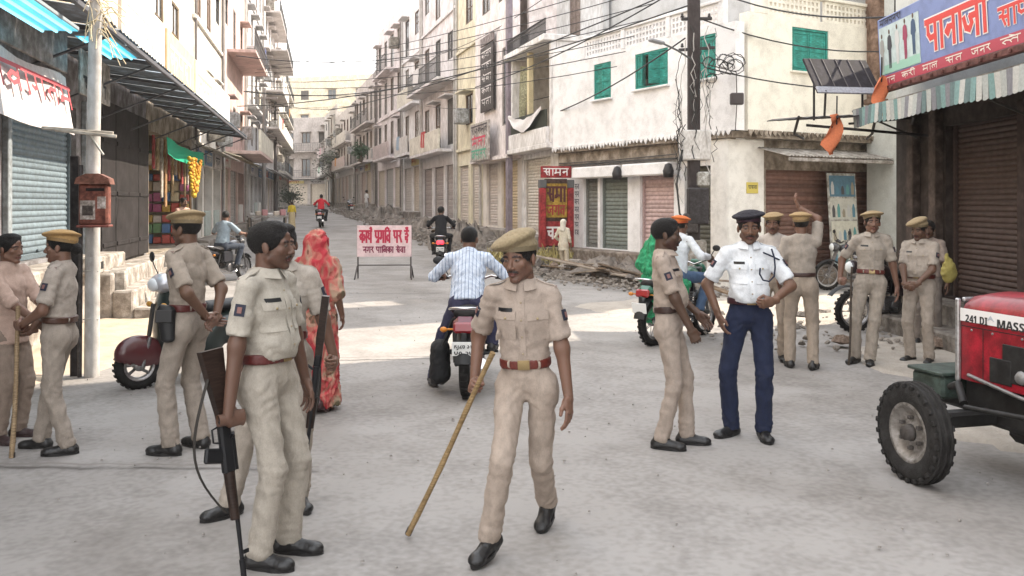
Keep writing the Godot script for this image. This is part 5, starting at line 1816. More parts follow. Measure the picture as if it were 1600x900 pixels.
func motorcycle(label: String, at: Vector3, yaw: float, paint: Color, o := {}) -> Node3D:
	# facing +z; wheels at z = +0.64 and -0.62
	var b := thing("motorcycle", label, "motorcycle", at, yaw, o.get("group", ""))
	var black := mat(L(0.02, 0.02, 0.021), 0.5)
	var chrome := mat(L(0.55, 0.55, 0.56), 0.25, "", 1.0, {"metal": 1.0})
	var steel := mat(L(0.22, 0.22, 0.23), 0.45, "metal", 3.0, {"metal": 0.7})
	var pm := mat(paint, 0.3, "", 1.0, {"coat": 0.6})
	var st: float = o.get("steer", 0.0)
	wheel(b, Vector3(0, 0.3, 0.64), 0.3, 0.085, 14, st)
	wheel(b, Vector3(0, 0.3, -0.62), 0.3, 0.1, 14)
	var fr := MB.new()
	fr.tube([Vector3(0, 0.92, 0.38), Vector3(0, 0.5, 0.3), Vector3(0, 0.27, 0.1), Vector3(0, 0.27, -0.3), Vector3(0, 0.34, -0.6)], 0.022, 8)
	fr.tube([Vector3(0, 0.9, 0.36), Vector3(0, 0.72, -0.1), Vector3(0, 0.74, -0.7)], 0.022, 8)
	for s in [-1.0, 1.0]:
		fr.tube([Vector3(0.08 * s, 0.3, -0.6), Vector3(0.085 * s, 0.34, -0.2), Vector3(0.05 * s, 0.7, -0.2)], 0.017, 6)
		fr.tube([Vector3(0.1 * s, 0.32, -0.6), Vector3(0.12 * s, 0.68, -0.5)], 0.028, 8)
		fr.tube([Vector3(0.05 * s, 0.33, 0.06), Vector3(0.26 * s, 0.32, 0.06)], 0.016, 6)
		fr.tube([Vector3(0.05 * s, 0.36, -0.38), Vector3(0.24 * s, 0.38, -0.38)], 0.016, 6)
	part("frame", fr, black, b)
	var fk := MB.new()
	for s in [-1.0, 1.0]:
		fk.tube([Vector3(0.075 * s, 0.3, 0.64), Vector3(0.075 * s, 0.6, 0.53), Vector3(0.075 * s, 0.95, 0.4)], [0.026, 0.022, 0.02], 8)
	fk.box(Vector3(0, 0.93, 0.41), Vector3(0.2, 0.03, 0.08), 0.008)
	part("fork", fk, steel, b)
	var en := MB.new()
	en.box(Vector3(0, 0.36, 0.02), Vector3(0.22, 0.22, 0.36), 0.05)
	for k in 6:
		en.box(Vector3(0, 0.48 + k * 0.028, 0.14), Vector3(0.2, 0.012, 0.18), 0.003)
	en.lathe([Vector2(0, -0.13), Vector2(0.09, -0.13), Vector2(0.1, -0.1), Vector2(0.1, 0.1), Vector2(0.09, 0.13), Vector2(0, 0.13)], 16, Basis(Vector3(0, -1, 0), Vector3(1, 0, 0), Vector3(0, 0, 1)), Vector3(0, 0.34, -0.08))
	part("engine", en, steel, b)
	var f := SF.new(Vector3(-0.22, 0.6, -0.3), Vector3(0.22, 1.05, 0.46), 0.014, 0.05)
	f.ell(Vector3(0, 0.84, 0.17), Vector3(0.135, 0.115, 0.26), rot(Vector3(-8, 0, 0)))
	f.ell(Vector3(0, 0.78, -0.08), Vector3(0.09, 0.08, 0.12))
	part("fuel_tank", mb_of(f.nets()), pm, b)
	f = SF.new(Vector3(-0.24, 0.6, -0.9), Vector3(0.24, 0.98, 0.1), 0.014, 0.05)
	f.cone(Vector3(0, 0.76, -0.02), Vector3(0, 0.79, -0.72), 0.065, 0.06, Vector3.RIGHT, 1.9)
	part("seat", mb_of(f.nets(0.003, Vector3(20, 20, 20), 2)), mat(L(0.02, 0.018, 0.018), 0.7, "grain", 4.0), b)
	var tl := MB.new()
	tl.box(Vector3(0, 0.69, -0.66), Vector3(0.22, 0.13, 0.36), 0.05, rot(Vector3(8, 0, 0)))
	for s in [-1.0, 1.0]:
		tl.box(Vector3(0.13 * s, 0.6, -0.2), Vector3(0.04, 0.24, 0.34), 0.018)
	part("tail_cowl", tl, pm, b)
	var lp := MB.new()
	lp.box(Vector3(0, 0.68, -0.855), Vector3(0.2, 0.1, 0.05), 0.02, rot(Vector3(12, 0, 0)))
	part("tail_lamp", lp, mat(o.get("lamp", L(0.22, 0.012, 0.02)), 0.25, "", 1.0, {"coat": 0.8} if not o.get("lit", false) else {"glow": 1.6}), b)
	var gr := MB.new()
	gr.tube([Vector3(-0.13, 0.78, -0.5), Vector3(-0.14, 0.84, -0.78), Vector3(-0.08, 0.86, -0.9), Vector3(0.08, 0.86, -0.9), Vector3(0.14, 0.84, -0.78), Vector3(0.13, 0.78, -0.5)], 0.014, 8)
	part("grab_rail", gr, chrome if o.get("chrome", true) else black, b)
	var mg := MB.new()
	for e in [[Vector3(0, 0.3, -0.62), 0.2, 2.5, 0.075], [Vector3(0, 0.3, 0.64), 0.65, 2.35, 0.06]]:
		var rows := []
		for k in 15:
			var a: float = lerpf(e[1], e[2], k / 14.0)
			var line := []
			for w in 5:
				var x: float = (w - 2) / 2.0
				var rad := 0.345 - 0.02 * x * x
				line.append(e[0] + Vector3(x * e[3], sin(a) * rad, (cos(a) if e[0].z > 0 else -cos(a)) * rad))
			rows.append(line)
		if e[0].z > 0:
			mg.xf = Transform3D(Basis(Vector3.UP, deg_to_rad(st)), Vector3.ZERO)
		mg.sheet(rows, 0.006)
		mg.xf = Transform3D.IDENTITY
	part("mudguard", mg, black, b)
	var np := MB.new()
	np.box(Vector3(0, 0.5, -0.93), Vector3(0.21, 0.13, 0.008), 0.002, rot(Vector3(-10, 0, 0)))
	var pl := part("number_plate", np, mat(L(0.74, 0.74, 0.72), 0.5), b)
	if o.has("plate"):
		for q in 2:
			latin(o.plate[q], 0.048, L(0.02, 0.02, 0.02), pl, Transform3D(rot(Vector3(-10, 180, 0)), Vector3(0, 0.53 - q * 0.058, -0.935 - q * 0.0 - (0.004 if q == 0 else -0.006))), 0.17)
	var br := MB.new()
	br.box(Vector3(0, 0.56, -0.9), Vector3(0.05, 0.16, 0.02), 0.004)
	part("plate_bracket", br, black, b)
	for s in [-1.0, 1.0]:
		var il := MB.new()
		il.tube([Vector3(0.08 * s, 0.66, -0.8), Vector3(0.16 * s, 0.66, -0.82)], 0.01, 6)
		il.ell(Vector3(0.19 * s, 0.66, -0.83), Vector3(0.035, 0.026, 0.03), Basis.IDENTITY, 10)
		part("indicator", il, mat(L(0.55, 0.2, 0.03), 0.35), b)
	var X := Transform3D(Basis(Vector3.UP, deg_to_rad(st)), Vector3(0, 0, 0.4 * (1 - cos(deg_to_rad(st)))))
	var hb := MB.new()
	hb.tube([Vector3(-0.37, 1.02, 0.26), Vector3(-0.2, 1.05, 0.36), Vector3(0, 0.98, 0.4), Vector3(0.2, 1.05, 0.36), Vector3(0.37, 1.02, 0.26)], 0.013, 8)
	part("handlebar", hb, chrome, b, X)
	for s in [-1.0, 1.0]:
		var g := MB.new()
		g.tube([Vector3(0.38 * s, 1.02, 0.255), Vector3(0.26 * s, 1.04, 0.325)], 0.019, 8)
		g.tube([Vector3(0.36 * s, 1.015, 0.32), Vector3(0.24 * s, 1.02, 0.4)], 0.007, 6)
		part("grip", g, black, b, X)
		var mi := MB.new()
		mi.tube([Vector3(0.24 * s, 1.04, 0.34), Vector3(0.29 * s, 1.14, 0.37), Vector3(0.33 * s, 1.2, 0.37)], 0.006, 6)
		mi.ell(Vector3(0.35 * s, 1.21, 0.365), Vector3(0.06, 0.042, 0.016), Basis.IDENTITY, 12)
		part("mirror", mi, black, b, X)
	var hl := MB.new()
	hl.ell(Vector3(0, 0.9, 0.52), Vector3(0.1, 0.1, 0.1), Basis.IDENTITY, 16)
	hl.box(Vector3(0, 1.02, 0.44), Vector3(0.16, 0.06, 0.06), 0.02)
	var h := part("headlamp", hl, pm, b, X)
	var le := MB.new()
	le.ell(Vector3(0, 0.9, 0.56), Vector3(0.085, 0.085, 0.068), Basis.IDENTITY, 16)
	part("lens", le, mat(L(0.6, 0.62, 0.62), 0.12), h)
	var ex := MB.new()
	ex.tube([Vector3(-0.06, 0.45, 0.22), Vector3(-0.09, 0.24, 0.2), Vector3(-0.12, 0.22, -0.1), Vector3(-0.14, 0.27, -0.35), Vector3(-0.15, 0.35, -0.8)], [0.02, 0.02, 0.022, 0.045, 0.05], 10)
	part("exhaust", ex, chrome, b)
	var cg := MB.new()
	cg.box(Vector3(0.1, 0.33, -0.33), Vector3(0.035, 0.1, 0.56), 0.015)
	part("chain_cover", cg, black, b)
	if o.get("stand", false):
		var sd := MB.new()
		sd.tube([Vector3(0.07, 0.26, 0.0), Vector3(0.26, 0.01, 0.05)], 0.012, 6)
		part("side_stand", sd, black, b)
	return b

func scooter(label: String, at: Vector3, yaw: float) -> Node3D:
	var b := thing("scooter", label, "scooter", at, yaw)
	var pm := mat(L(0.075, 0.018, 0.02), 0.28, "", 1.0, {"coat": 0.7})
	var black := mat(L(0.02, 0.02, 0.021), 0.55)
	var st := -8.0
	wheel(b, Vector3(0, 0.23, 0.6), 0.23, 0.1, 5, st)
	wheel(b, Vector3(0, 0.23, -0.6), 0.23, 0.1, 5)
	var f := SF.new(Vector3(-0.24, 0.16, 0.32), Vector3(0.24, 0.62, 0.94), 0.014, 0.03)
	f.ell(Vector3(0, 0.33, 0.58), Vector3(0.1, 0.19, 0.26), rot(Vector3(-12, 0, 0)))
	f.ell(Vector3(0, 0.16, 0.6), Vector3(0.082, 0.25, 0.25), Basis.IDENTITY, 0.01, true)
	part("front_fender", mb_of(f.nets()), pm, b)
	var rows := []
	for a in 14:
		var t := a / 13.0
		var line := []
		for k in 9:
			var x := (k - 4) / 4.0
			var w := 0.2 + 0.05 * sin(t * PI) - 0.02 * t
			line.append(Vector3(x * w, 0.27 + t * 0.66, 0.36 + 0.1 * sin(t * PI * 0.7) - x * x * 0.1 + (0.02 - 0.1 * t)))
		rows.append(line)
	var m := MB.new()
	m.sheet(rows, 0.03)
	part("front_apron", m, mat(L(0.022, 0.03, 0.027), 0.3, "", 1.0, {"coat": 0.6}), b)
	var em := MB.new()
	em.box(Vector3(0, 0.66, 0.475), Vector3(0.07, 0.32, 0.02), 0.008, rot(Vector3(-8, 0, 0)))
	part("apron_grille", em, black, b)
	f = SF.new(Vector3(-0.3, 0.85, 0.1), Vector3(0.3, 1.2, 0.62), 0.014, 0.03)
	f.ell(Vector3(0, 1.01, 0.35), Vector3(0.15, 0.1, 0.13))
	f.cone(Vector3(-0.2, 1.02, 0.28), Vector3(0.2, 1.02, 0.28), 0.05, 0.05)
	part("handlebar_cowl", mb_of(f.nets()), mat(L(0.5, 0.5, 0.53), 0.3, "", 1.0, {"metal": 0.4, "coat": 0.5}), b)
	var hl := MB.new()
	hl.ell(Vector3(0, 1.0, 0.45), Vector3(0.09, 0.068, 0.05), Basis.IDENTITY, 16)
	part("headlamp", hl, mat(L(0.66, 0.68, 0.7), 0.12), b)
	for s in [-1.0, 1.0]:
		var g := MB.new()
		g.tube([Vector3(0.2 * s, 1.02, 0.27), Vector3(0.36 * s, 1.03, 0.22)], 0.019, 8)
		g.tube([Vector3(0.2 * s, 1.01, 0.32), Vector3(0.35 * s, 1.02, 0.29)], 0.007, 6)
		part("grip", g, black, b)
		var mi := MB.new()
		mi.tube([Vector3(0.17 * s, 1.05, 0.3), Vector3(0.24 * s, 1.18, 0.33), Vector3(0.28 * s, 1.24, 0.33)], 0.006, 6)
		mi.ell(Vector3(0.29 * s, 1.26, 0.325), Vector3(0.05, 0.055, 0.016), Basis.IDENTITY, 12)
		part("mirror", mi, black, b)
		var il := MB.new()
		il.ell(Vector3(0.15 * s, 0.8, 0.42), Vector3(0.045, 0.03, 0.03), Basis.IDENTITY, 10)
		part("indicator", il, mat(L(0.6, 0.3, 0.06), 0.3), b)
	var fl := MB.new()
	fl.box(Vector3(0, 0.27, 0.12), Vector3(0.34, 0.05, 0.5), 0.02)
	part("footboard", fl, mat(L(0.2, 0.19, 0.19), 0.6, "grain", 3.0), b)
	f = SF.new(Vector3(-0.3, 0.16, -0.98), Vector3(0.3, 0.85, 0.1), 0.016, 0.06)
	f.ell(Vector3(0, 0.52, -0.45), Vector3(0.21, 0.19, 0.42))
	f.ell(Vector3(0, 0.42, -0.15), Vector3(0.15, 0.2, 0.14))
	f.ell(Vector3(0, 0.2, -0.6), Vector3(0.1, 0.27, 0.27), Basis.IDENTITY, 0.02, true)
	part("rear_body", mb_of(f.nets()), mat(L(0.022, 0.03, 0.027), 0.3, "", 1.0, {"coat": 0.6}), b)
	f = SF.new(Vector3(-0.24, 0.58, -0.95), Vector3(0.24, 0.9, 0.05), 0.016, 0.04)
	f.cone(Vector3(0, 0.74, -0.1), Vector3(0, 0.76, -0.72), 0.06, 0.06, Vector3.RIGHT, 2.2)
	part("seat", mb_of(f.nets()), black, b)
	var tl := MB.new()
	tl.ell(Vector3(0, 0.6, -0.86), Vector3(0.09, 0.05, 0.04), Basis.IDENTITY, 12)
	part("tail_lamp", tl, mat(L(0.3, 0.02, 0.02), 0.25), b)
	var fk := MB.new()
	for s in [-1.0, 1.0]:
		fk.tube([Vector3(0.085 * s, 0.23, 0.6), Vector3(0.07 * s, 0.5, 0.52)], 0.018, 8)
	var sd := MB.new()
	sd.tube([Vector3(0.12, 0.27, 0.0), Vector3(0.2, 0.01, -0.06)], 0.014, 6)
	part("side_stand", sd, black, b)
	part("fork", fk, mat(L(0.25, 0.25, 0.26), 0.4, "metal", 3.0, {"metal": 0.7}), b)
	return b

func tractor() -> void:
	# local frame: +z is the way it faces, origin on the ground below the front axle
	var at := Vector3(3.36, 0, -5.84)
	var b := thing("tractor", "red tractor with muddy front tyre and white side decal entering at the right", "tractor", at, 180.0 + 14.0)
	var red := mat(L(0.4, 0.014, 0.03), 0.42, "dirty", 0.9, {"coat": 0.25})
	var dark := mat(L(0.025, 0.024, 0.024), 0.6, "dirty", 1.5)
	var grey := mat(L(0.3, 0.3, 0.3), 0.5, "metal", 2.0, {"metal": 0.5})
	# local +x is the tractor's left, the side seen
	var f := MB.new()
	var prof := []
	for z in [0.24, 0.2, 0.1, -0.4, -1.0, -1.5]:
		var line := []
		var top: float = 1.2 + (-0.045 if z > 0.22 else (-0.012 if z > 0.15 else 0.0)) - z * 0.035
		var w: float = 0.285 - (0.02 if z > 0.22 else 0.0)
		for p in [[w, 0.62], [w, 0.8], [w, top - 0.14], [w - 0.02, top - 0.06], [w - 0.09, top - 0.01], [0.0, top + 0.012], [-w + 0.09, top - 0.01], [-w + 0.02, top - 0.06], [-w, top - 0.14], [-w, 0.8], [-w, 0.62]]:
			line.append(Vector3(p[0], p[1], z))
		prof.append(line)
	f.sheet(prof, 0.008)
	part("hood", f, red, b)
	var gr := MB.new()
	gr.box(Vector3(0, 0.88, 0.225), Vector3(0.5, 0.52, 0.02), 0.005)
	part("grille", gr, dark, b)
	for q in 7:
		var br := MB.new()
		br.box(Vector3(0, 0.68 + q * 0.065, 0.242), Vector3(0.46, 0.014, 0.014))
		part("grille_bar", br, grey, b)
	var rim := MB.new()
	for s in [-1.0, 1.0]:
		rim.box(Vector3(0.288 * s, 0.88, 0.245), Vector3(0.03, 0.56, 0.035), 0.008)
	rim.box(Vector3(0, 1.15, 0.245), Vector3(0.5, 0.03, 0.03), 0.008)
	part("grille_surround", rim, mat(L(0.55, 0.55, 0.55), 0.3, "metal", 2.0, {"metal": 0.7}), b)
	for s in [-1.0, 1.0]:
		var op := MB.new()
		op.box(Vector3(0.288 * s, 0.79, -0.62), Vector3(0.016, 0.24, 0.95), 0.004)
		op.box(Vector3(0.29 * s, 0.73, -0.13), Vector3(0.016, 0.16, 0.18), 0.004)
		part("engine_opening", op, dark, b)
		for g in [[Vector3(0.2875 * s, 0.98, -0.64), Vector3(0.006, 0.006, 1.7)], [Vector3(0.2875 * s, 0.8, 0.02), Vector3(0.006, 0.35, 0.006)], [Vector3(0.2875 * s, 0.8, -1.15), Vector3(0.006, 0.35, 0.006)]]:
			var pg := MB.new()
			pg.box(g[0], g[1])
			part("panel_gap", pg, dark, b)
		for z in [0.12, -0.06, -0.3, -0.75]:
			var bo := MB.new()
			bo.lathe([Vector2(0, 0.006), Vector2(0.007, 0.005), Vector2(0.009, 0)], 8, Basis(Vector3(0, 0, 1), Vector3(s, 0, 0), Vector3(0, s, 0)), Vector3(0.289 * s, 0.96, z))
			part("hood_bolt", bo, grey, b)
		var dc := MB.new()
		dc.box(Vector3(0.2905 * s, 1.055, -0.62), Vector3(0.004, 0.085, 1.68))
		var d := part("white_decal", dc, mat(L(0.72, 0.7, 0.68), 0.45), b)
		latin("241 DI", 0.05, L(0.03, 0.03, 0.03), d, Transform3D(rot(Vector3(0, 90.0 * s, 0)), Vector3(0.2935 * s, 1.033, (0.075 if s > 0 else 0.0))), 0.19)
		latin("MASSEY", 0.056, L(0.03, 0.03, 0.03), d, Transform3D(rot(Vector3(0, 90.0 * s, 0)), Vector3(0.2935 * s, 1.03, (-0.26 if s > 0 else -0.45))), 0.32)
		var emb := MB.new()
		emb.prism(PackedVector2Array([Vector2(-0.03, -0.015), Vector2(0.0, 0.02), Vector2(0.03, -0.015), Vector2(0.0, -0.004)]), 0.0, 0.003)
		part("decal_emblem", emb, mat(L(0.4, 0.42, 0.45), 0.4), d, Transform3D(rot(Vector3(0, 90.0 * s, 0)), Vector3(0.2935 * s, 1.055, -0.05 if s > 0 else -0.2)))
	var ch := MB.new()
	ch.box(Vector3(0, 0.5, -0.65), Vector3(0.42, 0.34, 1.9), 0.04)
	ch.box(Vector3(0, 0.52, -1.6), Vector3(0.5, 0.46, 0.8), 0.06)
	ch.box(Vector3(0, 0.36, -0.35), Vector3(0.3, 0.22, 0.7), 0.05)
	part("engine_block", ch, dark, b)
	var en := MB.new()
	for q in 4:
		en.lathe([Vector2(0, -0.03), Vector2(0.045, -0.03), Vector2(0.05, 0.02), Vector2(0.03, 0.05), Vector2(0, 0.05)], 10, Basis(Vector3(0, -1, 0), Vector3(1, 0, 0), Vector3(0, 0, 1)), Vector3(0.27, 0.72, -0.3 - q * 0.16))
	en.tube([Vector3(0.25, 0.7, -0.2), Vector3(0.28, 0.62, -0.5), Vector3(0.26, 0.66, -0.85)], 0.02, 8)
	en.box(Vector3(0.25, 0.56, -0.5), Vector3(0.14, 0.18, 0.24), 0.03)
	part("engine_fittings", en, grey, b)
	# battery tray and bumper ahead of the grille
	var tr := MB.new()
	tr.box(Vector3(0.02, 0.53, 0.5), Vector3(0.62, 0.16, 0.32), 0.02)
	tr.box(Vector3(0.02, 0.625, 0.5), Vector3(0.66, 0.025, 0.36), 0.006)
	part("front_tray", tr, mat(L(0.07, 0.1, 0.085), 0.6, "dirty", 1.5), b)
	var bp := MB.new()
	bp.box(Vector3(0, 0.42, 0.36), Vector3(0.36, 0.08, 0.6), 0.02)
	bp.tube([Vector3(0.3, 0.55, 0.3), Vector3(0.36, 0.6, 0.16), Vector3(0.42, 0.5, 0.04)], 0.025, 8)
	part("bumper_bracket", bp, dark, b)
	var ax := MB.new()
	ax.box(Vector3(0, 0.4, 0.05), Vector3(1.26, 0.1, 0.12), 0.02)
	for s in [-1.0, 1.0]:
		ax.tube([Vector3(0.62 * s, 0.5, 0.08), Vector3(0.62 * s, 0.28, 0.08)], 0.04, 10)
		ax.tube([Vector3(0.5 * s, 0.5, -0.06), Vector3(0.3 * s, 0.52, -0.8), Vector3(0.3 * s, 0.6, -1.5)], 0.018, 8)
	part("front_axle", ax, dark, b)
	var lv := MB.new()
	lv.tube([Vector3(0.3, 0.66, 0.14), Vector3(0.31, 0.6, -0.3), Vector3(0.34, 0.56, -1.2)], 0.012, 6)
	part("steering_rod", lv, grey, b)
	# front wheels
	for s in [-1.0, 1.0]:
		tractor_wheel(b, Vector3(0.75 * s, 0.316, 0.1), 0.316, 0.135, -3.0, s)
	for s in [-1.0, 1.0]:
		tractor_wheel(b, Vector3(0.66 * s, 0.62, -1.85), 0.62, 0.32, 0.0, s)
		var fd := MB.new()
		var rows := []
		for k in 10:
			var a := lerpf(0.35, 2.7, k / 9.0)
			rows.append([Vector3(0.48 * s, 0.62 + sin(a) * 0.7, -1.85 + cos(a) * 0.7), Vector3(0.84 * s, 0.62 + sin(a) * 0.7, -1.85 + cos(a) * 0.7)])
		fd.sheet(rows, 0.01)
		part("rear_fender", fd, red, b)
	var se := MB.new()
	se.box(Vector3(0, 0.98, -1.85), Vector3(0.44, 0.08, 0.4), 0.03)
	se.box(Vector3(0, 1.16, -2.05), Vector3(0.44, 0.32, 0.08), 0.03)
	part("seat", se, dark, b)
	var sw := MB.new()
	var ring := []
	for q in 21:
		ring.append(Vector3(cos(TAU * q / 20) * 0.19, 1.3 + sin(TAU * q / 20) * 0.1, -1.42 + sin(TAU * q / 20) * 0.16))
	sw.tube(ring, 0.013, 6, false)
	sw.tube([Vector3(0, 1.3, -1.42), Vector3(0, 1.05, -1.2)], 0.02, 8)
	part("steering_wheel", sw, dark, b)

func tractor_wheel(o: Node3D, c: Vector3, r: float, w: float, turn: float, side: float) -> void:
	var X := Transform3D(Basis(Vector3.UP, deg_to_rad(turn)), c)
	var ax := Basis(Vector3(0, -1, 0), Vector3(1, 0, 0), Vector3(0, 0, 1))
	var t := MB.new()
	var ri := r * 0.6
	var pr := [Vector2(ri, -w * 0.34), Vector2(ri + 0.02, -w * 0.43), Vector2((r + ri) / 2, -w * 0.52), Vector2(r - 0.035, -w * 0.47), Vector2(r - 0.008, -w * 0.36), Vector2(r, -w * 0.15), Vector2(r, w * 0.15), Vector2(r - 0.008, w * 0.36), Vector2(r - 0.035, w * 0.47), Vector2((r + ri) / 2, w * 0.52), Vector2(ri + 0.02, w * 0.43), Vector2(ri, w * 0.34)]
	t.lathe(pr, 40, ax)
	if r < 0.5:
		# ribbed front tyre: rings with worn shoulder blocks
		for x in [-0.3, 0.0, 0.3]:
			t.lathe([Vector2(r - 0.006, w * (x - 0.075)), Vector2(r + 0.011, w * (x - 0.055)), Vector2(r + 0.011, w * (x + 0.055)), Vector2(r - 0.006, w * (x + 0.075))], 40, ax)
		for q in 26:
			var a := TAU * q / 26.0
			for s in [-1.0, 1.0]:
				var d := Vector3(0, cos(a + s * 0.06), sin(a + s * 0.06))
				t.box(d * (r - 0.012) + Vector3(w * 0.44 * s, 0, 0), Vector3(0.022, 0.03, r * 0.11), 0.005, Basis(Vector3.RIGHT, d, Vector3.RIGHT.cross(d)))
	else:
		for q in 18:
			var a := TAU * q / 18.0
			for s in [-1.0, 1.0]:
				var a2: float = a + (0.17 if s > 0 else 0.0)
				var d := Vector3(0, cos(a2), sin(a2))
				t.box(d * (r + 0.012) + Vector3(w * 0.24 * s, 0, 0), Vector3(w * 0.5, 0.05, 0.05), 0.008, Basis(Vector3.RIGHT, d, Vector3.RIGHT.cross(d)) * rot(Vector3(0, 35.0 * s, 0)))
	var ty := part("wheel", t, mat(L(0.035, 0.033, 0.032), 0.9, "dirty", 2.5, {"bump": "bumps", "depth": 0.4}), o, X)
	var m := MB.new()
	var k := side
	m.lathe([Vector2(ri + 0.004, w * 0.36), Vector2(ri - 0.012, w * 0.4), Vector2(ri - 0.02, w * 0.34), Vector2(ri - 0.035, w * 0.2), Vector2(ri - 0.05, w * 0.14), Vector2(ri * 0.62, w * 0.02), Vector2(ri * 0.4, w * 0.05), Vector2(ri * 0.36, w * 0.16), Vector2(0.0, w * 0.16)], 32, Basis(Vector3(0, -k, 0), Vector3(k, 0, 0), Vector3(0, 0, 1)) if k > 0 else Basis(Vector3(0, 1, 0), Vector3(-1, 0, 0), Vector3(0, 0, 1)))
	part("rim", m, mat(L(0.4, 0.38, 0.36), 0.5, "dirty", 3.0, {"metal": 0.45}), ty)
	var h := MB.new()
	h.lathe([Vector2(0, 0.0), Vector2(0.045, 0.0), Vector2(0.05, -0.03), Vector2(0.06, -0.06), Vector2(0, -0.06)].map(func(p): return Vector2(p.x, p.y)), 14, Basis(Vector3(0, -1, 0), Vector3(1, 0, 0), Vector3(0, 0, 1)), Vector3(w * 0.16 * k + (0.05 if k > 0 else 0.01), 0, 0))
	for q in 6:
		var a := TAU * q / 6
		h.box(Vector3((w * 0.1 + 0.012) * k, cos(a) * ri * 0.52, sin(a) * ri * 0.52), Vector3(0.035, 0.024, 0.024), 0.004)
	part("hub", h, mat(L(0.1, 0.09, 0.085), 0.6, "dirty", 3.0), ty)

func left_pole() -> void:
	var p := thing("street_pole", "whitish grey pole with wooden crossbar standing at the left kerb", "pole", P(-4.36, 9.2))
	var m := MB.new()
	m.tube([Vector3(0, -0.1, 0), Vector3(0.01, 1.2, 0), Vector3(0.02, 2.6, 0), Vector3(0.06, 4.6, 0)], [0.075, 0.072, 0.068, 0.06], 14)
	part("shaft", m, mat(L(0.5, 0.48, 0.46), 0.8, "streak", 0.8, {"bump": "rough", "depth": 0.5}), p)
	var s2 := MB.new()
	s2.tube([Vector3(-0.115, 0, 0.02), Vector3(-0.1, 2.2, 0.02)], 0.022, 8)
	part("thin_pipe", s2, mat(L(0.1, 0.09, 0.09), 0.7, "dirty", 2.0), p)
	var bd := MB.new()
	bd.box(Vector3(-0.19, 1.1, -0.05), Vector3(0.1, 2.4, 0.06), 0.01)
	part("dark_board", bd, mat(L(0.04, 0.035, 0.036), 0.8, "dirty", 2.0), p)
	for q in 2:
		var w := MB.new()
		w.box(Vector3(-0.1 + q * 0.1, 2.55 - q * 0.03, 0.09 + q * 0.03), Vector3(0.7 - q * 0.1, 0.035, 0.025), 0.006, rot(Vector3(0, 8, -4 - q * 2)))
		part("crossbar", w, mat(L(0.6, 0.55, 0.48), 0.85, "wood", 1.5), p)
	var br := MB.new()
	br.tube([Vector3(0.02, 2.5, 0.08), Vector3(0.16, 2.3, 0.08)], 0.012, 6)
	for q in 4:
		br.tube([Vector3(-0.08, 0.6 + q * 0.5, 0.02), Vector3(0, 0.61 + q * 0.5, 0.085), Vector3(0.08, 0.6 + q * 0.5, 0.02)], 0.006, 5)
	part("brace", br, mat(L(0.4, 0.38, 0.34), 0.7), p)
	var rng := RandomNumberGenerator.new()
	rng.seed = 21
	var st := MB.new()
	for q in 42:
		var a := Vector3(rng.randf_range(-0.05, 0.16), rng.randf_range(3.55, 4.0), rng.randf_range(-0.05, 0.12))
		var e := a + Vector3(rng.randf_range(-0.12, 0.26), rng.randf_range(-0.38, 0.05), rng.randf_range(-0.1, 0.14))
		st.tube([a, (a + e) * 0.5 + Vector3(0, 0.05, 0), e], 0.006, 4)
	stuff(part("straw", st, mat(L(0.6, 0.5, 0.34), 0.9), p))
	var lb := thing("letter_box", "weathered red letter box with pasted notices fixed to the whitish pole", "letter box", P(-4.23, 9.0, 1.58), 14.0)
	var f := MB.new()
	f.box(Vector3(0, 0.21, 0), Vector3(0.27, 0.42, 0.2), 0.02)
	part("case", f, mat(L(0.25, 0.085, 0.06), 0.75, "dirty", 2.0), lb)
	var hd := MB.new()
	hd.prism(PackedVector2Array([Vector2(-0.165, 0.415), Vector2(0.165, 0.415), Vector2(0.15, 0.475), Vector2(0.06, 0.52), Vector2(-0.06, 0.52), Vector2(-0.15, 0.475)]), -0.13, 0.14)
	part("hood", hd, mat(L(0.28, 0.12, 0.085), 0.75, "dirty", 2.0), lb)
	var sl := MB.new()
	sl.box(Vector3(0.02, 0.36, 0.102), Vector3(0.17, 0.03, 0.012), 0.003)
	part("slot", sl, mat(L(0.012, 0.01, 0.01), 0.9), lb)
	part("pasted_notice", B(Vector3(-0.12, 0.06, 0.1005), Vector3(0.14, 0.19, 0.003)), mat(L(0.5, 0.44, 0.4), 0.8, "dirty", 3.0), lb)
	part("printed_block", B(Vector3(-0.1, 0.1, 0.1037), Vector3(0.1, 0.1, 0.0015)), mat(L(0.1, 0.08, 0.07), 0.8, "dirty", 6.0), lb)
	part("pasted_notice", B(Vector3(0.04, 0.17, 0.1005), Vector3(0.08, 0.12, 0.003)), mat(L(0.6, 0.52, 0.48), 0.8, "dirty", 3.0), lb)
	part("bottom_plate", B(Vector3(-0.15, -0.02, -0.11), Vector3(0.3, 0.024, 0.24), 0.006), mat(L(0.3, 0.1, 0.08), 0.7, "dirty", 2.0), lb)

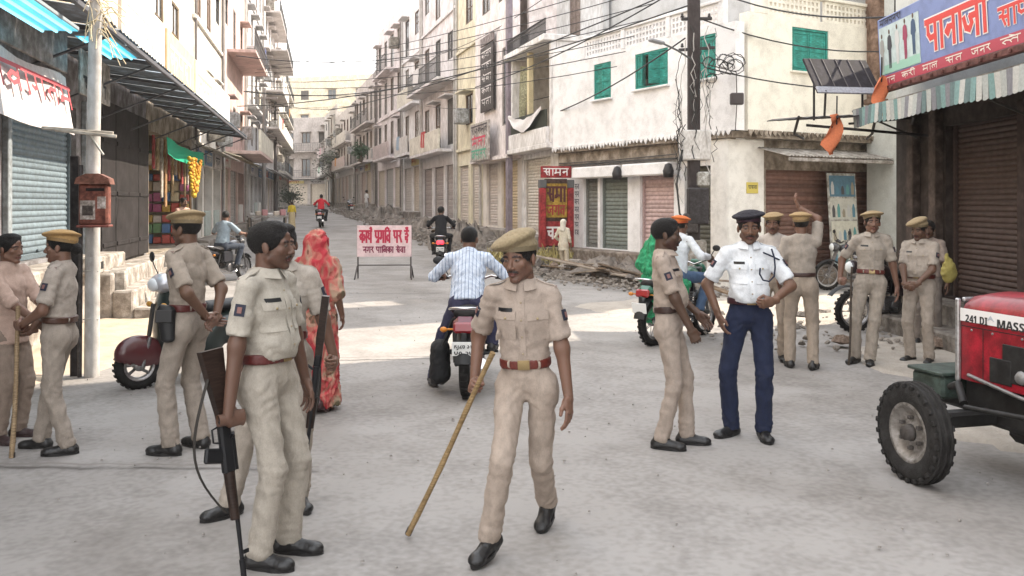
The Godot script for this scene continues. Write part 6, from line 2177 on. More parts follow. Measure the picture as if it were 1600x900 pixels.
func power_pole() -> void:
	var p := thing("electricity_pole", "dark electricity pole hung with tangled cables in front of the white corner house", "pole", P(3.76, 18.35))
	var m := MB.new()
	m.box(Vector3(0, 3.9, 0), Vector3(0.24, 8.2, 0.2), 0.03)
	part("shaft", m, mat(L(0.055, 0.045, 0.045), 0.85, "streak", 0.8), p)
	var sl := MB.new()
	sl.box(Vector3(0.02, 3.0, 0.0), Vector3(0.6, 0.62, 0.4), 0.03)
	part("white_sleeve", sl, mat(L(0.62, 0.6, 0.58), 0.8, "streak", 1.0), p)
	var bs := MB.new()
	bs.box(Vector3(0, 0.5, 0), Vector3(0.46, 1.1, 0.4), 0.04)
	part("concrete_base", bs, mat(L(0.42, 0.4, 0.37), 0.9, "dirty", 1.0), p)
	for q in 3:
		var b := MB.new()
		b.box([Vector3(0.05, 1.75, 0.16), Vector3(0.16, 2.3, 0.16), Vector3(-0.1, 1.4, 0.17)][q], [Vector3(0.42, 0.75, 0.26), Vector3(0.24, 0.3, 0.2), Vector3(0.28, 0.4, 0.22)][q], 0.03)
		part("meter_box", b, mat([L(0.05, 0.045, 0.05), L(0.5, 0.5, 0.48), L(0.08, 0.07, 0.07)][q], 0.6, "dirty", 2.0), p)
	for q in 3:
		var c := MB.new()
		c.box(Vector3(0.06, 5.0 + q * 0.62, 0), Vector3(0.75 - q * 0.12, 0.06, 0.07), 0.008, rot(Vector3(0, 0, 4 - q * 3)))
		for k in 3:
			c.lathe([Vector2(0, 0), Vector2(0.03, 0.0), Vector2(0.035, 0.03), Vector2(0.02, 0.05), Vector2(0.03, 0.07), Vector2(0, 0.09)], 8, Basis.IDENTITY, Vector3(-0.24 + k * 0.28, 5.03 + q * 0.62, 0))
		part("cross_arm", c, mat(L(0.05, 0.045, 0.045), 0.7), p)
	var la := MB.new()
	la.tube([Vector3(-0.05, 4.75, 0.1), Vector3(-0.4, 4.92, 0.3), Vector3(-0.72, 5.02, 0.5)], 0.02, 8)
	part("lamp_arm", la, mat(L(0.1, 0.1, 0.1), 0.6), p)
	var lh := MB.new()
	lh.box(Vector3(-0.86, 5.05, 0.55), Vector3(0.34, 0.06, 0.14), 0.02, rot(Vector3(0, 25, -8)))
	part("lamp_head", lh, mat(L(0.25, 0.25, 0.26), 0.5), p)
	var rng := RandomNumberGenerator.new()
	rng.seed = 33
	for q in 26:
		var t := MB.new()
		var x := rng.randf_range(-0.42, 0.42)
		var y := rng.randf_range(3.3, 5.6)
		var pts := []
		var y2 := y - rng.randf_range(0.7, 2.2)
		for k in 9:
			pts.append(Vector3(x + rng.randf_range(-0.07, 0.07), lerpf(y, y2, k / 8.0), 0.14 + rng.randf_range(0.0, 0.12)))
		t.tube(pts, rng.randf_range(0.005, 0.012), 5)
		part("hanging_cable", t, mat(L(0.03, 0.03, 0.03) if q % 3 else L(0.4, 0.38, 0.36), 0.6), p)
	for q in 7:
		var t := MB.new()
		var c := Vector3(0.5 + rng.randf_range(-0.25, 0.4), 4.45 + rng.randf_range(-0.2, 0.25), 0.2)
		var pts := []
		var r := rng.randf_range(0.1, 0.24)
		for k in 19:
			var a := TAU * k / 12.0
			pts.append(c + Vector3(cos(a) * r * rng.randf_range(0.8, 1.1), sin(a) * r * rng.randf_range(0.6, 1.0), k * 0.006))
		t.tube(pts, 0.009, 5)
		part("cable_coil", t, mat(L(0.025, 0.025, 0.025), 0.6), p)
	var jb := MB.new()
	jb.box(Vector3(0.86, 3.95, 0.12), Vector3(0.26, 0.24, 0.16), 0.02)
	jb.tube([Vector3(0.86, 4.05, 0.12), Vector3(0.84, 4.5, 0.15), Vector3(0.1, 4.7, 0.1)], 0.012, 6)
	jb.tube([Vector3(0.86, 3.85, 0.12), Vector3(0.86, 3.3, 0.0)], 0.01, 6)
	part("junction_box", jb, mat(L(0.06, 0.05, 0.05), 0.6), p)
	var cd := MB.new()
	cd.tube([Vector3(-0.28, 2.9, 0.2), Vector3(-0.4, 2.2, 0.25), Vector3(-0.34, 1.6, 0.25), Vector3(-0.1, 1.2, 0.24)], 0.02, 8)
	part("conduit", cd, mat(L(0.03, 0.03, 0.03), 0.5), p)
	# cables across the street
	var bl := mat(L(0.03, 0.03, 0.032), 0.6)
	var top := P(3.76, 18.35)
	var spec := [[Vector3(-0.1, 5.9, 0), Vector3(-9.6, 5.2, -31), 0.5, "thick black cable from the pole sweeping down to the left across the street"],
		[Vector3(-0.15, 6.3, 0), Vector3(-8.3, 6.0, -40), 0.35, "upper black cable from the pole running left over the street"],
		[Vector3(-0.2, 6.3, 0.1), Vector3(-1.2, 5.6, -29), 0.2, "cable from the pole to the upper railing of the balcony house"],
		[Vector3(-0.2, 5.2, 0.1), Vector3(1.3, 4.35, -24.6), 0.12, "thin cable from the pole to the near end of the balcony house"],
		[Vector3(0.2, 5.6, 0), Vector3(9.2, 5.3, -20.0), 0.3, "cable from the pole running right past the teal window"],
		[Vector3(0.2, 4.6, 0.1), Vector3(9.6, 4.4, -19.5), 0.25, "low drooping cable from the pole to the right"],
		[Vector3(0.2, 6.3, 0.0), Vector3(6.2, 4.6, -13.0), 0.3, "cable from the pole to the corner of the blue shop sign"],
		[Vector3(-0.1, 6.5, 0.0), Vector3(-7.2, 8.5, -21), 0.5, "high cable from the pole over the street to the left row"]]
	for s in spec:
		cable("overhead_cable", [top + s[0], s[1]], 0.016, bl, s[3], s[2])
	var far := [[Vector3(-11.5, 6.6, -38), Vector3(-4.0, 7.6, -42), "twisted wires crossing the street at the second floor"], [Vector3(-11.2, 7.8, -36), Vector3(-2.6, 8.4, -38), "single wire crossing the street above the twisted wires"], [Vector3(-17.5, 9.2, -66), Vector3(-10.5, 9.0, -64), "far wire crossing the street's narrow part"], [Vector3(-3.9, 6.2, -40), Vector3(2.6, 5.0, -22.5), "wire running along the fronts of the right-hand houses"], [Vector3(-4.6, 8.6, -42), Vector3(1.4, 7.9, -24.8), "higher wire along the right-hand houses"]]
	for q in 7:
		far.append([Vector3(-9.0 - q * 0.5, 5.6 + q * 0.45, -30.0 - q * 2.0), Vector3(2.6 + q * 0.16, 5.2 + q * 0.3, -22.0 + q * 0.4), ["lowest", "second lowest", "third", "fourth", "fifth", "sixth", "topmost"][q] + " of seven thin wires strung from the left row to the corner house"])
	for s in far:
		cable("overhead_cable", [s[0], s[1]], 0.022 if s[0].z < -35.5 and s[1].z < -30 else 0.011, bl, s[2], 0.4)
	var fp := thing("far_pole", "thin dark pole with crossbars far down the left side of the street", "pole", P(-17.6, 66.0))
	var m2 := MB.new()
	m2.tube([Vector3(0, -0.2, 0), Vector3(0, 8.4, 0)], [0.14, 0.09], 8)
	for q in 4:
		m2.box(Vector3(0.1, 7.9 - q * 0.5, 0), Vector3(1.7, 0.09, 0.09))
	part("shaft", m2, mat(L(0.09, 0.08, 0.08), 0.8), fp)
	var f2 := thing("lattice_pole", "slim grey pole before the left houses, near the yellow-clad figure", "pole", P(-12.6, 45.0))
	m2 = MB.new()
	m2.tube([Vector3(0, -0.2, 0), Vector3(0.05, 7.0, 0)], [0.12, 0.08], 8)
	m2.box(Vector3(0.1, 6.5, 0), Vector3(1.2, 0.08, 0.08))
	m2.box(Vector3(0.1, 5.9, 0), Vector3(0.9, 0.08, 0.08))
	part("shaft", m2, mat(L(0.22, 0.21, 0.2), 0.8), f2)

func barrier() -> void:
	var b := thing("barrier_sign", "white and red road works barrier board on thin metal legs in the road", "barrier", P(-3.02, 21.0), 2.0)
	var m := MB.new()
	for s in [-1.0, 1.0]:
		m.tube([Vector3(0.62 * s, 0.02, 0.0), Vector3(0.63 * s, 1.22, 0.0)], 0.018, 8)
		m.tube([Vector3(0.66 * s, 0.02, 0.3), Vector3(0.64 * s, 0.3, 0.0), Vector3(0.66 * s, 0.02, -0.3)], 0.018, 8)
	m.tube([Vector3(-0.62, 0.33, 0), Vector3(0.62, 0.33, 0)], 0.014, 8)
	part("frame", m, mat(L(0.08, 0.07, 0.07), 0.6, "metal", 3.0), b)
	part("board", B(Vector3(-0.64, 0.53, 0.02), Vector3(1.28, 0.74, 0.018), 0.004), mat(L(0.74, 0.56, 0.57), 0.6, "wall", 1.2), b)
	part("painted_letters", devanagari("ka,aa,ya,reph, ,pra,ga,i,ta, ,pa,ra, ,ha,ai", 0.27, 0.045, 1.16), mat(L(0.45, 0.03, 0.07), 0.6), b, T(-0.58, 0.87, 0.04))
	part("painted_letters", devanagari("na,ga,ra, ,pa,aa,i,la,ka,aa, ,sa,e,va,aa", 0.13, 0.026, 1.0), mat(L(0.2, 0.02, 0.06), 0.6), b, T(-0.5, 0.63, 0.04))

func debris() -> void:
	var rng := RandomNumberGenerator.new()
	rng.seed = 99
	var dirt := mat(L(0.37, 0.33, 0.285), 0.95, "wall", 0.6, {"bump": "bumps", "depth": 1.0})
	structure(spill("dirt_ground", Vector2(4.6, 15.4), 3.6, 2.3, 0.1, dirt, 3, 0.3))
	structure(spill("dirt_ground", Vector2(5.2, 9.4), 1.3, 2.6, 0.012, dirt, 5))
	structure(spill("dirt_ground", Vector2(4.6, 6.9), 1.2, 1.0, 0.05, dirt, 6))
	structure(spill("dirt_ground", Vector2(-6.0, 11.5), 1.6, 3.4, 0.06, mat(L(0.46, 0.37, 0.28), 0.95, "wall", 0.6), 7, 0.2))
	var mud := mat(L(0.3, 0.265, 0.235), 0.95, "dirty", 0.5, {"bump": "bumps", "depth": 1.4})
	for q in 7:
		var c := rr(0.5 + q * 6.0) + Vector2(-1.2, -0.25)
		stuff(tag_stuff(spill("rubble_heap", c, 1.1 + 0.2 * (q % 2), 3.4, 0.5 + 0.18 * ((q * 2) % 3), mud, 11 + q, 0.28), "heap"))
	stuff(tag_stuff(spill("rubble_heap", Vector2(2.6, 21.3), 1.6, 2.6, 0.42, mud, 31, 0.5), "heap"))
	# broken stones: the large ones singly, the rest as one mass
	var sm := [stone_mesh(1), stone_mesh(2, 0.4), stone_mesh(3, 0.5), stone_mesh(4, 0.3)]
	var cols := [L(0.36, 0.33, 0.3), L(0.28, 0.25, 0.23), L(0.45, 0.41, 0.37), L(0.33, 0.25, 0.2)]
	var stone_mat := []
	for c in cols:
		stone_mat.append(mat(c, 0.93, "dirty", 1.5, {"bump": "rough", "depth": 0.8}))
	for q in 60:
		var p: Vector2
		var near_corner := q < 24
		if near_corner:
			p = Vector2(1.0, 23.6).lerp(Vector2(4.2, 18.3), rng.randf()) + Vector2(rng.randf_range(-1.0, -0.2), rng.randf_range(-0.9, 0.1))
		else:
			p = rr(rng.randf_range(0.0, 24.0)) + Vector2(rng.randf_range(-2.2, -0.6), rng.randf_range(-0.4, 0.2))
		var o := part("broken_stone", sm[q % 4], stone_mat[(q * 5 + q / 4) % 4])
		var s := rng.randf_range(0.2, 0.5)
		o.transform = Transform3D(rot(Vector3(rng.randf_range(-20, 20), rng.randf_range(0, 360), rng.randf_range(-20, 20))) * Basis.from_scale(Vector3(s, s * 0.7, s * rng.randf_range(0.6, 1.0))), P(p.x, p.y, rng.randf_range(0.05, 0.3)))
		tag(o, "broken paving stone in the rubble below the white corner house" if near_corner else "broken paving stone in the rubble along the right-hand shops", "stone", "broken stones in front of the corner house" if near_corner else "broken stones along the right row")
	for q in 22:
		var o := part("broken_stone", sm[(q + 1) % 4], stone_mat[(q * 3) % 4])
		var s := rng.randf_range(0.12, 0.3)
		var p := Vector2(rng.randf_range(3.0, 6.4), rng.randf_range(10.8, 16.5))
		o.transform = Transform3D(rot(Vector3(rng.randf_range(-15, 15), rng.randf_range(0, 360), 0)) * Basis.from_scale(Vector3(s, s * 0.7, s)), P(p.x, p.y, 0.06))
		tag(o, "small loose stone on the dirt between the officers and the corner shops", "stone", "loose stones on the dirt")
	var xs := []
	for q in 2600:
		var p := rr(rng.randf_range(-1.0, 45.0)) + Vector2(rng.randf_range(-2.6, -0.4), rng.randf_range(-0.5, 0.3))
		var s := rng.randf_range(0.04, 0.17)
		xs.append(Transform3D(rot(Vector3(rng.randf_range(-40, 40), rng.randf_range(0, 360), 0)) * Basis.from_scale(Vector3(s, s * 0.7, s)), P(p.x, p.y, rng.randf_range(0.0, 0.42))))
	scatter("rubble", sm[0], stone_mat[0], xs)
	xs = []
	for q in 1500:
		var p := Vector2(1.0, 24.0).lerp(Vector2(4.4, 17.8), rng.randf()) + Vector2(rng.randf_range(-1.6, 0.2), rng.randf_range(-1.6, 0.2))
		if q % 3 == 0:
			p = Vector2(rng.randf_range(2.6, 7.5), rng.randf_range(10.6, 17.0))
		var s := rng.randf_range(0.025, 0.12)
		xs.append(Transform3D(rot(Vector3(rng.randf_range(-40, 40), rng.randf_range(0, 360), 0)) * Basis.from_scale(Vector3(s, s * 0.7, s)), P(p.x, p.y, rng.randf_range(0.0, 0.16) if q % 3 else 0.04)))
	scatter("rubble", sm[1], stone_mat[2], xs)
	xs = []
	for q in 520:
		var d := rng.randf_range(3.5, 20.0)
		var p := Vector2(rng.randf_range(-0.52, 0.56) * d, d)
		var s := rng.randf_range(0.006, 0.022) * (1.8 if rng.randf() < 0.08 else 1.0)
		xs.append(Transform3D(rot(Vector3(0, rng.randf_range(0, 360), 0)) * Basis.from_scale(Vector3(s, s, s)), P(p.x, p.y, 0.012)))
	scatter("gravel", sm[2], mat(L(0.25, 0.23, 0.21), 0.93), xs)
	# planks, poles and sticks lying about
	var pb := [L(0.3, 0.22, 0.15), L(0.42, 0.36, 0.3), L(0.2, 0.15, 0.11)]
	for q in 26:
		var o := Node3D.new()
		var ln := rng.randf_range(1.0, 3.0)
		var m := MB.new()
		m.box(Vector3.ZERO, Vector3(ln, 0.035, rng.randf_range(0.06, 0.2)), 0.006)
		var mi := part("plank", m, mat(pb[q % 3], 0.88, "wood", 1.0))
		var corner := q < 15
		var p: Vector2 = Vector2(1.2, 22.6).lerp(Vector2(4.0, 17.6), rng.randf()) + Vector2(rng.randf_range(-0.8, 0.1), rng.randf_range(-0.9, 0.0)) if corner else rr(rng.randf_range(2.0, 26.0)) + Vector2(rng.randf_range(-2.0, -0.8), 0)
		mi.transform = Transform3D(rot(Vector3(rng.randf_range(-6, 6), (118.0 if corner else 75.0) + rng.randf_range(-35, 35), rng.randf_range(-9, 9))), P(p.x, p.y, rng.randf_range(0.12, 0.4)))
		tag(mi, "weathered timber plank lying across the rubble below the white corner house" if corner else "weathered timber plank thrown on the rubble along the right-hand shops", "plank", "planks below the corner house" if corner else "planks along the right row")
		o.free()
	# dry scrub on the heap by the kiosk
	xs = []
	var leaf := MB.new()
	leaf.quad(Vector3(-0.012, 0, 0), Vector3(0.012, 0, 0), Vector3(0.005, 0.2, 0.05), Vector3(-0.005, 0.2, 0.05))
	for q in 900:
		var p := Vector2(0.35 + rng.randf_range(-1.0, 1.2), 23.2 + rng.randf_range(-0.8, 0.9))
		xs.append(Transform3D(rot(Vector3(rng.randf_range(-60, 60), rng.randf_range(0, 360), rng.randf_range(-30, 30))) * Basis.from_scale(Vector3.ONE * rng.randf_range(0.6, 1.7)), P(p.x, p.y, rng.randf_range(0.1, 0.4))))
	scatter("dry_grass", leaf.mesh(), mat(L(0.3, 0.25, 0.1), 0.9), xs)
	# joints and cracks in the concrete road
	for q in 3:
		var a: Array = [[Vector2(-4.5, 6.1), Vector2(-1.3, 6.0)], [Vector2(-2.2, 10.2), Vector2(-0.6, 10.35)], [Vector2(-3.6, 17.8), Vector2(0.2, 17.5)], [Vector2(0.8, 7.6), Vector2(3.4, 8.4)], [Vector2(-9.0, 30.0), Vector2(-4.0, 31.0)], [Vector2(-2.6, 14.2), Vector2(1.5, 14.6)]][q]
		var rows := [[], []]
		for k in 25:
			var p: Vector2 = (a[0] as Vector2).lerp(a[1], k / 24.0) + Vector2(0, rng.randf_range(-0.02, 0.02))
			var w := rng.randf_range(0.006, 0.016) * (1.0 + p.y * 0.06)
			rows[0].append(P(p.x, p.y + w, 0.024))
			rows[1].append(P(p.x, p.y - w, 0.024))
		var m := MB.new()
		m.sheet(rows, 0.0)
		structure(part("road_joint", m, mat(L(0.2, 0.18, 0.165), 0.95)))

func tag_stuff(o: Node3D, c: String) -> Node3D:
	return tag(o, "grey brown heap of broken road rubble along the right-hand shop fronts", c, "rubble heaps")

func stick(label: String, a: Vector3, b: Vector3, r: float, c: Color, called := "bamboo_stick", group := "") -> void:
	var o := thing(called, label, "stick", a, 0.0, group)
	var m := MB.new()
	var pts := []
	var rad := []
	var d := b - a
	for q in 11:
		var t := q / 10.0
		pts.append(d * t + Vector3(sin(t * 5.0) * 0.006, 0, cos(t * 4.0) * 0.006))
		rad.append(r * (1.12 if q % 3 == 1 else 1.0) * lerpf(1.0, 0.85, t))
	m.tube(pts, rad, 8)
	part("shaft", m, mat(c, 0.55, "wood", 2.0), o)
	var t := MB.new()
	t.tube([d * 0.0 - d.normalized() * 0.002, d * 0.035], r * 1.2, 8)
	part("ferrule", t, mat(L(0.05, 0.04, 0.035), 0.6), o)

func rifle(label: String, muzzle: Vector3, butt: Vector3, face_dir: Vector3) -> void:
	# long gun: butt to muzzle along local +y, top of the gun to +z
	var y := (muzzle - butt).normalized()
	var z := (face_dir - y * face_dir.dot(y)).normalized()
	var o := thing("rifle", label, "rifle", butt)
	o.transform = Transform3D(Basis(y.cross(z), y, z), butt)
	var ln := butt.distance_to(muzzle)
	var wood := mat(L(0.035, 0.02, 0.015), 0.45, "wood", 1.5)
	var steel := mat(L(0.022, 0.022, 0.024), 0.4, "", 1.0, {"metal": 0.5})
	var st := MB.new()
	st.prism(PackedVector2Array([Vector2(-0.085, 0.0), Vector2(0.035, -0.005), Vector2(0.03, 0.2), Vector2(0.028, 0.34), Vector2(-0.022, 0.36), Vector2(-0.03, 0.3), Vector2(-0.05, 0.2)]), -0.021, 0.021)
	var st2 := MB.new()
	st2.add(st.v, st.n, st.i, PackedColorArray(), Transform3D(Basis(Vector3(0, 0, 1), Vector3(0, 1, 0), Vector3(-1, 0, 0)), Vector3.ZERO))
	part("stock", st2, wood, o)
	var rc := MB.new()
	rc.box(Vector3(0, 0.46, 0.0), Vector3(0.042, 0.26, 0.062), 0.01)
	rc.tube([Vector3(0, 0.4, 0.035), Vector3(0, 0.58, 0.035)], 0.018, 10)
	rc.tube([Vector3(0.02, 0.42, 0.02), Vector3(0.055, 0.4, 0.01)], 0.008, 6)
	part("receiver", rc, steel, o)
	var mg := MB.new()
	mg.box(Vector3(0, 0.49, -0.07), Vector3(0.026, 0.07, 0.1), 0.008, rot(Vector3(-14, 0, 0)))
	part("magazine", mg, steel, o)
	var tg := MB.new()
	tg.tube([Vector3(0, 0.36, -0.02), Vector3(0, 0.37, -0.065), Vector3(0, 0.43, -0.065), Vector3(0, 0.44, -0.03)], 0.005, 6)
	part("trigger_guard", tg, steel, o)
	var fo := MB.new()
	fo.tube([Vector3(0, 0.58, 0.0), Vector3(0, ln * 0.74, 0.004)], [0.028, 0.023], 10)
	part("fore_end", fo, wood, o)
	var ba := MB.new()
	ba.tube([Vector3(0, 0.58, 0.018), Vector3(0, ln, 0.014)], [0.013, 0.0095], 10)
	ba.tube([Vector3(0, ln - 0.09, 0.014), Vector3(0, ln, 0.014)], 0.014, 10)
	ba.box(Vector3(0, ln - 0.12, 0.038), Vector3(0.008, 0.02, 0.04), 0.002)
	part("barrel", ba, steel, o)
	var sl := MB.new()
	var pts := []
	for q in 15:
		var t := q / 14.0
		pts.append(Vector3(0.02 * sin(t * 6.0), lerpf(0.1, ln * 0.7, t), -0.04 - sin(t * PI) * 0.13))
	sl.tube(pts, 0.013, 6, true, 0.3)
	part("sling", sl, mat(L(0.03, 0.026, 0.022), 0.8), o)

# ---------------------------------------------------------------- people
var joints := {}
var last_person := ""
var heads := {}
var hands := {}
var wear := {}

func head_color(p: Vector3, kind: String) -> Color:
	var skin := Color(0.205, 0.112, 0.075)
	for s in [-1.0, 1.0]:
		var e: Vector3 = p - Vector3(0.031 * s, 0.0, 0.076)
		if e.length() < 0.0155 and p.z > 0.072 and absf(e.y) < 0.0048:
			return Color(0.02, 0.013, 0.01) if Vector2(e.x, e.y).length() < 0.0062 else Color(0.17, 0.13, 0.11)
		if absf(p.y - 0.021 + absf(absf(p.x) - 0.03) * 0.16) < 0.0055 and absf(absf(p.x) - 0.032) < 0.021 and p.z > 0.04:
			return Color(0.02, 0.014, 0.012)
	if p.z > 0.06 and absf(p.x) < 0.026 and absf(p.y + 0.071) < 0.0105 - absf(p.x) * 0.2:
		return Color(0.16, 0.06, 0.05)
	if kind == "male":
		if p.z > 0.055 and absf(p.x) < 0.032 and absf(p.y + 0.0555 + absf(p.x) * 0.25) < 0.0075:
			return Color(0.025, 0.018, 0.015)
		if p.y < -0.045 and p.y > -0.125 and p.z > -0.0:
			return skin * Color(0.78, 0.78, 0.8)
	return skin

func make_head(kind: String, cell: float) -> Array:
	var f := SF.new(Vector3(-0.11, -0.2, -0.135), Vector3(0.11, 0.14, 0.145), cell, 0.014)
	var slim := 0.95 if kind == "female" else 1.0
	f.ell(Vector3(0, 0.035, -0.014), Vector3(0.077 * slim, 0.085, 0.098))
	f.ell(Vector3(0, -0.03, 0.022), Vector3(0.062 * slim, 0.085, 0.07))
	for s in [-1.0, 1.0]:
		f.cone(Vector3(0.048 * s * slim, -0.06, 0.0), Vector3(0.012 * s, -0.103, 0.062), 0.024, 0.017)
		f.ell(Vector3(0.042 * s, -0.022, 0.058), Vector3(0.024, 0.02, 0.02))
	f.ell(Vector3(0, -0.104, 0.068), Vector3(0.02, 0.016, 0.017))
	f.cone(Vector3(-0.042, 0.019, 0.07), Vector3(0.042, 0.019, 0.07), 0.013, 0.013)
	f.cone(Vector3(0, 0.02, 0.08), Vector3(0, 0.05, 0.076), 0.015, 0.02)
	f.cone(Vector3(0, -0.03, -0.025), Vector3(0, -0.19, -0.035), 0.054, 0.056)
	for s in [-1.0, 1.0]:
		f.ell(Vector3(0.032 * s, -0.001, 0.1), Vector3(0.018, 0.0095, 0.021), Basis.IDENTITY, 0.008, true)
		f.ell(Vector3(0.031 * s, 0.0, 0.074), Vector3(0.0135, 0.0115, 0.0125), Basis.IDENTITY, 0.003)
		f.ell(Vector3(0.013 * s, -0.041, 0.095), Vector3(0.0095, 0.0085, 0.011), Basis.IDENTITY, 0.006)
		f.ell(Vector3(0.079 * s * slim, -0.008, -0.012), Vector3(0.011, 0.032, 0.019), rot(Vector3(-12, 20 * s, 0)), 0.006)
	f.cone(Vector3(0, 0.008, 0.083), Vector3(0, -0.035, 0.106), 0.0085, 0.0125, Vector3.ZERO, 1.0, 0, 0.008)
	f.ell(Vector3(0, -0.066, 0.087), Vector3(0.025, 0.0065, 0.011), Basis.IDENTITY, 0.004)
	f.ell(Vector3(0, -0.0775, 0.086), Vector3(0.02, 0.0075, 0.011), Basis.IDENTITY, 0.004)
	if kind == "male":
		for s in [-1.0, 1.0]:
			f.cone(Vector3(0.003 * s, -0.0535, 0.096), Vector3(0.029 * s, -0.061, 0.083), 0.0075, 0.0045, Vector3.ZERO, 1.0, 0, 0.003)
	var r := f.nets()
	var cc := PackedColorArray()
	for p in r[0]:
		cc.append(head_color(p, kind))
	r.append(cc)
	return r

func make_hand(curl: Array, thumb: Array, cell := 0.0038) -> Array:
	# a left hand: wrist at the origin, fingers down, palm towards -x, thumb side +z
	var f := SF.new(Vector3(-0.12, -0.2, -0.065), Vector3(0.05, 0.05, 0.1), cell, 0.012)
	f.cone(Vector3(0, 0.045, 0), Vector3(0, -0.01, 0), 0.024, 0.023, Vector3(0, 0, 1), 1.2)
	f.cone(Vector3(0, -0.01, 0), Vector3(-0.002, -0.08, 0.002), 0.0175, 0.0145, Vector3(0, 0, 1), 2.35)
	f.ell(Vector3(-0.012, -0.035, 0.024), Vector3(0.016, 0.03, 0.018))
	var z := [0.031, 0.0105, -0.0105, -0.03]
	var ln := [[0.042, 0.025, 0.021], [0.046, 0.029, 0.022], [0.043, 0.027, 0.021], [0.034, 0.021, 0.019]]
	for q in 4:
		var p := Vector3(-0.002, -0.083 + absf(q - 1.2) * 0.004, z[q])
		var a := 0.0
		for s in 3:
			a += deg_to_rad(curl[s] + q * 2.0)
			var e := p + Vector3(-sin(a), -cos(a), -z[q] * 0.12 * (1.0 if curl[0] > 40 else -0.6)).normalized() * float(ln[q][s])
			f.cone(p, e, 0.0096 - s * 0.001 - (0.0012 if q == 3 else 0.0), 0.0086 - s * 0.001 - (0.0012 if q == 3 else 0.0), Vector3.ZERO, 1.0, 0, 0.0045)
			p = e
	for s in thumb.size() - 1:
		f.cone(thumb[s], thumb[s + 1], 0.0125 - s * 0.0012, 0.0112 - s * 0.0014, Vector3.ZERO, 1.0, 0, 0.006)
	var r := f.nets()
	var cc := PackedColorArray()
	for p in r[0]:
		cc.append(Color(0.205, 0.112, 0.075) if p.x > -0.012 else Color(0.25, 0.14, 0.1))
	r.append(cc)
	return r

func mb_of(r: Array) -> MB:
	var m := MB.new()
	m.add(r[0], r[1], r[2], r[3] if r.size() > 3 else PackedColorArray(), Transform3D.IDENTITY)
	return m

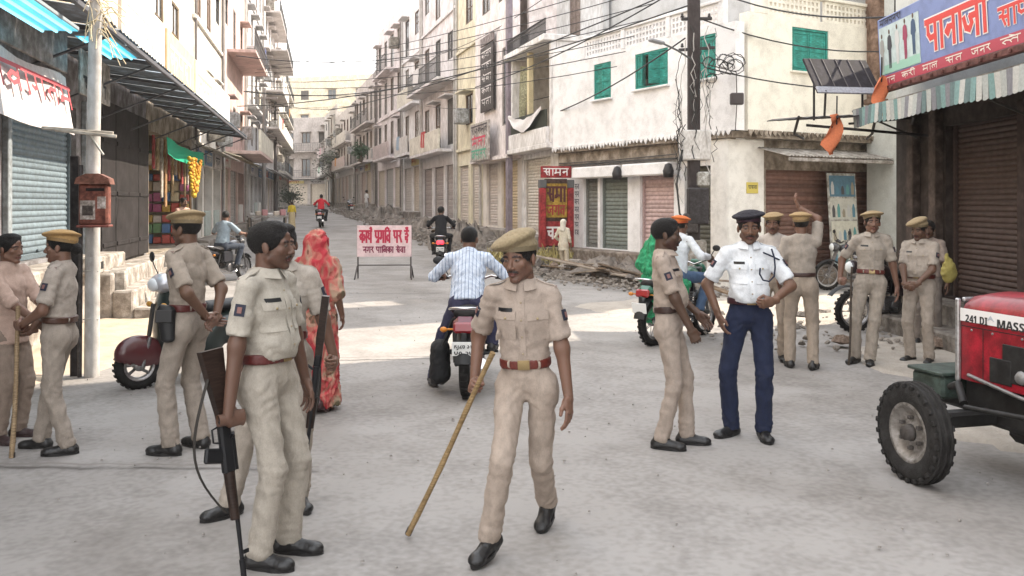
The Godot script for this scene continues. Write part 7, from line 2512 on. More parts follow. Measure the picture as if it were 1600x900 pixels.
func make_wear() -> void:
	heads.male = make_head("male", 0.0042)
	heads.shaven = make_head("shaven", 0.0042)
	heads.female = make_head("female", 0.0042)
	heads.far = make_head("male", 0.0075)
	hands.relaxed = make_hand([14, 20, 18], [Vector3(-0.01, -0.022, 0.027), Vector3(-0.022, -0.055, 0.047), Vector3(-0.03, -0.085, 0.05)])
	hands.grip = make_hand([62, 82, 52], [Vector3(-0.012, -0.022, 0.027), Vector3(-0.036, -0.05, 0.046), Vector3(-0.058, -0.07, 0.03)])
	hands.relaxed_far = make_hand([14, 20, 18], [Vector3(-0.01, -0.022, 0.027), Vector3(-0.022, -0.055, 0.047), Vector3(-0.03, -0.085, 0.05)], 0.007)
	hands.grip_far = make_hand([62, 82, 52], [Vector3(-0.012, -0.022, 0.027), Vector3(-0.036, -0.05, 0.046), Vector3(-0.058, -0.07, 0.03)], 0.007)
	# hair: short back and sides, hair with a bun, hair under a cap
	for kind in ["short", "bun", "capped", "thick"]:
		var g := 0.014 if kind == "thick" else (0.005 if kind == "capped" else 0.006)
		var f := SF.new(Vector3(-0.12, -0.12, -0.2), Vector3(0.12, 0.17, 0.13), 0.0055, 0.006)
		f.ell(Vector3(0, 0.036, -0.016), Vector3(0.077 + g, 0.087 + g, 0.1 + g))
		if kind != "capped":
			f.ell(Vector3(0.008, 0.098, 0.036), Vector3(0.058, 0.026, 0.044), rot(Vector3(14, 0, 0)), 0.02)
		f.ell(Vector3(0, -0.045, 0.085), Vector3(0.073, 0.105 if kind != "capped" else 0.09, 0.088), Basis.IDENTITY, 0.008, true)
		f.ell(Vector3(0, -0.11, -0.02), Vector3(0.12, 0.065, 0.085 if kind != "bun" else 0.05), Basis.IDENTITY, 0.01, true)
		for s in [-1.0, 1.0]:
			f.ell(Vector3(0.082 * s, -0.02, -0.012), Vector3(0.02, 0.036, 0.024), Basis.IDENTITY, 0.006, true)
		if kind == "bun":
			f.ell(Vector3(0, -0.015, -0.125), Vector3(0.052, 0.046, 0.042), Basis.IDENTITY, 0.01)
		wear["hair_" + kind] = mb_of(f.nets(0.0035, Vector3(80, 30, 80), 4)).mesh()
	# police beret: soft crown that leans over one side, on a band
	var f := SF.new(Vector3(-0.17, -0.02, -0.17), Vector3(0.15, 0.2, 0.17), 0.006, 0.018)
	f.ell(Vector3(0, 0.066, -0.016), Vector3(0.09, 0.066, 0.114))
	f.ell(Vector3(-0.022, 0.102, 0.012), Vector3(0.118, 0.04, 0.134), rot(Vector3(8, 0, 15)))
	f.ell(Vector3(0.005, 0.122, -0.02), Vector3(0.08, 0.034, 0.1), rot(Vector3(0, 0, 6)))
	f.clip(Vector3(0, 0.04, 0), Vector3(0.05, -1, 0.12).normalized())
	wear.beret = mb_of(f.nets(0.005, Vector3(30, 16, 30), 8)).mesh()
	f = SF.new(Vector3(-0.17, -0.02, -0.17), Vector3(0.17, 0.2, 0.17), 0.006, 0.012)
	f.ell(Vector3(0, 0.066, -0.016), Vector3(0.09, 0.066, 0.114))
	f.ell(Vector3(0.0, 0.096, -0.004), Vector3(0.125, 0.027, 0.142), rot(Vector3(6, 0, 4)))
	f.ell(Vector3(0.0, 0.112, -0.004), Vector3(0.085, 0.024, 0.1), rot(Vector3(6, 0, 4)))
	f.clip(Vector3(0, 0.036, 0), Vector3(0, -1, 0.1).normalized())
	wear.flat_cap = mb_of(f.nets(0.003, Vector3(30, 16, 30), 8)).mesh()
	var b := MB.new()
	var rows := []
	for r in 2:
		var line := []
		for s in 33:
			var a := TAU * s / 32
			line.append(Vector3(sin(a) * 0.0895, 0.04 + r * 0.026 + 0.006 * cos(a), -0.014 + cos(a) * 0.1125))
		rows.append(line)
	b.sheet(rows, 0.004)
	wear.band = b.mesh()
	# shoe: toe towards +z, ankle at the origin, sole 0.085 below
	for kind in ["shoe", "boot"]:
		f = SF.new(Vector3(-0.07, -0.1, -0.1), Vector3(0.07, 0.08, 0.22), 0.006, 0.02)
		f.cone(Vector3(0, -0.052, -0.045), Vector3(0, -0.06, 0.13), 0.036, 0.031, Vector3(1, 0, 0), 1.22)
		f.ell(Vector3(0, -0.056, 0.135), Vector3(0.045, 0.03, 0.05))
		f.cone(Vector3(0, -0.045, -0.03), Vector3(0, 0.018 if kind == "boot" else 0.005, -0.008), 0.039, 0.04, Vector3(0, 0, 1), 1.25, 2)
		f.cone(Vector3(0, -0.035, 0.03), Vector3(0, -0.05, 0.1), 0.036, 0.027)
		f.clip(Vector3(0, -0.079, 0), Vector3(0, -1, 0))
		var m := mb_of(f.nets(0.002, Vector3(40, 40, 30), 3))
		var so := PackedVector2Array()
		for s in 24:
			var a := TAU * s / 24
			var zz := 0.05 + cos(a) * 0.136
			so.append(Vector2(sin(a) * (0.05 if zz > 0.05 else 0.042) * (1.0 if absf(cos(a)) < 0.9 else 0.85), -zz))
		m.xf = Transform3D(Basis(Vector3.RIGHT, -PI / 2), Vector3(0, -0.074, 0))
		m.prism(so, -0.011, 0.009)
		m.xf = Transform3D.IDENTITY
		for q in 4:
			m.tube([Vector3(-0.017, -0.012 - q * 0.007, 0.052 + q * 0.016), Vector3(0, -0.006 - q * 0.007, 0.053 + q * 0.016), Vector3(0.017, -0.012 - q * 0.007, 0.052 + q * 0.016)], 0.0022, 5)
		wear[kind] = m.mesh()

func knee_of(a: Vector3, b: Vector3, l1: float, l2: float, pole: Vector3) -> Vector3:
	var d := a.distance_to(b)
	var dd := clampf(d, 0.05, (l1 + l2) * 0.9995)
	var dir := (b - a) / maxf(d, 1e-4)
	var x := (l1 * l1 - l2 * l2 + dd * dd) / (2.0 * dd)
	var h := sqrt(maxf(l1 * l1 - x * x, 0.0))
	var side := (pole - dir * pole.dot(dir)).normalized()
	return a + dir * x + side * h

# a cloth piece laid on a field: centre seen along dir, w by h, standing off it
func patch(f: SF, from: Vector3, dir: Vector3, up: Vector3, w: float, h: float, off: float, th := 0.005) -> MB:
	var right := up.cross(-dir).normalized()
	var u2 := (-dir).cross(right).normalized()
	var rows := []
	var nc := maxi(3, int(w / 0.02) + 1)
	var nr := maxi(2, int(h / 0.02) + 1)
	for r in nr:
		var line := []
		for q in nc:
			line.append(f.hit(from + right * w * (float(q) / (nc - 1) - 0.5) + u2 * h * (0.5 - float(r) / (nr - 1)), dir) - dir * off)
		rows.append(line)
	var m := MB.new()
	m.sheet(rows, th)
	return m

# washed khaki drill: a little greyer than the dye
func khaki(c: Color, outfit: String) -> Color:
	if outfit != "police":
		return c
	var g := (c.r + c.g + c.b) / 3.0
	return c.lerp(Color(g * 1.04, g, g * 0.94), 0.38)

const HAND_GRIP := Vector3(-0.03, -0.088, 0.0)

func person(c: Dictionary) -> Node3D:
	var H: float = c.get("h", 1.72) / 1.72
	var o := thing("person", c.label, "person", c.at, c.get("yaw", 0.0), c.get("group", ""))
	var near: bool = c.get("near", true)
	var cell: float = (0.0135 if near else 0.021)
	var fat: float = c.get("fat", 1.0)
	var belly: float = c.get("belly", 0.0)
	var hip: Vector3 = Vector3(0, 0.925, 0) + c.get("pel", Vector3.ZERO)
	var lean: Vector3 = c.get("lean", Vector3(0, 0, 0.0))   # neck base against the pelvis, beyond upright
	var neck := hip + Vector3(lean.x, 0.545 + lean.y, lean.z - 0.015)
	var tw := Basis(Vector3.UP, deg_to_rad(c.get("twist", 0.0)))
	var ptw := Basis(Vector3.UP, deg_to_rad(c.get("ptwist", 0.0)))
	var spine := (neck - hip).normalized()
	var rt: Vector3 = tw * Vector3.RIGHT
	var fw: Vector3 = rt.cross(spine).normalized()
	var sx: float = c.get("broad", 1.0)
	var shrug: Array = c.get("shrug", [0.0, 0.0])
	var sh := [neck + rt * 0.164 * sx - spine * (0.074 - shrug[0]) + fw * 0.005, neck - rt * 0.164 * sx - spine * (0.074 - shrug[1]) + fw * 0.005]
	var hj := [hip + ptw * Vector3(0.088, -0.01, 0), hip + ptw * Vector3(-0.088, -0.01, 0)]
	var feet: Array = c.get("feet", [[Vector3(0.11, 0.085, 0.0), 12.0, 0.0], [Vector3(-0.11, 0.085, 0.0), -12.0, 0.0]])
	var kn := []
	for s in 2:
		var fy: Basis = Basis(Vector3.UP, deg_to_rad(feet[s][1]))
		var pole: Vector3 = feet[s][3] if feet[s].size() > 3 else fy * Vector3(0, 0, 1)
		kn.append(knee_of(hj[s], feet[s][0], 0.43, 0.415, pole))
	var hd: Array = c.get("hands", [{}, {}])
	var el := []
	var wr := []
	var hb := []
	for s in 2:
		var sg := 1.0 if s == 0 else -1.0
		var q: Dictionary = hd[s]
		var p: Vector3 = q.get("at", Vector3(0.255 * sg * sx, 0.83, 0.03))
		var pole: Vector3 = q.get("pole", Vector3(0.35 * sg, -0.1, -1.0))
		var w := p
		var B := Basis.IDENTITY
		for turn in 3:
			var e := knee_of(sh[s], w, 0.285, 0.255, pole)
			if sh[s].distance_to(w) > 0.54:
				w = sh[s] + (w - sh[s]).normalized() * 0.539
			var fd: Vector3 = q.get("dir", (w - e).normalized() * 0.8 + Vector3(0, -0.2, 0.05))
			var y := -fd.normalized()
			if q.has("axis"):
				var z: Vector3 = (q.axis as Vector3).normalized()
				y = (y - z * y.dot(z)).normalized()
				B = Basis(y.cross(z), y, z)
			else:
				var z: Vector3 = q.get("thumb", Vector3(-0.25 * sg, 0, 1.0))
				z = (z - y * z.dot(y)).normalized()
				B = Basis(y.cross(z), y, z)
			if q.has("axis"):
				w = p - B * (HAND_GRIP * Vector3(sg, 1, 1))
		el.append(knee_of(sh[s], w, 0.285, 0.255, pole))
		wr.append(w)
		hb.append(B * Basis.from_scale(Vector3(sg, 1, 1)))
	var ha: Vector3 = c.get("head", Vector3.ZERO)  # pitch down, yaw to the left, roll
	var HB := Basis.from_euler(Vector3(deg_to_rad(ha.x), deg_to_rad(ha.y), deg_to_rad(ha.z)))
	var hc := neck + spine * 0.124 + fw * 0.022 + HB * Vector3(0, 0, 0.012) + Vector3(0, 0, 0)
	var HX := Transform3D(HB, hc)
	var all := [hip, neck, hc, kn[0], kn[1], feet[0][0], feet[1][0], el[0], el[1], wr[0], wr[1]]
	var lo: Vector3 = all[0]
	var hi: Vector3 = all[0]
	for p in all:
		lo = lo.min(p)
		hi = hi.max(p)
	lo -= Vector3(0.17, 0.12, 0.19)
	hi += Vector3(0.17, 0.1, 0.19)
	var X := Transform3D(Basis.from_scale(Vector3.ONE * H), Vector3.ZERO)
	var outfit: String = c.get("outfit", "police")
	var skirt := outfit == "saree"
	# ---- body: one continuous skin
	var sk: float = c.get("skin", 1.0) * 0.8
	var f := SF.new(lo, hi, cell * (1.0 if near else 1.1), 0.03)
	f.cone(hip + spine * 0.02, neck - spine * 0.18, 0.07, 0.078, rt, 1.3)
	f.cone(sh[0] - rt * 0.03, sh[1] + rt * 0.03, 0.04, 0.04)
	f.cone(neck - spine * 0.03, hc - HB * Vector3(0, 0.06, 0.012), 0.056, 0.05)
	for s in 2:
		f.cone(sh[s], el[s], 0.046, 0.038)
		f.cone(el[s], wr[s], 0.041 * lerpf(1.0, fat, 0.5), 0.0265)
		f.cone(hj[s], kn[s], 0.058, 0.038)
		f.cone(kn[s], feet[s][0], 0.038, 0.032)
	var r := f.nets()
	var m := MB.new()
	m.tint = Color(0.205 * sk, 0.112 * sk, 0.075 * sk)
	m.add(r[0], r[1], r[2], PackedColorArray(), X)
	var head: Array = heads[c.get("face", "male") if near else "far"]
	var cc := PackedColorArray()
	for q in head[3]:
		cc.append(q * Color(sk, sk, sk) if q.r > 0.1 and q.r < 0.3 else q)
	m.add(head[0], head[1], head[2], cc, X * HX)
	for s in 2:
		if hd[s].get("hide", false):
			continue
		var g: Array = hands[("grip" if hd[s].has("axis") or hd[s].get("fist", false) else "relaxed") + ("" if near else "_far")]
		cc = PackedColorArray()
		for q in g[3]:
			cc.append(q * Color(sk, sk, sk))
		m.add(g[0], g[1], g[2], cc, X * Transform3D(hb[s], wr[s]))
	part("body", m, mat(L(1, 1, 1), 0.5, "", 1.0, {"vc": true, "sss": 0.12, "spec": 0.42, "bump": "bumps", "depth": 0.03}), o)
	# ---- hair, cap
	var hair: String = c.get("hair", "short")
	if hair:
		part("hair", wear["hair_" + hair], mat(c.get("hair_color", L(0.012, 0.01, 0.009)), 0.5, "", 7.0, {"rim": 0.25, "bump": "bumps", "depth": 1.2}), o, X * HX)
	if c.has("cap"):
		var cm := mat(c.cap[1], 0.9, "cloth", 6.0, {"rim": 0.4, "bump": "bumps", "depth": 0.08})
		var ct := Transform3D(rot(c.cap[3]) if c.cap.size() > 3 else Basis.IDENTITY, Vector3.ZERO)
		part("cap", wear[c.cap[0]], cm, o, X * HX * ct)
		part("cap_band", wear.band, mat(c.cap[2], 0.6, "cloth", 6.0), o, X * HX * ct)
	# ---- trousers
	var tc: Color = khaki(c.get("trouser", L(0.36, 0.27, 0.19)), outfit)
	var tm := mat(tc, 0.92, "cloth", 3.0, {"rim": 0.25, "bump": "folds", "depth": 0.35, "scale3": Vector3(2.2, 1.1, 2.2)})
	var waist: float = c.get("waist", 0.115)
	var tr := SF.new(Vector3(lo.x, lo.y, lo.z), Vector3(hi.x, hip.y + 0.2, hi.z), cell, 0.03)
	tr.cone(hip + Vector3(0, 0.0, -0.004), hip + spine * (waist + 0.02), 0.105 * fat, 0.096 * fat + belly * 0.25, ptw * Vector3.RIGHT, 1.34, 2)
	var loose: float = c.get("loose", 1.0)
	for s in 2:
		tr.ell(hj[s] + ptw * Vector3(0.002, -0.025, -0.012), Vector3(0.092, 0.122, 0.1) * fat)
		tr.cone(hj[s] + Vector3(0, -0.02, 0), kn[s], 0.087 * fat, 0.065 * loose, Vector3.ZERO, 1.0, 0, 0.02)
		var an: Vector3 = feet[s][0]
		var en: Vector3 = an + (an - kn[s]).normalized() * 0.028
		tr.cone(kn[s], en, 0.065 * loose, 0.063 * loose, Vector3.ZERO, 1.0, 2, 0.02)
	var trings := []
	for s in 2:
		var up: Vector3 = (kn[s] - feet[s][0]).normalized()
		trings.append([feet[s][0] + up * 0.03, up, 0.09, 0.042, 0.011])
		trings.append([kn[s] - up * 0.02, (hj[s] - kn[s] + up).normalized(), 0.11, 0.05, 0.008])
		trings.append([hj[s] + Vector3(0, -0.06, 0.06), Vector3(0.5 - s, 0.8, 0.1).normalized(), 0.12, 0.05, 0.007])
	if skirt:
		tr.cone(hip, Vector3(hip.x, 0.05, hip.z) + c.get("hem", Vector3.ZERO), 0.15, 0.2, Vector3.RIGHT, 1.12, 2, 0.05)
	part("skirt" if skirt else "trousers", mb_of(tr.nets(0.034 if skirt else c.get("fold", 0.011), Vector3(13, 1.6, 13) if skirt else Vector3(6.0, 4.0, 6.0), c.get("seed", 1) + 5, [] if skirt else trings)), c.get("trouser_mat", tm), o, X)
	# ---- shirt
	var sc: Color = khaki(c.get("shirt", L(0.40, 0.31, 0.225)), outfit)
	var sm: StandardMaterial3D = c.get("shirt_mat", mat(sc, 0.9, "cloth", 3.0, {"rim": 0.25, "bump": "folds", "depth": 0.3, "scale3": Vector3(2.0, 1.5, 2.0)}))
	var wp := hip + spine * waist
	var si := SF.new(Vector3(lo.x, hip.y - 0.2, lo.z), Vector3(hi.x, maxf(neck.y + 0.12, maxf(el[0].y, el[1].y) + 0.12), hi.z), cell, 0.035)
	var chest := neck - spine * 0.19 + fw * 0.012
	var untuck: float = c.get("untuck", 0.0)
	si.cone(wp - spine * (0.03 + untuck), chest, 0.103 * fat + belly * 0.35 + (0.026 if untuck > 0.0 else 0.0), 0.108 * fat, rt, 1.34)
	si.cone(chest, neck - spine * 0.075, 0.108 * fat, 0.08, rt, 1.46)
	for s in 2:
		si.cone(neck - spine * 0.035, sh[s] + spine * 0.008, 0.058, 0.048)
	si.cone(neck - spine * 0.08, neck + spine * 0.005, 0.085, 0.066, Vector3.ZERO, 1.0, 2)
	if belly > 0.0:
		si.ell(wp + spine * 0.075 + fw * (0.055 + belly * 0.6), Vector3(0.13, 0.12, 0.085) * (1.0 + belly * 2.0), Basis(rt, spine, fw))
	var srings := [[wp + spine * 0.05 + rt * 0.1, (spine + rt * 0.5).normalized(), 0.13, 0.045, 0.009], [wp + spine * 0.05 - rt * 0.1, (spine - rt * 0.5).normalized(), 0.13, 0.045, 0.009]]
	for s in 2:
		srings.append([sh[s] - spine * 0.09, (el[s] - sh[s] + fw * 0.1).normalized(), 0.1, 0.05, 0.008])
		srings.append([el[s], (el[s] - sh[s]).normalized(), 0.1, 0.045, 0.009])
	var full: float = c.get("sleeve", 0.84)   # share of the upper arm; past 1 it goes on along the forearm
	for s in 2:
		var up := clampf(full, 0.0, 1.0)
		var e0: Vector3 = sh[s].lerp(el[s], up)
		si.cone(sh[s], e0, 0.055 * fat, (0.062 if full < 1.0 else 0.053), Vector3.ZERO, 1.0, 2 if full < 1.0 else 0, 0.02)
		if full > 1.0:
			si.cone(el[s], el[s].lerp(wr[s], full - 1.0), 0.055, 0.043, Vector3.ZERO, 1.0, 2, 0.015)
	si.clip(wp - spine * (0.012 + untuck), -spine)
	part("shirt", mb_of(si.nets(c.get("fold", 0.011) * 0.9, Vector3(5.0, 6, 5.0), c.get("seed", 1), srings)), sm, o, X)
	# ---- collar
	if near and outfit != "saree" and outfit != "plain":
		for s in [1.0, -1.0]:
			var rows := []
			for q in 2:
				var line := []
				for k in 7:
					var a: float = lerpf(PI, 0.22, k / 6.0) * s
					var rad: float = 0.066 + q * 0.024
					var drop: float = (0.032 if q == 0 else -0.012) - (0.03 if q == 1 else 0.028) * k / 6.0
					line.append(neck + rt * sin(a) * rad * 1.08 + fw * (cos(a) * rad + 0.012 + q * 0.008 * k / 6.0) + spine * drop)
				rows.append(line)
			if s < 0:
				rows.reverse()
			var cl := MB.new()
			cl.sheet(rows, 0.006)
			part("collar", cl, sm, o, X)
	# ---- belt
	if c.has("belt"):
		var bf := SF.new(Vector3(lo.x, wp.y - 0.12, lo.z), Vector3(hi.x, wp.y + 0.12, hi.z), cell * 0.8, 0.02)
		bf.cone(wp - spine * 0.05, wp + spine * 0.05, 0.1115 * fat + belly * 0.33, 0.1115 * fat + belly * 0.36, rt, 1.345)
		bf.clip(wp - spine * 0.027, -spine)
		bf.clip(wp + spine * 0.025, spine)
		part("belt", mb_of(bf.nets()), mat(c.belt, 0.4, "metal", 5.0, {"spec": 0.5}), o, X)
		if near:
			var bu := patch(bf, wp + fw * 0.4, -fw, spine, 0.062, 0.05, 0.004, 0.006)
			part("belt_buckle", bu, mat(L(0.3, 0.22, 0.11), 0.45, "", 1.0, {"metal": 0.7}), o, X)
			if not c.get("no_loop", false):
				for a in [-0.75, 0.75, 2.4, -2.4]:
					var dv: Vector3 = (fw * cos(a) + rt * sin(a))
					part("belt_loop", patch(bf, wp + dv * 0.4, -dv, spine, 0.012, 0.062, 0.004, 0.004), tm, o, X)
	# ---- uniform details
	if near and (outfit == "police" or outfit == "traffic"):
		for s in 2:
			var sg := 1.0 if s == 0 else -1.0
			var pc: Vector3 = chest + rt * 0.085 * sg + fw * 0.4 - spine * 0.015
			part("pocket", patch(si, pc - spine * 0.035, -fw, spine, 0.105, 0.115, 0.003, 0.004), sm, o, X)
			part("pocket_flap", patch(si, pc + spine * 0.035, -fw, spine, 0.11, 0.042, 0.0075, 0.004), sm, o, X)
			var bt := MB.new()
			bt.lathe([Vector2(0, 0.006), Vector2(0.006, 0.005), Vector2(0.007, 0)], 10, Basis(rt, fw, -spine), si.hit(pc + spine * 0.022, -fw) + fw * 0.009)
			part("button", bt, mat(L(0.35, 0.28, 0.16), 0.4, "", 1.0, {"metal": 0.6}), o, X)
			# epaulette from the neck to the shoulder point
			var rows := []
			for q in 2:
				var line := []
				for k in 6:
					var b: Vector3 = neck + rt * sg * lerpf(0.085, 0.2, k / 5.0) * sx + fw * (q * 2 - 1) * (0.024 + 0.005 * k / 5.0) * sg
					line.append(si.hit(b + spine * 0.2, -spine, 0.5) + spine * 0.006)
				rows.append(line)
			var ep := MB.new()
			ep.sheet(rows, 0.006)
			part("epaulette", ep, sm, o, X)
			var eb := MB.new()
			var edge: Vector3 = (rows[0][5] + rows[1][5]) * 0.5
			eb.box(edge - rt * sg * 0.012 + spine * 0.005, Vector3(0.02, 0.006, 0.05), 0.002, Basis(rt, spine, fw))
			part("rank_strip", eb, mat(c.get("rank", L(0.09, 0.02, 0.02)), 0.6), o, X)
			# sleeve badge on the outside of the arm
			if c.get("badges", true):
				var mid: Vector3 = sh[s].lerp(el[s], 0.4)
				var ax: Vector3 = (sh[s] - el[s]).normalized()
				var od: Vector3 = (rt * sg * 0.9 + fw * 0.35)
				od = (od - ax * od.dot(ax)).normalized()
				part("sleeve_badge", patch(si, mid + od * 0.3, -od, ax, 0.05, 0.058, 0.004, 0.004), mat(L(0.022, 0.024, 0.04), 0.7), o, X)
				part("badge_emblem", patch(si, mid + od * 0.3, -od, ax, 0.022, 0.03, 0.008, 0.003), mat(L(0.2, 0.1, 0.09), 0.7), o, X)
		part("name_plate", patch(si, chest - rt * 0.085 + fw * 0.4 + spine * 0.048, -fw, spine, 0.075, 0.02, 0.008, 0.004), mat(L(0.012, 0.012, 0.013), 0.3), o, X)
		part("placket", patch(si, wp + spine * 0.19 + fw * 0.4, -fw, spine, 0.034, 0.33, 0.003, 0.004), sm, o, X)
		for k in 4:
			var bt := MB.new()
			bt.lathe([Vector2(0, 0.004), Vector2(0.0055, 0.003), Vector2(0.006, 0)], 10, Basis(rt, fw, -spine), si.hit(wp + spine * (0.06 + k * 0.09) + fw * 0.4, -fw) + fw * 0.005)
			part("button", bt, mat(L(0.3, 0.24, 0.16), 0.4), o, X)
	# ---- shoes
	var kind: String = c.get("shoe", "shoe")
	for s in 2:
		var fb: Basis = Basis(Vector3.UP, deg_to_rad(feet[s][1])) * Basis(Vector3.RIGHT, deg_to_rad(feet[s][2]))
		part("shoe", wear[kind], mat(c.get("shoe_color", L(0.014, 0.013, 0.013)), 0.42, "grain", 3.0, {"spec": 0.5}), o, X * Transform3D(fb, feet[s][0]))
	last_person = o.name
	joints[o.name] = {"sh": sh, "el": el, "wr": wr, "hip": hip, "neck": neck, "head": hc, "wp": wp, "fw": fw, "rt": rt, "kn": kn, "H": H}
	return o

# ---------------------------------------------------------------- who and what stands in the street
var KHAKI := Color(0.40, 0.305, 0.22)
var KHAKI_T := Color(0.37, 0.285, 0.205)
var BELT := Color(0.12, 0.022, 0.02)

func cap_of(kind: String, orange := 0.0, tilt := Vector3.ZERO) -> Array:
	var c := Color(0.28, 0.218, 0.13).lerp(Color(0.46, 0.27, 0.1), orange)
	return [kind, c, c * 0.62, tilt]

func rider(c: Dictionary, bike: Node3D, z := -0.24) -> Node3D:
	c.at = bike.transform * Vector3(0, 0, z)
	c.yaw = bike.rotation_degrees.y
	if not c.has("pel"):
		c.pel = Vector3(0, -0.05, 0.0)
	if not c.has("lean"):
		c.lean = Vector3(0, -0.03, 0.12)
	var y := 0.42
	if not c.has("feet"):
		c.feet = [[Vector3(0.2, y, 0.3), 8.0, 0.0, Vector3(0.45, 0.35, 1)], [Vector3(-0.2, y, 0.3), -8.0, 0.0, Vector3(-0.45, 0.35, 1)]]
	if not c.has("hands"):
		c.hands = [{"at": Vector3(0.33, 1.05, 0.26 - z + 0.02), "axis": Vector3(-1, 0.05, -0.3), "dir": Vector3(0, -0.3, 1), "pole": Vector3(0.7, -0.7, -0.2)}, {"at": Vector3(-0.33, 1.05, 0.26 - z + 0.02), "axis": Vector3(1, 0.05, -0.3), "dir": Vector3(0, -0.3, 1), "pole": Vector3(-0.7, -0.7, -0.2)}]
	return person(c)

func traffic() -> void:
	var b1 := motorcycle("dark red and black motorcycle with saddle bag ridden by the man in the striped shirt", P(-0.4, 8.85), 178.0, L(0.12, 0.015, 0.03), {"plate": ["RJ26 SV", "08 30"], "steer": 4.0})
	striped_rider(b1)
	var b2 := motorcycle("black motorcycle with glowing red tail lamp beyond the barrier", P(-1.95, 24.4), 183.0, L(0.02, 0.02, 0.022), {"lit": true, "lamp": L(0.7, 0.03, 0.05), "plate": ["RJ 26", "4471"]})
	rider({"label": "rider in black clothes on the black motorcycle beyond the barrier", "near": false, "outfit": "plain", "shirt": L(0.014, 0.014, 0.017), "trouser": L(0.018, 0.018, 0.02), "sleeve": 1.85, "untuck": 0.12, "hair": "thick", "head": Vector3(0, -25, 0), "seed": 4}, b2)
	var b3 := motorcycle("distant dark motorcycle carrying the rider in red", P(-9.45, 44.0), 186.0, L(0.05, 0.02, 0.03), {"lamp": L(0.4, 0.1, 0.1)})
	rider({"label": "distant rider in a red shirt in the middle of the street", "near": false, "outfit": "plain", "shirt": L(0.6, 0.035, 0.05), "trouser": L(0.03, 0.03, 0.035), "sleeve": 1.8, "untuck": 0.1, "seed": 9}, b3)
	var b4 := motorcycle("motorcycle with green trim half hidden behind the bareheaded khaki officer", P(2.2, 11.7), 138.0, L(0.02, 0.12, 0.07), {"lamp": L(0.3, 0.02, 0.02)})
	rider({"label": "man in white shirt and orange cap riding behind the bareheaded khaki officer", "near": false, "outfit": "plain", "shirt": L(0.72, 0.74, 0.77), "trouser": L(0.08, 0.13, 0.22), "sleeve": 1.8, "untuck": 0.1, "seed": 12, "cap": ["flat_cap", L(0.62, 0.16, 0.04), L(0.5, 0.1, 0.03)]}, b4, -0.1)
	var cloth := mat(L(0.05, 0.42, 0.2), 0.85, "dirty", 3.0, {"bump": "folds", "depth": 0.3})
	var pz := rider({"label": "pillion passenger wrapped in a bright green cloth on the green-trimmed motorcycle", "near": false, "outfit": "saree", "hair": "", "shirt": L(0.05, 0.4, 0.2), "shirt_mat": cloth, "trouser_mat": cloth, "sleeve": 1.7, "untuck": 0.12, "h": 1.6, "seed": 15, "pel": Vector3(0, -0.02, 0), "hem": Vector3(0.05, 0.0, 0.1),
		"hands": [{"at": Vector3(0.12, 1.05, 0.2), "hide": true}, {"at": Vector3(-0.12, 1.05, 0.2), "hide": true}]}, b4, -0.58)
	drape(pz, cloth, 1.6)
	var b5 := motorcycle("black motorcycle waiting by the left shop steps", P(-6.5, 20.3), 165.0, L(0.03, 0.03, 0.035))
	rider({"label": "man in a grey-blue shirt seated on the motorcycle by the left shop steps", "near": false, "outfit": "plain", "shirt": L(0.3, 0.36, 0.4), "trouser": L(0.05, 0.06, 0.08), "sleeve": 0.9, "untuck": 0.1, "seed": 19, "head": Vector3(8, 30, 0)}, b5)
	motorcycle("parked motorcycle with wire wheel in front of the poster board", P(7.2, 18.4), -97.0, L(0.04, 0.04, 0.045), {"stand": true, "steer": 12.0})
	motorcycle("parked dark motorcycle between the smiling officer and the officer in the beret", P(5.35, 12.7), -62.0, L(0.03, 0.02, 0.022), {"stand": true, "steer": -15.0})
	scooter("maroon and black scooter with silver headlamp cowl parked on the sunlit patch", P(-3.22, 9.05), -42.0)

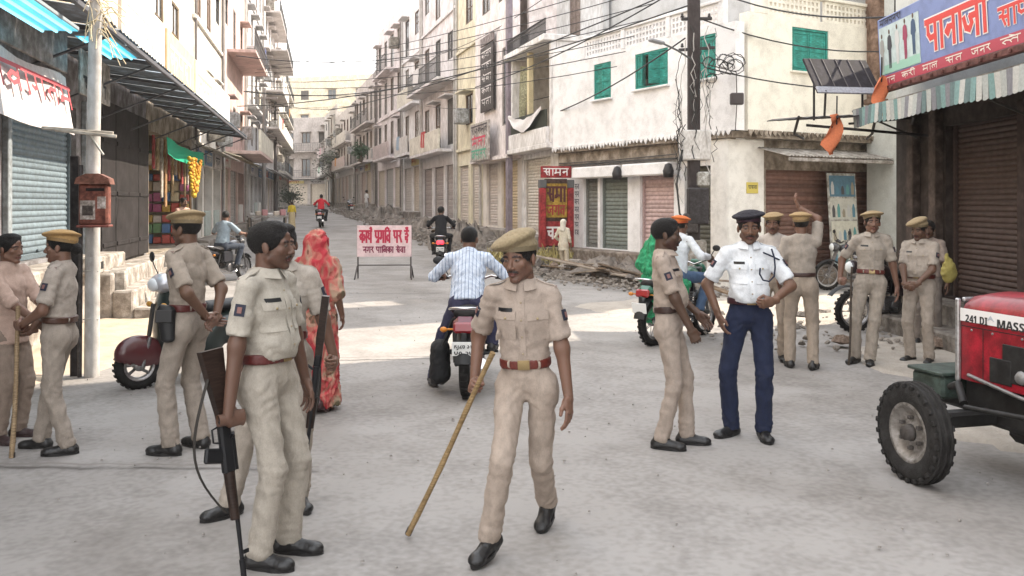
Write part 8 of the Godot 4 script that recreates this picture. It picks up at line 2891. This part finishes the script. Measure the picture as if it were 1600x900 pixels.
func striped_rider(b: Node3D) -> void:
	# striped shirt: a printed cloth
	var im := Image.create_empty(256, 256, false, Image.FORMAT_RGB8)
	im.fill(Color(0.84, 0.87, 0.91))
	for x in range(0, 256, 32):
		im.fill_rect(Rect2i(x, 0, 7, 256), Color(0.42, 0.5, 0.62))
		im.fill_rect(Rect2i(x + 11, 0, 3, 256), Color(0.6, 0.66, 0.74))
		im.fill_rect(Rect2i(x + 20, 0, 4, 256), Color(0.66, 0.71, 0.78))
	for y in range(0, 256, 64):
		for x in range(0, 256, 32):
			im.fill_rect(Rect2i(x, y, 16, 3), Color(0.6, 0.66, 0.75))
	var m := StandardMaterial3D.new()
	m.albedo_texture = ImageTexture.create_from_image(im)
	m.uv1_triplanar = true
	m.uv1_scale = Vector3(3.6, 3.6, 3.6)
	m.roughness = 0.9
	m.heightmap_enabled = true
	m.heightmap_texture = tex.folds
	m.heightmap_scale = 0.25
	rider({"label": "rider seen from behind in a blue and white striped shirt, one foot down", "outfit": "civil", "shirt_mat": m, "trouser": L(0.045, 0.045, 0.085), "sleeve": 1.72, "untuck": 0.1, "h": 1.7, "hair": "short", "seed": 22, "shoe_color": L(0.03, 0.028, 0.028), "head": Vector3(6, -12, 0), "fat": 1.06, "broad": 1.08,
		"pel": Vector3(0.02, -0.06, 0), "lean": Vector3(0.0, -0.06, 0.14),
		"feet": [[Vector3(0.37, 0.1, 0.16), 18.0, 0.0, Vector3(0.5, 0.3, 1)], [Vector3(-0.2, 0.42, 0.3), -8.0, 0.0, Vector3(-0.45, 0.35, 1)]]}, b, -0.26)
	var bag := thing("saddle_bag", "black cloth saddle bag hanging on the left of the ridden red-black motorcycle", "bag")
	bag.transform = b.transform * T(0.27, 0.3, -0.42)
	var f := SF.new(Vector3(-0.16, -0.28, -0.24), Vector3(0.16, 0.28, 0.24), 0.014, 0.04)
	f.cone(Vector3(0, 0.12, 0), Vector3(0, -0.12, 0), 0.09, 0.1, Vector3(0, 0, 1), 1.5)
	part("bag", mb_of(f.nets(0.012, Vector3(9, 9, 9), 3)), mat(L(0.016, 0.016, 0.017), 0.8, "cloth", 4.0), bag)
	var st := MB.new()
	st.tube([Vector3(-0.03, 0.15, 0.1), Vector3(-0.12, 0.4, 0.08), Vector3(-0.27, 0.47, 0.06)], 0.012, 6)
	st.tube([Vector3(-0.03, 0.15, -0.1), Vector3(-0.12, 0.4, -0.08), Vector3(-0.27, 0.47, -0.06)], 0.012, 6)
	part("strap", st, mat(L(0.02, 0.02, 0.02), 0.8), bag)

# cloth over the head, shoulders and back
func drape(o: Node3D, m: Material, h: float) -> void:
	var j: Dictionary = joints[o.name]
	var H: float = h / 1.72
	var hc: Vector3 = j.head
	var nk: Vector3 = j.neck
	var hip: Vector3 = j.hip
	var f := SF.new(hip - Vector3(0.4, 0.35, 0.4), hc + Vector3(0.4, 0.3, 0.4), 0.016, 0.05)
	f.ell(hc + Vector3(0, 0.036, -0.02), Vector3(0.098, 0.105, 0.122))
	f.cone(hc + Vector3(0, 0.0, -0.05), nk + Vector3(0, -0.08, -0.04), 0.095, 0.13, Vector3.RIGHT, 1.2)
	f.cone(nk + Vector3(0, -0.1, -0.03), hip + Vector3(0, 0.12, -0.03), 0.115, 0.125, Vector3.RIGHT, 1.5)
	for s in 2:
		f.cone(j.sh[s], j.el[s], 0.072, 0.07)
	f.ell(hc + Vector3(0, -0.02, 0.13), Vector3(0.075, 0.12, 0.12), Basis.IDENTITY, 0.02, true)
	f.clip(hip + Vector3(0, 0.05, 0), Vector3(0.25, -1, 0.1).normalized())
	part("drape", mb_of(f.nets(0.026, Vector3(9, 2.2, 9), 6)), m, o, Transform3D(Basis.from_scale(Vector3.ONE * H), Vector3.ZERO))

func headcloth(o: Node3D, m: Material) -> void:
	var j: Dictionary = joints[o.name]
	var f := SF.new(j.head - Vector3(0.2, 0.3, 0.22), j.head + Vector3(0.2, 0.2, 0.2), 0.014, 0.03)
	f.ell(j.head + Vector3(0, 0.04, -0.02), Vector3(0.095, 0.1, 0.118))
	f.cone(j.head + Vector3(0, 0.0, -0.06), j.head + Vector3(0, -0.2, -0.07), 0.07, 0.09, Vector3.RIGHT, 1.2)
	f.ell(j.head + Vector3(0, -0.03, 0.12), Vector3(0.075, 0.12, 0.11), Basis.IDENTITY, 0.02, true)
	part("head_cloth", mb_of(f.nets(0.012, Vector3(12, 5, 12), 6)), m, o, Transform3D(Basis.from_scale(Vector3.ONE * j.H), Vector3.ZERO))

func people() -> void:
	# ---- left group
	person({"label": "woman in a pinkish beige tunic cut by the left picture edge", "at": P(-3.83, 6.75), "yaw": 78.0, "h": 1.57, "outfit": "plain", "face": "female", "hair": "bun", "shirt": L(0.46, 0.33, 0.27), "trouser": L(0.26, 0.2, 0.16), "untuck": 0.22, "sleeve": 1.1, "seed": 31,
		"hands": [{"at": Vector3(0.04, 1.02, 0.34), "pole": Vector3(1, -0.6, -0.3)}, {"at": Vector3(-0.06, 1.0, 0.33), "pole": Vector3(-1, -0.6, -0.3)}], "shoe_color": L(0.05, 0.03, 0.03)})
	var w := person({"label": "policewoman in khaki with orange-tan beret leaning on a cane, hair in a bun", "at": P(-3.3, 6.45), "yaw": -82.0, "h": 1.6, "face": "female", "hair": "bun", "cap": cap_of("flat_cap", 0.75, Vector3(-6, 0, 6)), "belt": L(0.08, 0.035, 0.022), "shirt": L(0.4, 0.325, 0.265), "trouser": L(0.34, 0.27, 0.21), "fat": 1.07, "belly": 0.025, "seed": 33, "boots": true,
		"lean": Vector3(0, 0, -0.02),
		"feet": [[Vector3(0.1, 0.085, -0.1), 10.0, 0.0], [Vector3(-0.11, 0.085, 0.16), -6.0, 0.0]],
		"hands": [{"at": Vector3(0.05, 1.0, 0.27), "axis": Vector3(0.1, 1, 0.15), "dir": Vector3(-0.7, 0, 0.7), "pole": Vector3(0.8, -0.8, -0.6)}, {"at": Vector3(-0.02, 0.93, 0.28), "axis": Vector3(0, 1, 0.1), "dir": Vector3(0.7, 0, 0.7), "pole": Vector3(-0.8, -0.8, -0.5)}]})
	stick("pale wooden cane held upright by the policewoman", P(-3.54, 6.28, 0.0), P(-3.57, 6.42, 1.06), 0.017, L(0.45, 0.33, 0.2))
	var h3 := person({"label": "khaki officer with tan beret and black holster, hands clasped behind him, beside the scooter", "at": P(-2.36, 6.45), "yaw": -108.0, "h": 1.74, "hair": "capped", "cap": cap_of("flat_cap", 0.15, Vector3(4, 0, 3)), "belt": BELT, "seed": 37, "skin": 0.75, "shirt": L(0.36, 0.28, 0.21), "trouser": L(0.33, 0.26, 0.2),
		"feet": [[Vector3(0.12, 0.085, 0.05), 10.0, 0.0], [Vector3(-0.12, 0.085, -0.02), -10.0, 0.0]],
		"hands": [{"at": Vector3(0.04, 0.97, -0.2), "pole": Vector3(1, -0.2, -0.5), "dir": Vector3(-1, -0.4, 0), "thumb": Vector3(0, 1, 0.2)}, {"at": Vector3(-0.04, 0.95, -0.21), "pole": Vector3(-1, -0.2, -0.5), "dir": Vector3(1, -0.4, 0), "thumb": Vector3(0, 1, 0.2)}], "shoe": "boot"})
	holster(h3)
	var g1 := person({"label": "bareheaded guard in khaki in the left foreground holding a rifle beside his leg", "at": P(-1.23, 4.48), "yaw": 70.0, "h": 1.71, "face": "male", "hair": "short", "belt": BELT, "seed": 41, "skin": 0.72, "fat": 1.0, "belly": 0.02, "shirt": L(0.44, 0.385, 0.305), "trouser": L(0.41, 0.35, 0.275), "head": Vector3(-2, 22, 0), "fold": 0.011,
		"feet": [[Vector3(0.12, 0.085, 0.04), 14.0, 0.0], [Vector3(-0.1, 0.085, 0.02), 8.0, 0.0]],
		"hands": [{"at": Vector3(0.27, 0.84, 0.05)}, {"at": Vector3(-0.2, 0.77, -0.01), "axis": Vector3(0.1, 1, -0.12), "dir": Vector3(0.8, -0.5, 0.5), "pole": Vector3(-0.4, 0, -1)}]})
	rifle("long dark rifle held muzzle down beside the left foreground guard", P(-1.28, 4.2, 0.02), P(-1.425, 4.25, 1.1), Vector3(0.6, 0, -0.8))
	var g2 := person({"label": "second rifle guard in khaki mostly hidden behind the left foreground guard", "at": P(-1.37, 5.3), "yaw": 14.0, "h": 1.68, "face": "shaven", "hair": "short", "belt": BELT, "seed": 43, "skin": 0.85, "shirt": L(0.43, 0.36, 0.29), "trouser": L(0.38, 0.31, 0.24), "head": Vector3(0, 10, 0), "shoe": "boot",
		"feet": [[Vector3(0.1, 0.085, 0.05), 14.0, 0.0], [Vector3(-0.3, 0.085, 0.12), -60.0, 0.0]],
		"hands": [{"at": Vector3(0.28, 0.86, 0.1), "axis": Vector3(0.1, 1, 0.1), "dir": Vector3(-0.1, -0.8, 0.5), "pole": Vector3(0.5, 0, -1)}, {"at": Vector3(-0.26, 0.84, 0.04)}]})
	rifle("dark rifle slung muzzle down at the hidden guard's side", P(-1.2, 5.12, 0.24), P(-1.08, 5.14, 1.26), Vector3(0.15, 0, 1))
	# ---- woman in the red saree
	var red := StandardMaterial3D.new()
	var a := noise_image(256, 61, 0.02, 2)
	var px := a.get_data()
	var out := PackedByteArray()
	out.resize(px.size() * 3)
	for q in px.size():
		var v := px[q] / 255.0
		var c := Color(0.74, 0.23, 0.27) if v < 0.5 else (Color(0.8, 0.5, 0.44) if v < 0.6 else (Color(0.74, 0.66, 0.56) if v < 0.72 else Color(0.38, 0.36, 0.26)))
		out[q * 3] = int(c.r * 255)
		out[q * 3 + 1] = int(c.g * 255)
		out[q * 3 + 2] = int(c.b * 255)
	red.albedo_texture = ImageTexture.create_from_image(Image.create_from_data(256, 256, false, Image.FORMAT_RGB8, out))
	red.albedo_color = Color(0.9, 0.86, 0.86)
	red.uv1_triplanar = true
	red.uv1_scale = Vector3(0.75, 0.45, 0.75)
	red.roughness = 0.85
	var sw := person({"label": "woman in a red and cream patterned sari with covered head walking away", "at": P(-1.7, 7.75), "yaw": 168.0, "h": 1.56, "outfit": "saree", "face": "female", "hair": "", "shirt_mat": red, "trouser_mat": red, "sleeve": 0.95, "seed": 47, "fold": 0.03, "shoe_color": L(0.06, 0.03, 0.03),
		"feet": [[Vector3(0.08, 0.085, 0.12), 4.0, 0.0], [Vector3(-0.1, 0.12, -0.14), -4.0, 30.0]],
		"hands": [{"at": Vector3(0.2, 0.98, 0.2), "pole": Vector3(1, -0.5, -0.5)}, {"at": Vector3(-0.22, 0.9, 0.08)}]})
	drape(sw, red, 1.56)
	# ---- the walking officer in the middle
	person({"label": "officer in khaki and tan beret striding forward in the centre, holding a bamboo stick", "at": P(0.08, 4.66), "yaw": -14.0, "h": 1.68, "face": "male", "hair": "capped", "cap": cap_of("beret"), "belt": L(0.15, 0.028, 0.02), "seed": 51, "shoe": "boot", "shirt": L(0.4, 0.295, 0.225), "trouser": L(0.4, 0.295, 0.22), "head": Vector3(5, -16, 3), "pel": Vector3(0.0, -0.04, 0.02), "lean": Vector3(-0.02, 0, 0.04), "twist": 8.0, "loose": 0.92, "fat": 0.93, "broad": 0.94,
		"feet": [[Vector3(0.04, 0.15, -0.32), -6.0, 30.0, Vector3(0.05, 0, 1)], [Vector3(-0.15, 0.125, 0.22), -16.0, 12.0, Vector3(0.3, 0, 1)]],
		"hands": [{"at": Vector3(0.245, 0.80, 0.08), "pole": Vector3(0.5, -0.1, -1)}, {"at": Vector3(-0.255, 0.86, 0.12), "axis": Vector3(0.38, 0.95, 0.05), "dir": Vector3(-0.2, -0.6, 0.6), "pole": Vector3(-0.6, 0, -1)}]})
	stick("long bamboo stick slanting to the ground from the striding officer's hand", P(-0.56, 4.78, 0.02), P(-0.09, 4.46, 1.05), 0.015, L(0.4, 0.28, 0.14))
	# ---- right-hand group
	person({"label": "bareheaded officer in khaki standing in profile, left of the white-shirted officer", "at": P(1.17, 6.6), "yaw": 72.0, "h": 1.69, "face": "male", "hair": "short", "belt": L(0.05, 0.025, 0.02), "seed": 53, "skin": 0.5, "shirt": L(0.42, 0.31, 0.235), "trouser": L(0.4, 0.3, 0.23), "belly": 0.02, "fat": 0.95, "head": Vector3(2, 10, 0), "lean": Vector3(0, 0, -0.03), "loose": 0.92,
		"feet": [[Vector3(0.08, 0.085, 0.12), 8.0, 0.0], [Vector3(-0.11, 0.085, -0.04), -4.0, 0.0]],
		"hands": [{"at": Vector3(0.18, 0.98, 0.2), "pole": Vector3(0.8, -0.4, -0.8)}, {"at": Vector3(-0.17, 0.87, 0.2), "pole": Vector3(-0.6, -0.3, -1), "fist": true}]})
	var tp := person({"label": "traffic officer in white shirt, navy trousers and dark beret with a whistle cord", "at": P(1.83, 6.85), "yaw": -6.0, "h": 1.74, "outfit": "traffic", "face": "male", "hair": "capped", "cap": ["flat_cap", L(0.016, 0.014, 0.02), L(0.045, 0.02, 0.03), Vector3(-3, 0, 3)], "belt": L(0.05, 0.015, 0.022), "seed": 57, "shirt": L(0.72, 0.74, 0.76), "trouser": L(0.016, 0.022, 0.05), "fat": 0.98, "belly": 0.035, "skin": 0.9, "head": Vector3(2, -4, 0), "fold": 0.01,
		"feet": [[Vector3(0.1, 0.085, 0.06), 4.0, 0.0], [Vector3(-0.13, 0.085, -0.02), -48.0, 0.0]],
		"hands": [{"at": Vector3(0.13, 1.06, 0.25), "pole": Vector3(1, -0.5, -0.25), "dir": Vector3(-0.8, -0.2, 0.35), "thumb": Vector3(0, 1, 0.3), "fist": true}, {"at": Vector3(-0.235, 0.93, 0.05), "pole": Vector3(-1, 0, -0.6), "dir": Vector3(0.25, -1, 0.1)}]})
	whistle_cord(tp)
	person({"label": "officer in khaki and tan beret standing behind the white-shirted officer's shoulder", "near": false, "at": P(3.0, 10.2), "yaw": -20.0, "h": 1.69, "hair": "capped", "cap": cap_of("flat_cap", 0.3), "belt": BELT, "seed": 61, "shirt": L(0.5, 0.42, 0.36)})
	person({"label": "officer in khaki seen from behind raising his right arm to point", "near": false, "at": P(3.17, 9.72), "yaw": 164.0, "h": 1.7, "hair": "capped", "cap": cap_of("flat_cap", 0.45, Vector3(-4, 0, -4)), "belt": L(0.06, 0.03, 0.025), "seed": 67, "shirt": L(0.37, 0.3, 0.235), "fat": 1.05,
		"feet": [[Vector3(0.12, 0.085, 0.02), 10.0, 0.0], [Vector3(-0.12, 0.085, -0.06), -14.0, 0.0]],
		"hands": [{"at": Vector3(0.24, 0.95, 0.14)}, {"at": Vector3(0.02, 1.78, 0.2), "pole": Vector3(-1, 0.2, 0.1), "dir": Vector3(0.5, 1, 0.2)}]})
	var s1 := person({"label": "smiling officer in khaki and tan beret facing the street, thin cane at his side", "near": true, "at": P(4.03, 9.98), "yaw": -14.0, "h": 1.71, "face": "shaven", "hair": "capped", "cap": cap_of("flat_cap", 0.2, Vector3(-8, 0, 4)), "belt": L(0.14, 0.03, 0.025), "seed": 71, "shirt": L(0.38, 0.31, 0.24), "trouser": L(0.36, 0.29, 0.22), "lean": Vector3(0.02, 0, -0.02), "head": Vector3(-3, 4, -4),
		"feet": [[Vector3(-0.02, 0.085, 0.12), -6.0, 0.0], [Vector3(-0.16, 0.085, 0.0), -34.0, 0.0]],
		"hands": [{"at": Vector3(0.29, 0.86, -0.02)}, {"at": Vector3(-0.29, 0.92, 0.08), "axis": Vector3(0.05, 1, 0.1), "dir": Vector3(0, -0.7, 0.6), "pole": Vector3(-0.6, 0, -1)}]})
	stick("thin dark cane held by the smiling officer", P(3.74, 9.86, 0.0), P(3.77, 9.82, 1.1), 0.012, L(0.1, 0.08, 0.065), "cane")
	person({"label": "stout officer in khaki and tan beret looking left with hands joined at his waist", "at": P(4.62, 10.05), "yaw": -46.0, "h": 1.62, "face": "male", "hair": "capped", "cap": cap_of("beret", 0.1), "belt": BELT, "seed": 73, "skin": 0.8, "belly": 0.03, "fat": 1.08, "shirt": L(0.4, 0.32, 0.25), "trouser": L(0.38, 0.3, 0.23), "head": Vector3(8, -8, 0),
		"hands": [{"at": Vector3(0.06, 0.96, 0.24), "pole": Vector3(1, -0.4, -0.4), "dir": Vector3(-0.8, -0.4, 0.3), "thumb": Vector3(0, 1, 0.2)}, {"at": Vector3(-0.07, 0.94, 0.25), "pole": Vector3(-1, -0.4, -0.4), "dir": Vector3(0.8, -0.4, 0.3), "thumb": Vector3(0, 1, 0.2), "fist": true}]})
	person({"label": "bareheaded man in a pale brown shirt standing behind the stout officer", "near": false, "outfit": "plain", "at": P(5.35, 11.4), "yaw": -30.0, "h": 1.58, "shirt": L(0.36, 0.29, 0.25), "trouser": L(0.2, 0.17, 0.15), "untuck": 0.1, "hair": "thick", "seed": 79, "skin": 0.8})
	# ---- farther off
	person({"label": "short figure in a white tunic and head cloth standing before the rubble", "near": false, "outfit": "plain", "hair": "", "at": P(1.3, 22.4), "yaw": 150.0, "h": 1.36, "shirt": L(0.66, 0.6, 0.48), "trouser": L(0.6, 0.52, 0.4), "sleeve": 1.6, "seed": 83, "untuck": 0.3, "loose": 1.1,
		"feet": [[Vector3(0.1, 0.085, 0.12), 8.0, 0.0], [Vector3(-0.1, 0.1, -0.12), -8.0, 12.0]], "hands": [{"at": Vector3(0.2, 0.98, 0.2), "pole": Vector3(1, -0.5, -0.5)}, {"at": Vector3(-0.24, 0.88, 0.06)}]})
	headcloth(get_node(NodePath(last_person)), mat(L(0.7, 0.65, 0.55), 0.9, "cloth", 2.0))
	person({"label": "man standing inside the garland shop front, only head and shoulders showing", "near": false, "outfit": "plain", "at": P(-7.75, 20.9, 0.33), "yaw": 60.0, "h": 1.6, "shirt": L(0.55, 0.35, 0.28), "trouser": L(0.1, 0.1, 0.12), "untuck": 0.1, "seed": 89})
	var y := person({"label": "figure in a bright yellow garment sitting beside the white hand cart", "near": false, "outfit": "saree", "hair": "short", "at": P(-10.55, 42.5), "yaw": 200.0, "h": 1.32, "shirt_mat": mat(L(0.7, 0.52, 0.05), 0.85, "cloth", 2.0), "trouser_mat": mat(L(0.62, 0.5, 0.3), 0.85, "cloth", 2.0), "sleeve": 1.5, "seed": 97})
	for q in 2:
		var fp := person({"label": ["first distant man in white by the far right shop fronts", "second distant man in pale clothes beside a parked motorcycle far along the street"][q], "near": false, "outfit": "plain", "at": P(-10.0 + q * 0.9, 61.0 + q * 1.5), "yaw": 130.0 + q * 90, "h": 1.7, "shirt": L(0.74, 0.72, 0.7), "trouser": L(0.4, 0.38, 0.36) if q else L(0.7, 0.68, 0.66), "untuck": 0.2, "seed": 101 + q})
	motorcycle("distant parked motorcycle beside the two far men in white", P(-11.0, 60.0), 200.0, L(0.02, 0.02, 0.02))

func holster(o: Node3D) -> void:
	var j: Dictionary = joints[o.name]
	var h := thing("holster", "black leather pistol holster on the clasped-hands officer's belt", "holster")
	h.transform = o.transform * Transform3D(rot(Vector3(0, 20, 6)), (j.wp + j.rt * 0.195 + j.fw * 0.03 - Vector3(0, 0.02, 0)) * j.H)
	var f := SF.new(Vector3(-0.08, -0.28, -0.12), Vector3(0.08, 0.1, 0.12), 0.009, 0.02)
	f.cone(Vector3(0, 0.0, 0), Vector3(0, -0.19, -0.02), 0.036, 0.026, Vector3(0, 0, 1), 1.9)
	f.cone(Vector3(0, 0.03, 0.03), Vector3(0, 0.02, -0.03), 0.026, 0.026)
	part("pouch", mb_of(f.nets()), mat(L(0.012, 0.012, 0.013), 0.4), h)
	var fl := MB.new()
	fl.box(Vector3(0.036, -0.03, 0), Vector3(0.014, 0.09, 0.12), 0.006)
	part("flap", fl, mat(L(0.016, 0.015, 0.016), 0.4), h)

func whistle_cord(o: Node3D) -> void:
	var j: Dictionary = joints[o.name]
	var c := thing("whistle_cord", "dark looped whistle cord across the white shirt from shoulder to pocket", "cord")
	c.transform = o.transform
	var t := MB.new()
	var H: float = j.H
	var s: Vector3 = j.sh[0]
	var fw: Vector3 = j.fw
	var rt: Vector3 = j.rt
	var neck: Vector3 = j.neck
	var pts := []
	for p in [[0.15, -0.035, 0.085], [0.165, -0.1, 0.115], [0.168, -0.17, 0.128], [0.16, -0.235, 0.14], [0.12, -0.275, 0.152], [0.075, -0.265, 0.16], [0.05, -0.22, 0.162], [0.055, -0.175, 0.158]]:
		pts.append((neck + rt * p[0] + Vector3.UP * p[1] + fw * (p[2] + 0.03)) * H)
	t.tube(pts, 0.0065, 8)
	var p2 := []
	for k in 13:
		var a := TAU * k / 12.0
		p2.append((s + (rt * cos(a) * 0.085 + fw * sin(a) * 0.09) + Vector3(0, -0.02 - 0.04 * cos(a), 0)) * H)
	t.tube(p2, 0.006, 8)
	part("cord", t, mat(L(0.015, 0.02, 0.04), 0.7), c)

func small_things() -> void:
	var c := thing("hand_cart", "white hand cart with folded cloth goods beside the yellow-clad figure", "cart", P(-11.3, 41.0), 20.0)
	part("tray", B(Vector3(-0.9, 0.62, -0.5), Vector3(1.8, 0.08, 1.0), 0.01), mat(L(0.6, 0.58, 0.55), 0.8, "wood", 1.0), c)
	for q in 4:
		part("leg", B(Vector3(-0.85 + (q % 2) * 1.6, 0.0, -0.45 + (q / 2) * 0.8), Vector3(0.07, 0.62, 0.07)), mat(L(0.4, 0.35, 0.3), 0.8, "wood", 1.0), c)
	for q in 6:
		part("folded_cloth", B(Vector3(-0.8 + q * 0.27, 0.702, -0.35 + 0.1 * (q % 3)), Vector3(0.24, 0.12 + 0.08 * (q % 3), 0.5), 0.03), mat([L(0.72, 0.7, 0.68), L(0.7, 0.6, 0.5), L(0.6, 0.3, 0.3)][q % 3], 0.9, "cloth", 2.0), c)
	for s in [-1.0, 1.0]:
		wheel(c, Vector3(0.75 * s, 0.3, 0.0), 0.3, 0.05, 12)
	# dark cloths and lids lying on the road
	for q in 3:
		var o := spill("road_cloth", [Vector2(-8.9, 33.0), Vector2(-4.4, 16.4), Vector2(-8.2, 31.6)][q], [0.8, 0.24, 0.9][q], [0.5, 0.12, 0.4][q], 0.05, mat([L(0.03, 0.03, 0.035), L(0.04, 0.04, 0.04), L(0.3, 0.29, 0.28)][q], 0.9, "cloth", 2.0), 51 + q)
		tag(o, ["black crumpled cloth lying on the road past the guard's head", "small dark scrap lying on the road right of the red sari", "grey crumpled sheet lying on the road beside the black cloth"][q], "cloth")
	var y := thing("yellow_bag", "yellow cloth bag hanging behind the stout officer's back", "bag", P(5.12, 10.4, 0.98))
	var f := SF.new(Vector3(-0.25, -0.25, -0.2), Vector3(0.25, 0.3, 0.2), 0.016, 0.05)
	f.ell(Vector3.ZERO, Vector3(0.09, 0.11, 0.07))
	f.cone(Vector3(0, 0.1, 0), Vector3(-0.02, 0.22, 0), 0.06, 0.02)
	part("bag", mb_of(f.nets(0.02, Vector3(9, 9, 9), 3)), mat(L(0.36, 0.3, 0.09), 0.85, "cloth", 3.0), y)
	# concrete blocks on the platform and a plant down the street
	for q in 4:
		var b := thing("concrete_block", ["white block with dark slots on the left shop steps", "second pale block leaning behind the letter box pole", "square grey slab propped at the foot of the left steps", "narrow slab beside the propped grey slab"][q], "block")
		b.transform = face(lr(14.2 + q * 0.75, -3.2), lr(16.0 + q * 0.75, -3.2)) * T(0, [0.72, 0.45, 0.0, 0.0][q], [-0.25, 0.0, 0.28, 0.3][q])
		var m := MB.new()
		m.box(Vector3(0, 0.16, 0), [Vector3(0.62, 0.26, 0.3), Vector3(0.5, 0.3, 0.25), Vector3(0.55, 0.42, 0.1), Vector3(0.3, 0.4, 0.1)][q], 0.02, rot(Vector3(0, 6.0 * q, 4.0 * (q % 2))) if q < 2 else rot(Vector3(-14, 8, 0)))
		part("block", m, mat(L(0.56, 0.53, 0.49), 0.92, "dirty", 1.0, {"bump": "rough", "depth": 0.8}), b)
		if q == 0:
			for k in 2:
				part("slot", B(Vector3(-0.22 + k * 0.26, 0.1, 0.14), Vector3(0.16, 0.11, 0.014)), mat(L(0.02, 0.02, 0.02), 0.9), b)
	for q in 3:
		var p := thing("street_tree", ["small dusty tree before the far grey house", "dark shrub at the left kerb by the far pole", "leafy potted shrub on the far right balcony side"][q], "tree", [P(-17.0, 84.0), P(-17.0, 68.0), P(-9.6, 56.0, 3.6)][q])
		var rng := RandomNumberGenerator.new()
		rng.seed = 7 + q
		var t := MB.new()
		var hh: float = [3.4, 0.6, 0.3][q]
		var cr: float = [2.0, 1.2, 0.6][q]
		t.tube([Vector3(0, -0.1, 0), Vector3(0.1, hh * 0.6, 0), Vector3(0.0, hh, 0.1)], [0.16, 0.12, 0.06], 8)
		for k in 5:
			t.tube([Vector3(0.05, hh * 0.8, 0), Vector3(rng.randf_range(-1, 1), hh + rng.randf_range(0.2, 1.0), rng.randf_range(-1, 1)) * Vector3(cr * 0.6, 1, cr * 0.6)], [0.06, 0.02], 6)
		part("trunk", t, mat(L(0.1, 0.08, 0.06), 0.9), p)
		var lf := MB.new()
		for k in 1100:
			var d := Vector3(rng.randfn(), rng.randfn() * 0.7, rng.randfn()).normalized() * pow(rng.randf(), 0.5)
			var c2 := Vector3(0, hh + cr * 0.5, 0) + d * cr * (0.75 + 0.4 * sin(d.x * 5.0 + d.z * 4.0 + q))
			var bb := rot(Vector3(rng.randf() * 360, rng.randf() * 360, 0))
			var s := rng.randf_range(0.08, 0.17) * (1.0 if q == 0 else 0.7)
			lf.quad(c2 + bb * Vector3(-s, 0, 0), c2 + bb * Vector3(0, -s * 0.5, 0), c2 + bb * Vector3(s, 0, 0), c2 + bb * Vector3(0, s * 0.5, 0))
		stuff(part("crown", lf, mat([L(0.11, 0.12, 0.09), L(0.05, 0.07, 0.045), L(0.06, 0.11, 0.06)][q], 0.8, "", 1.0, {"back": 0.3}), p))
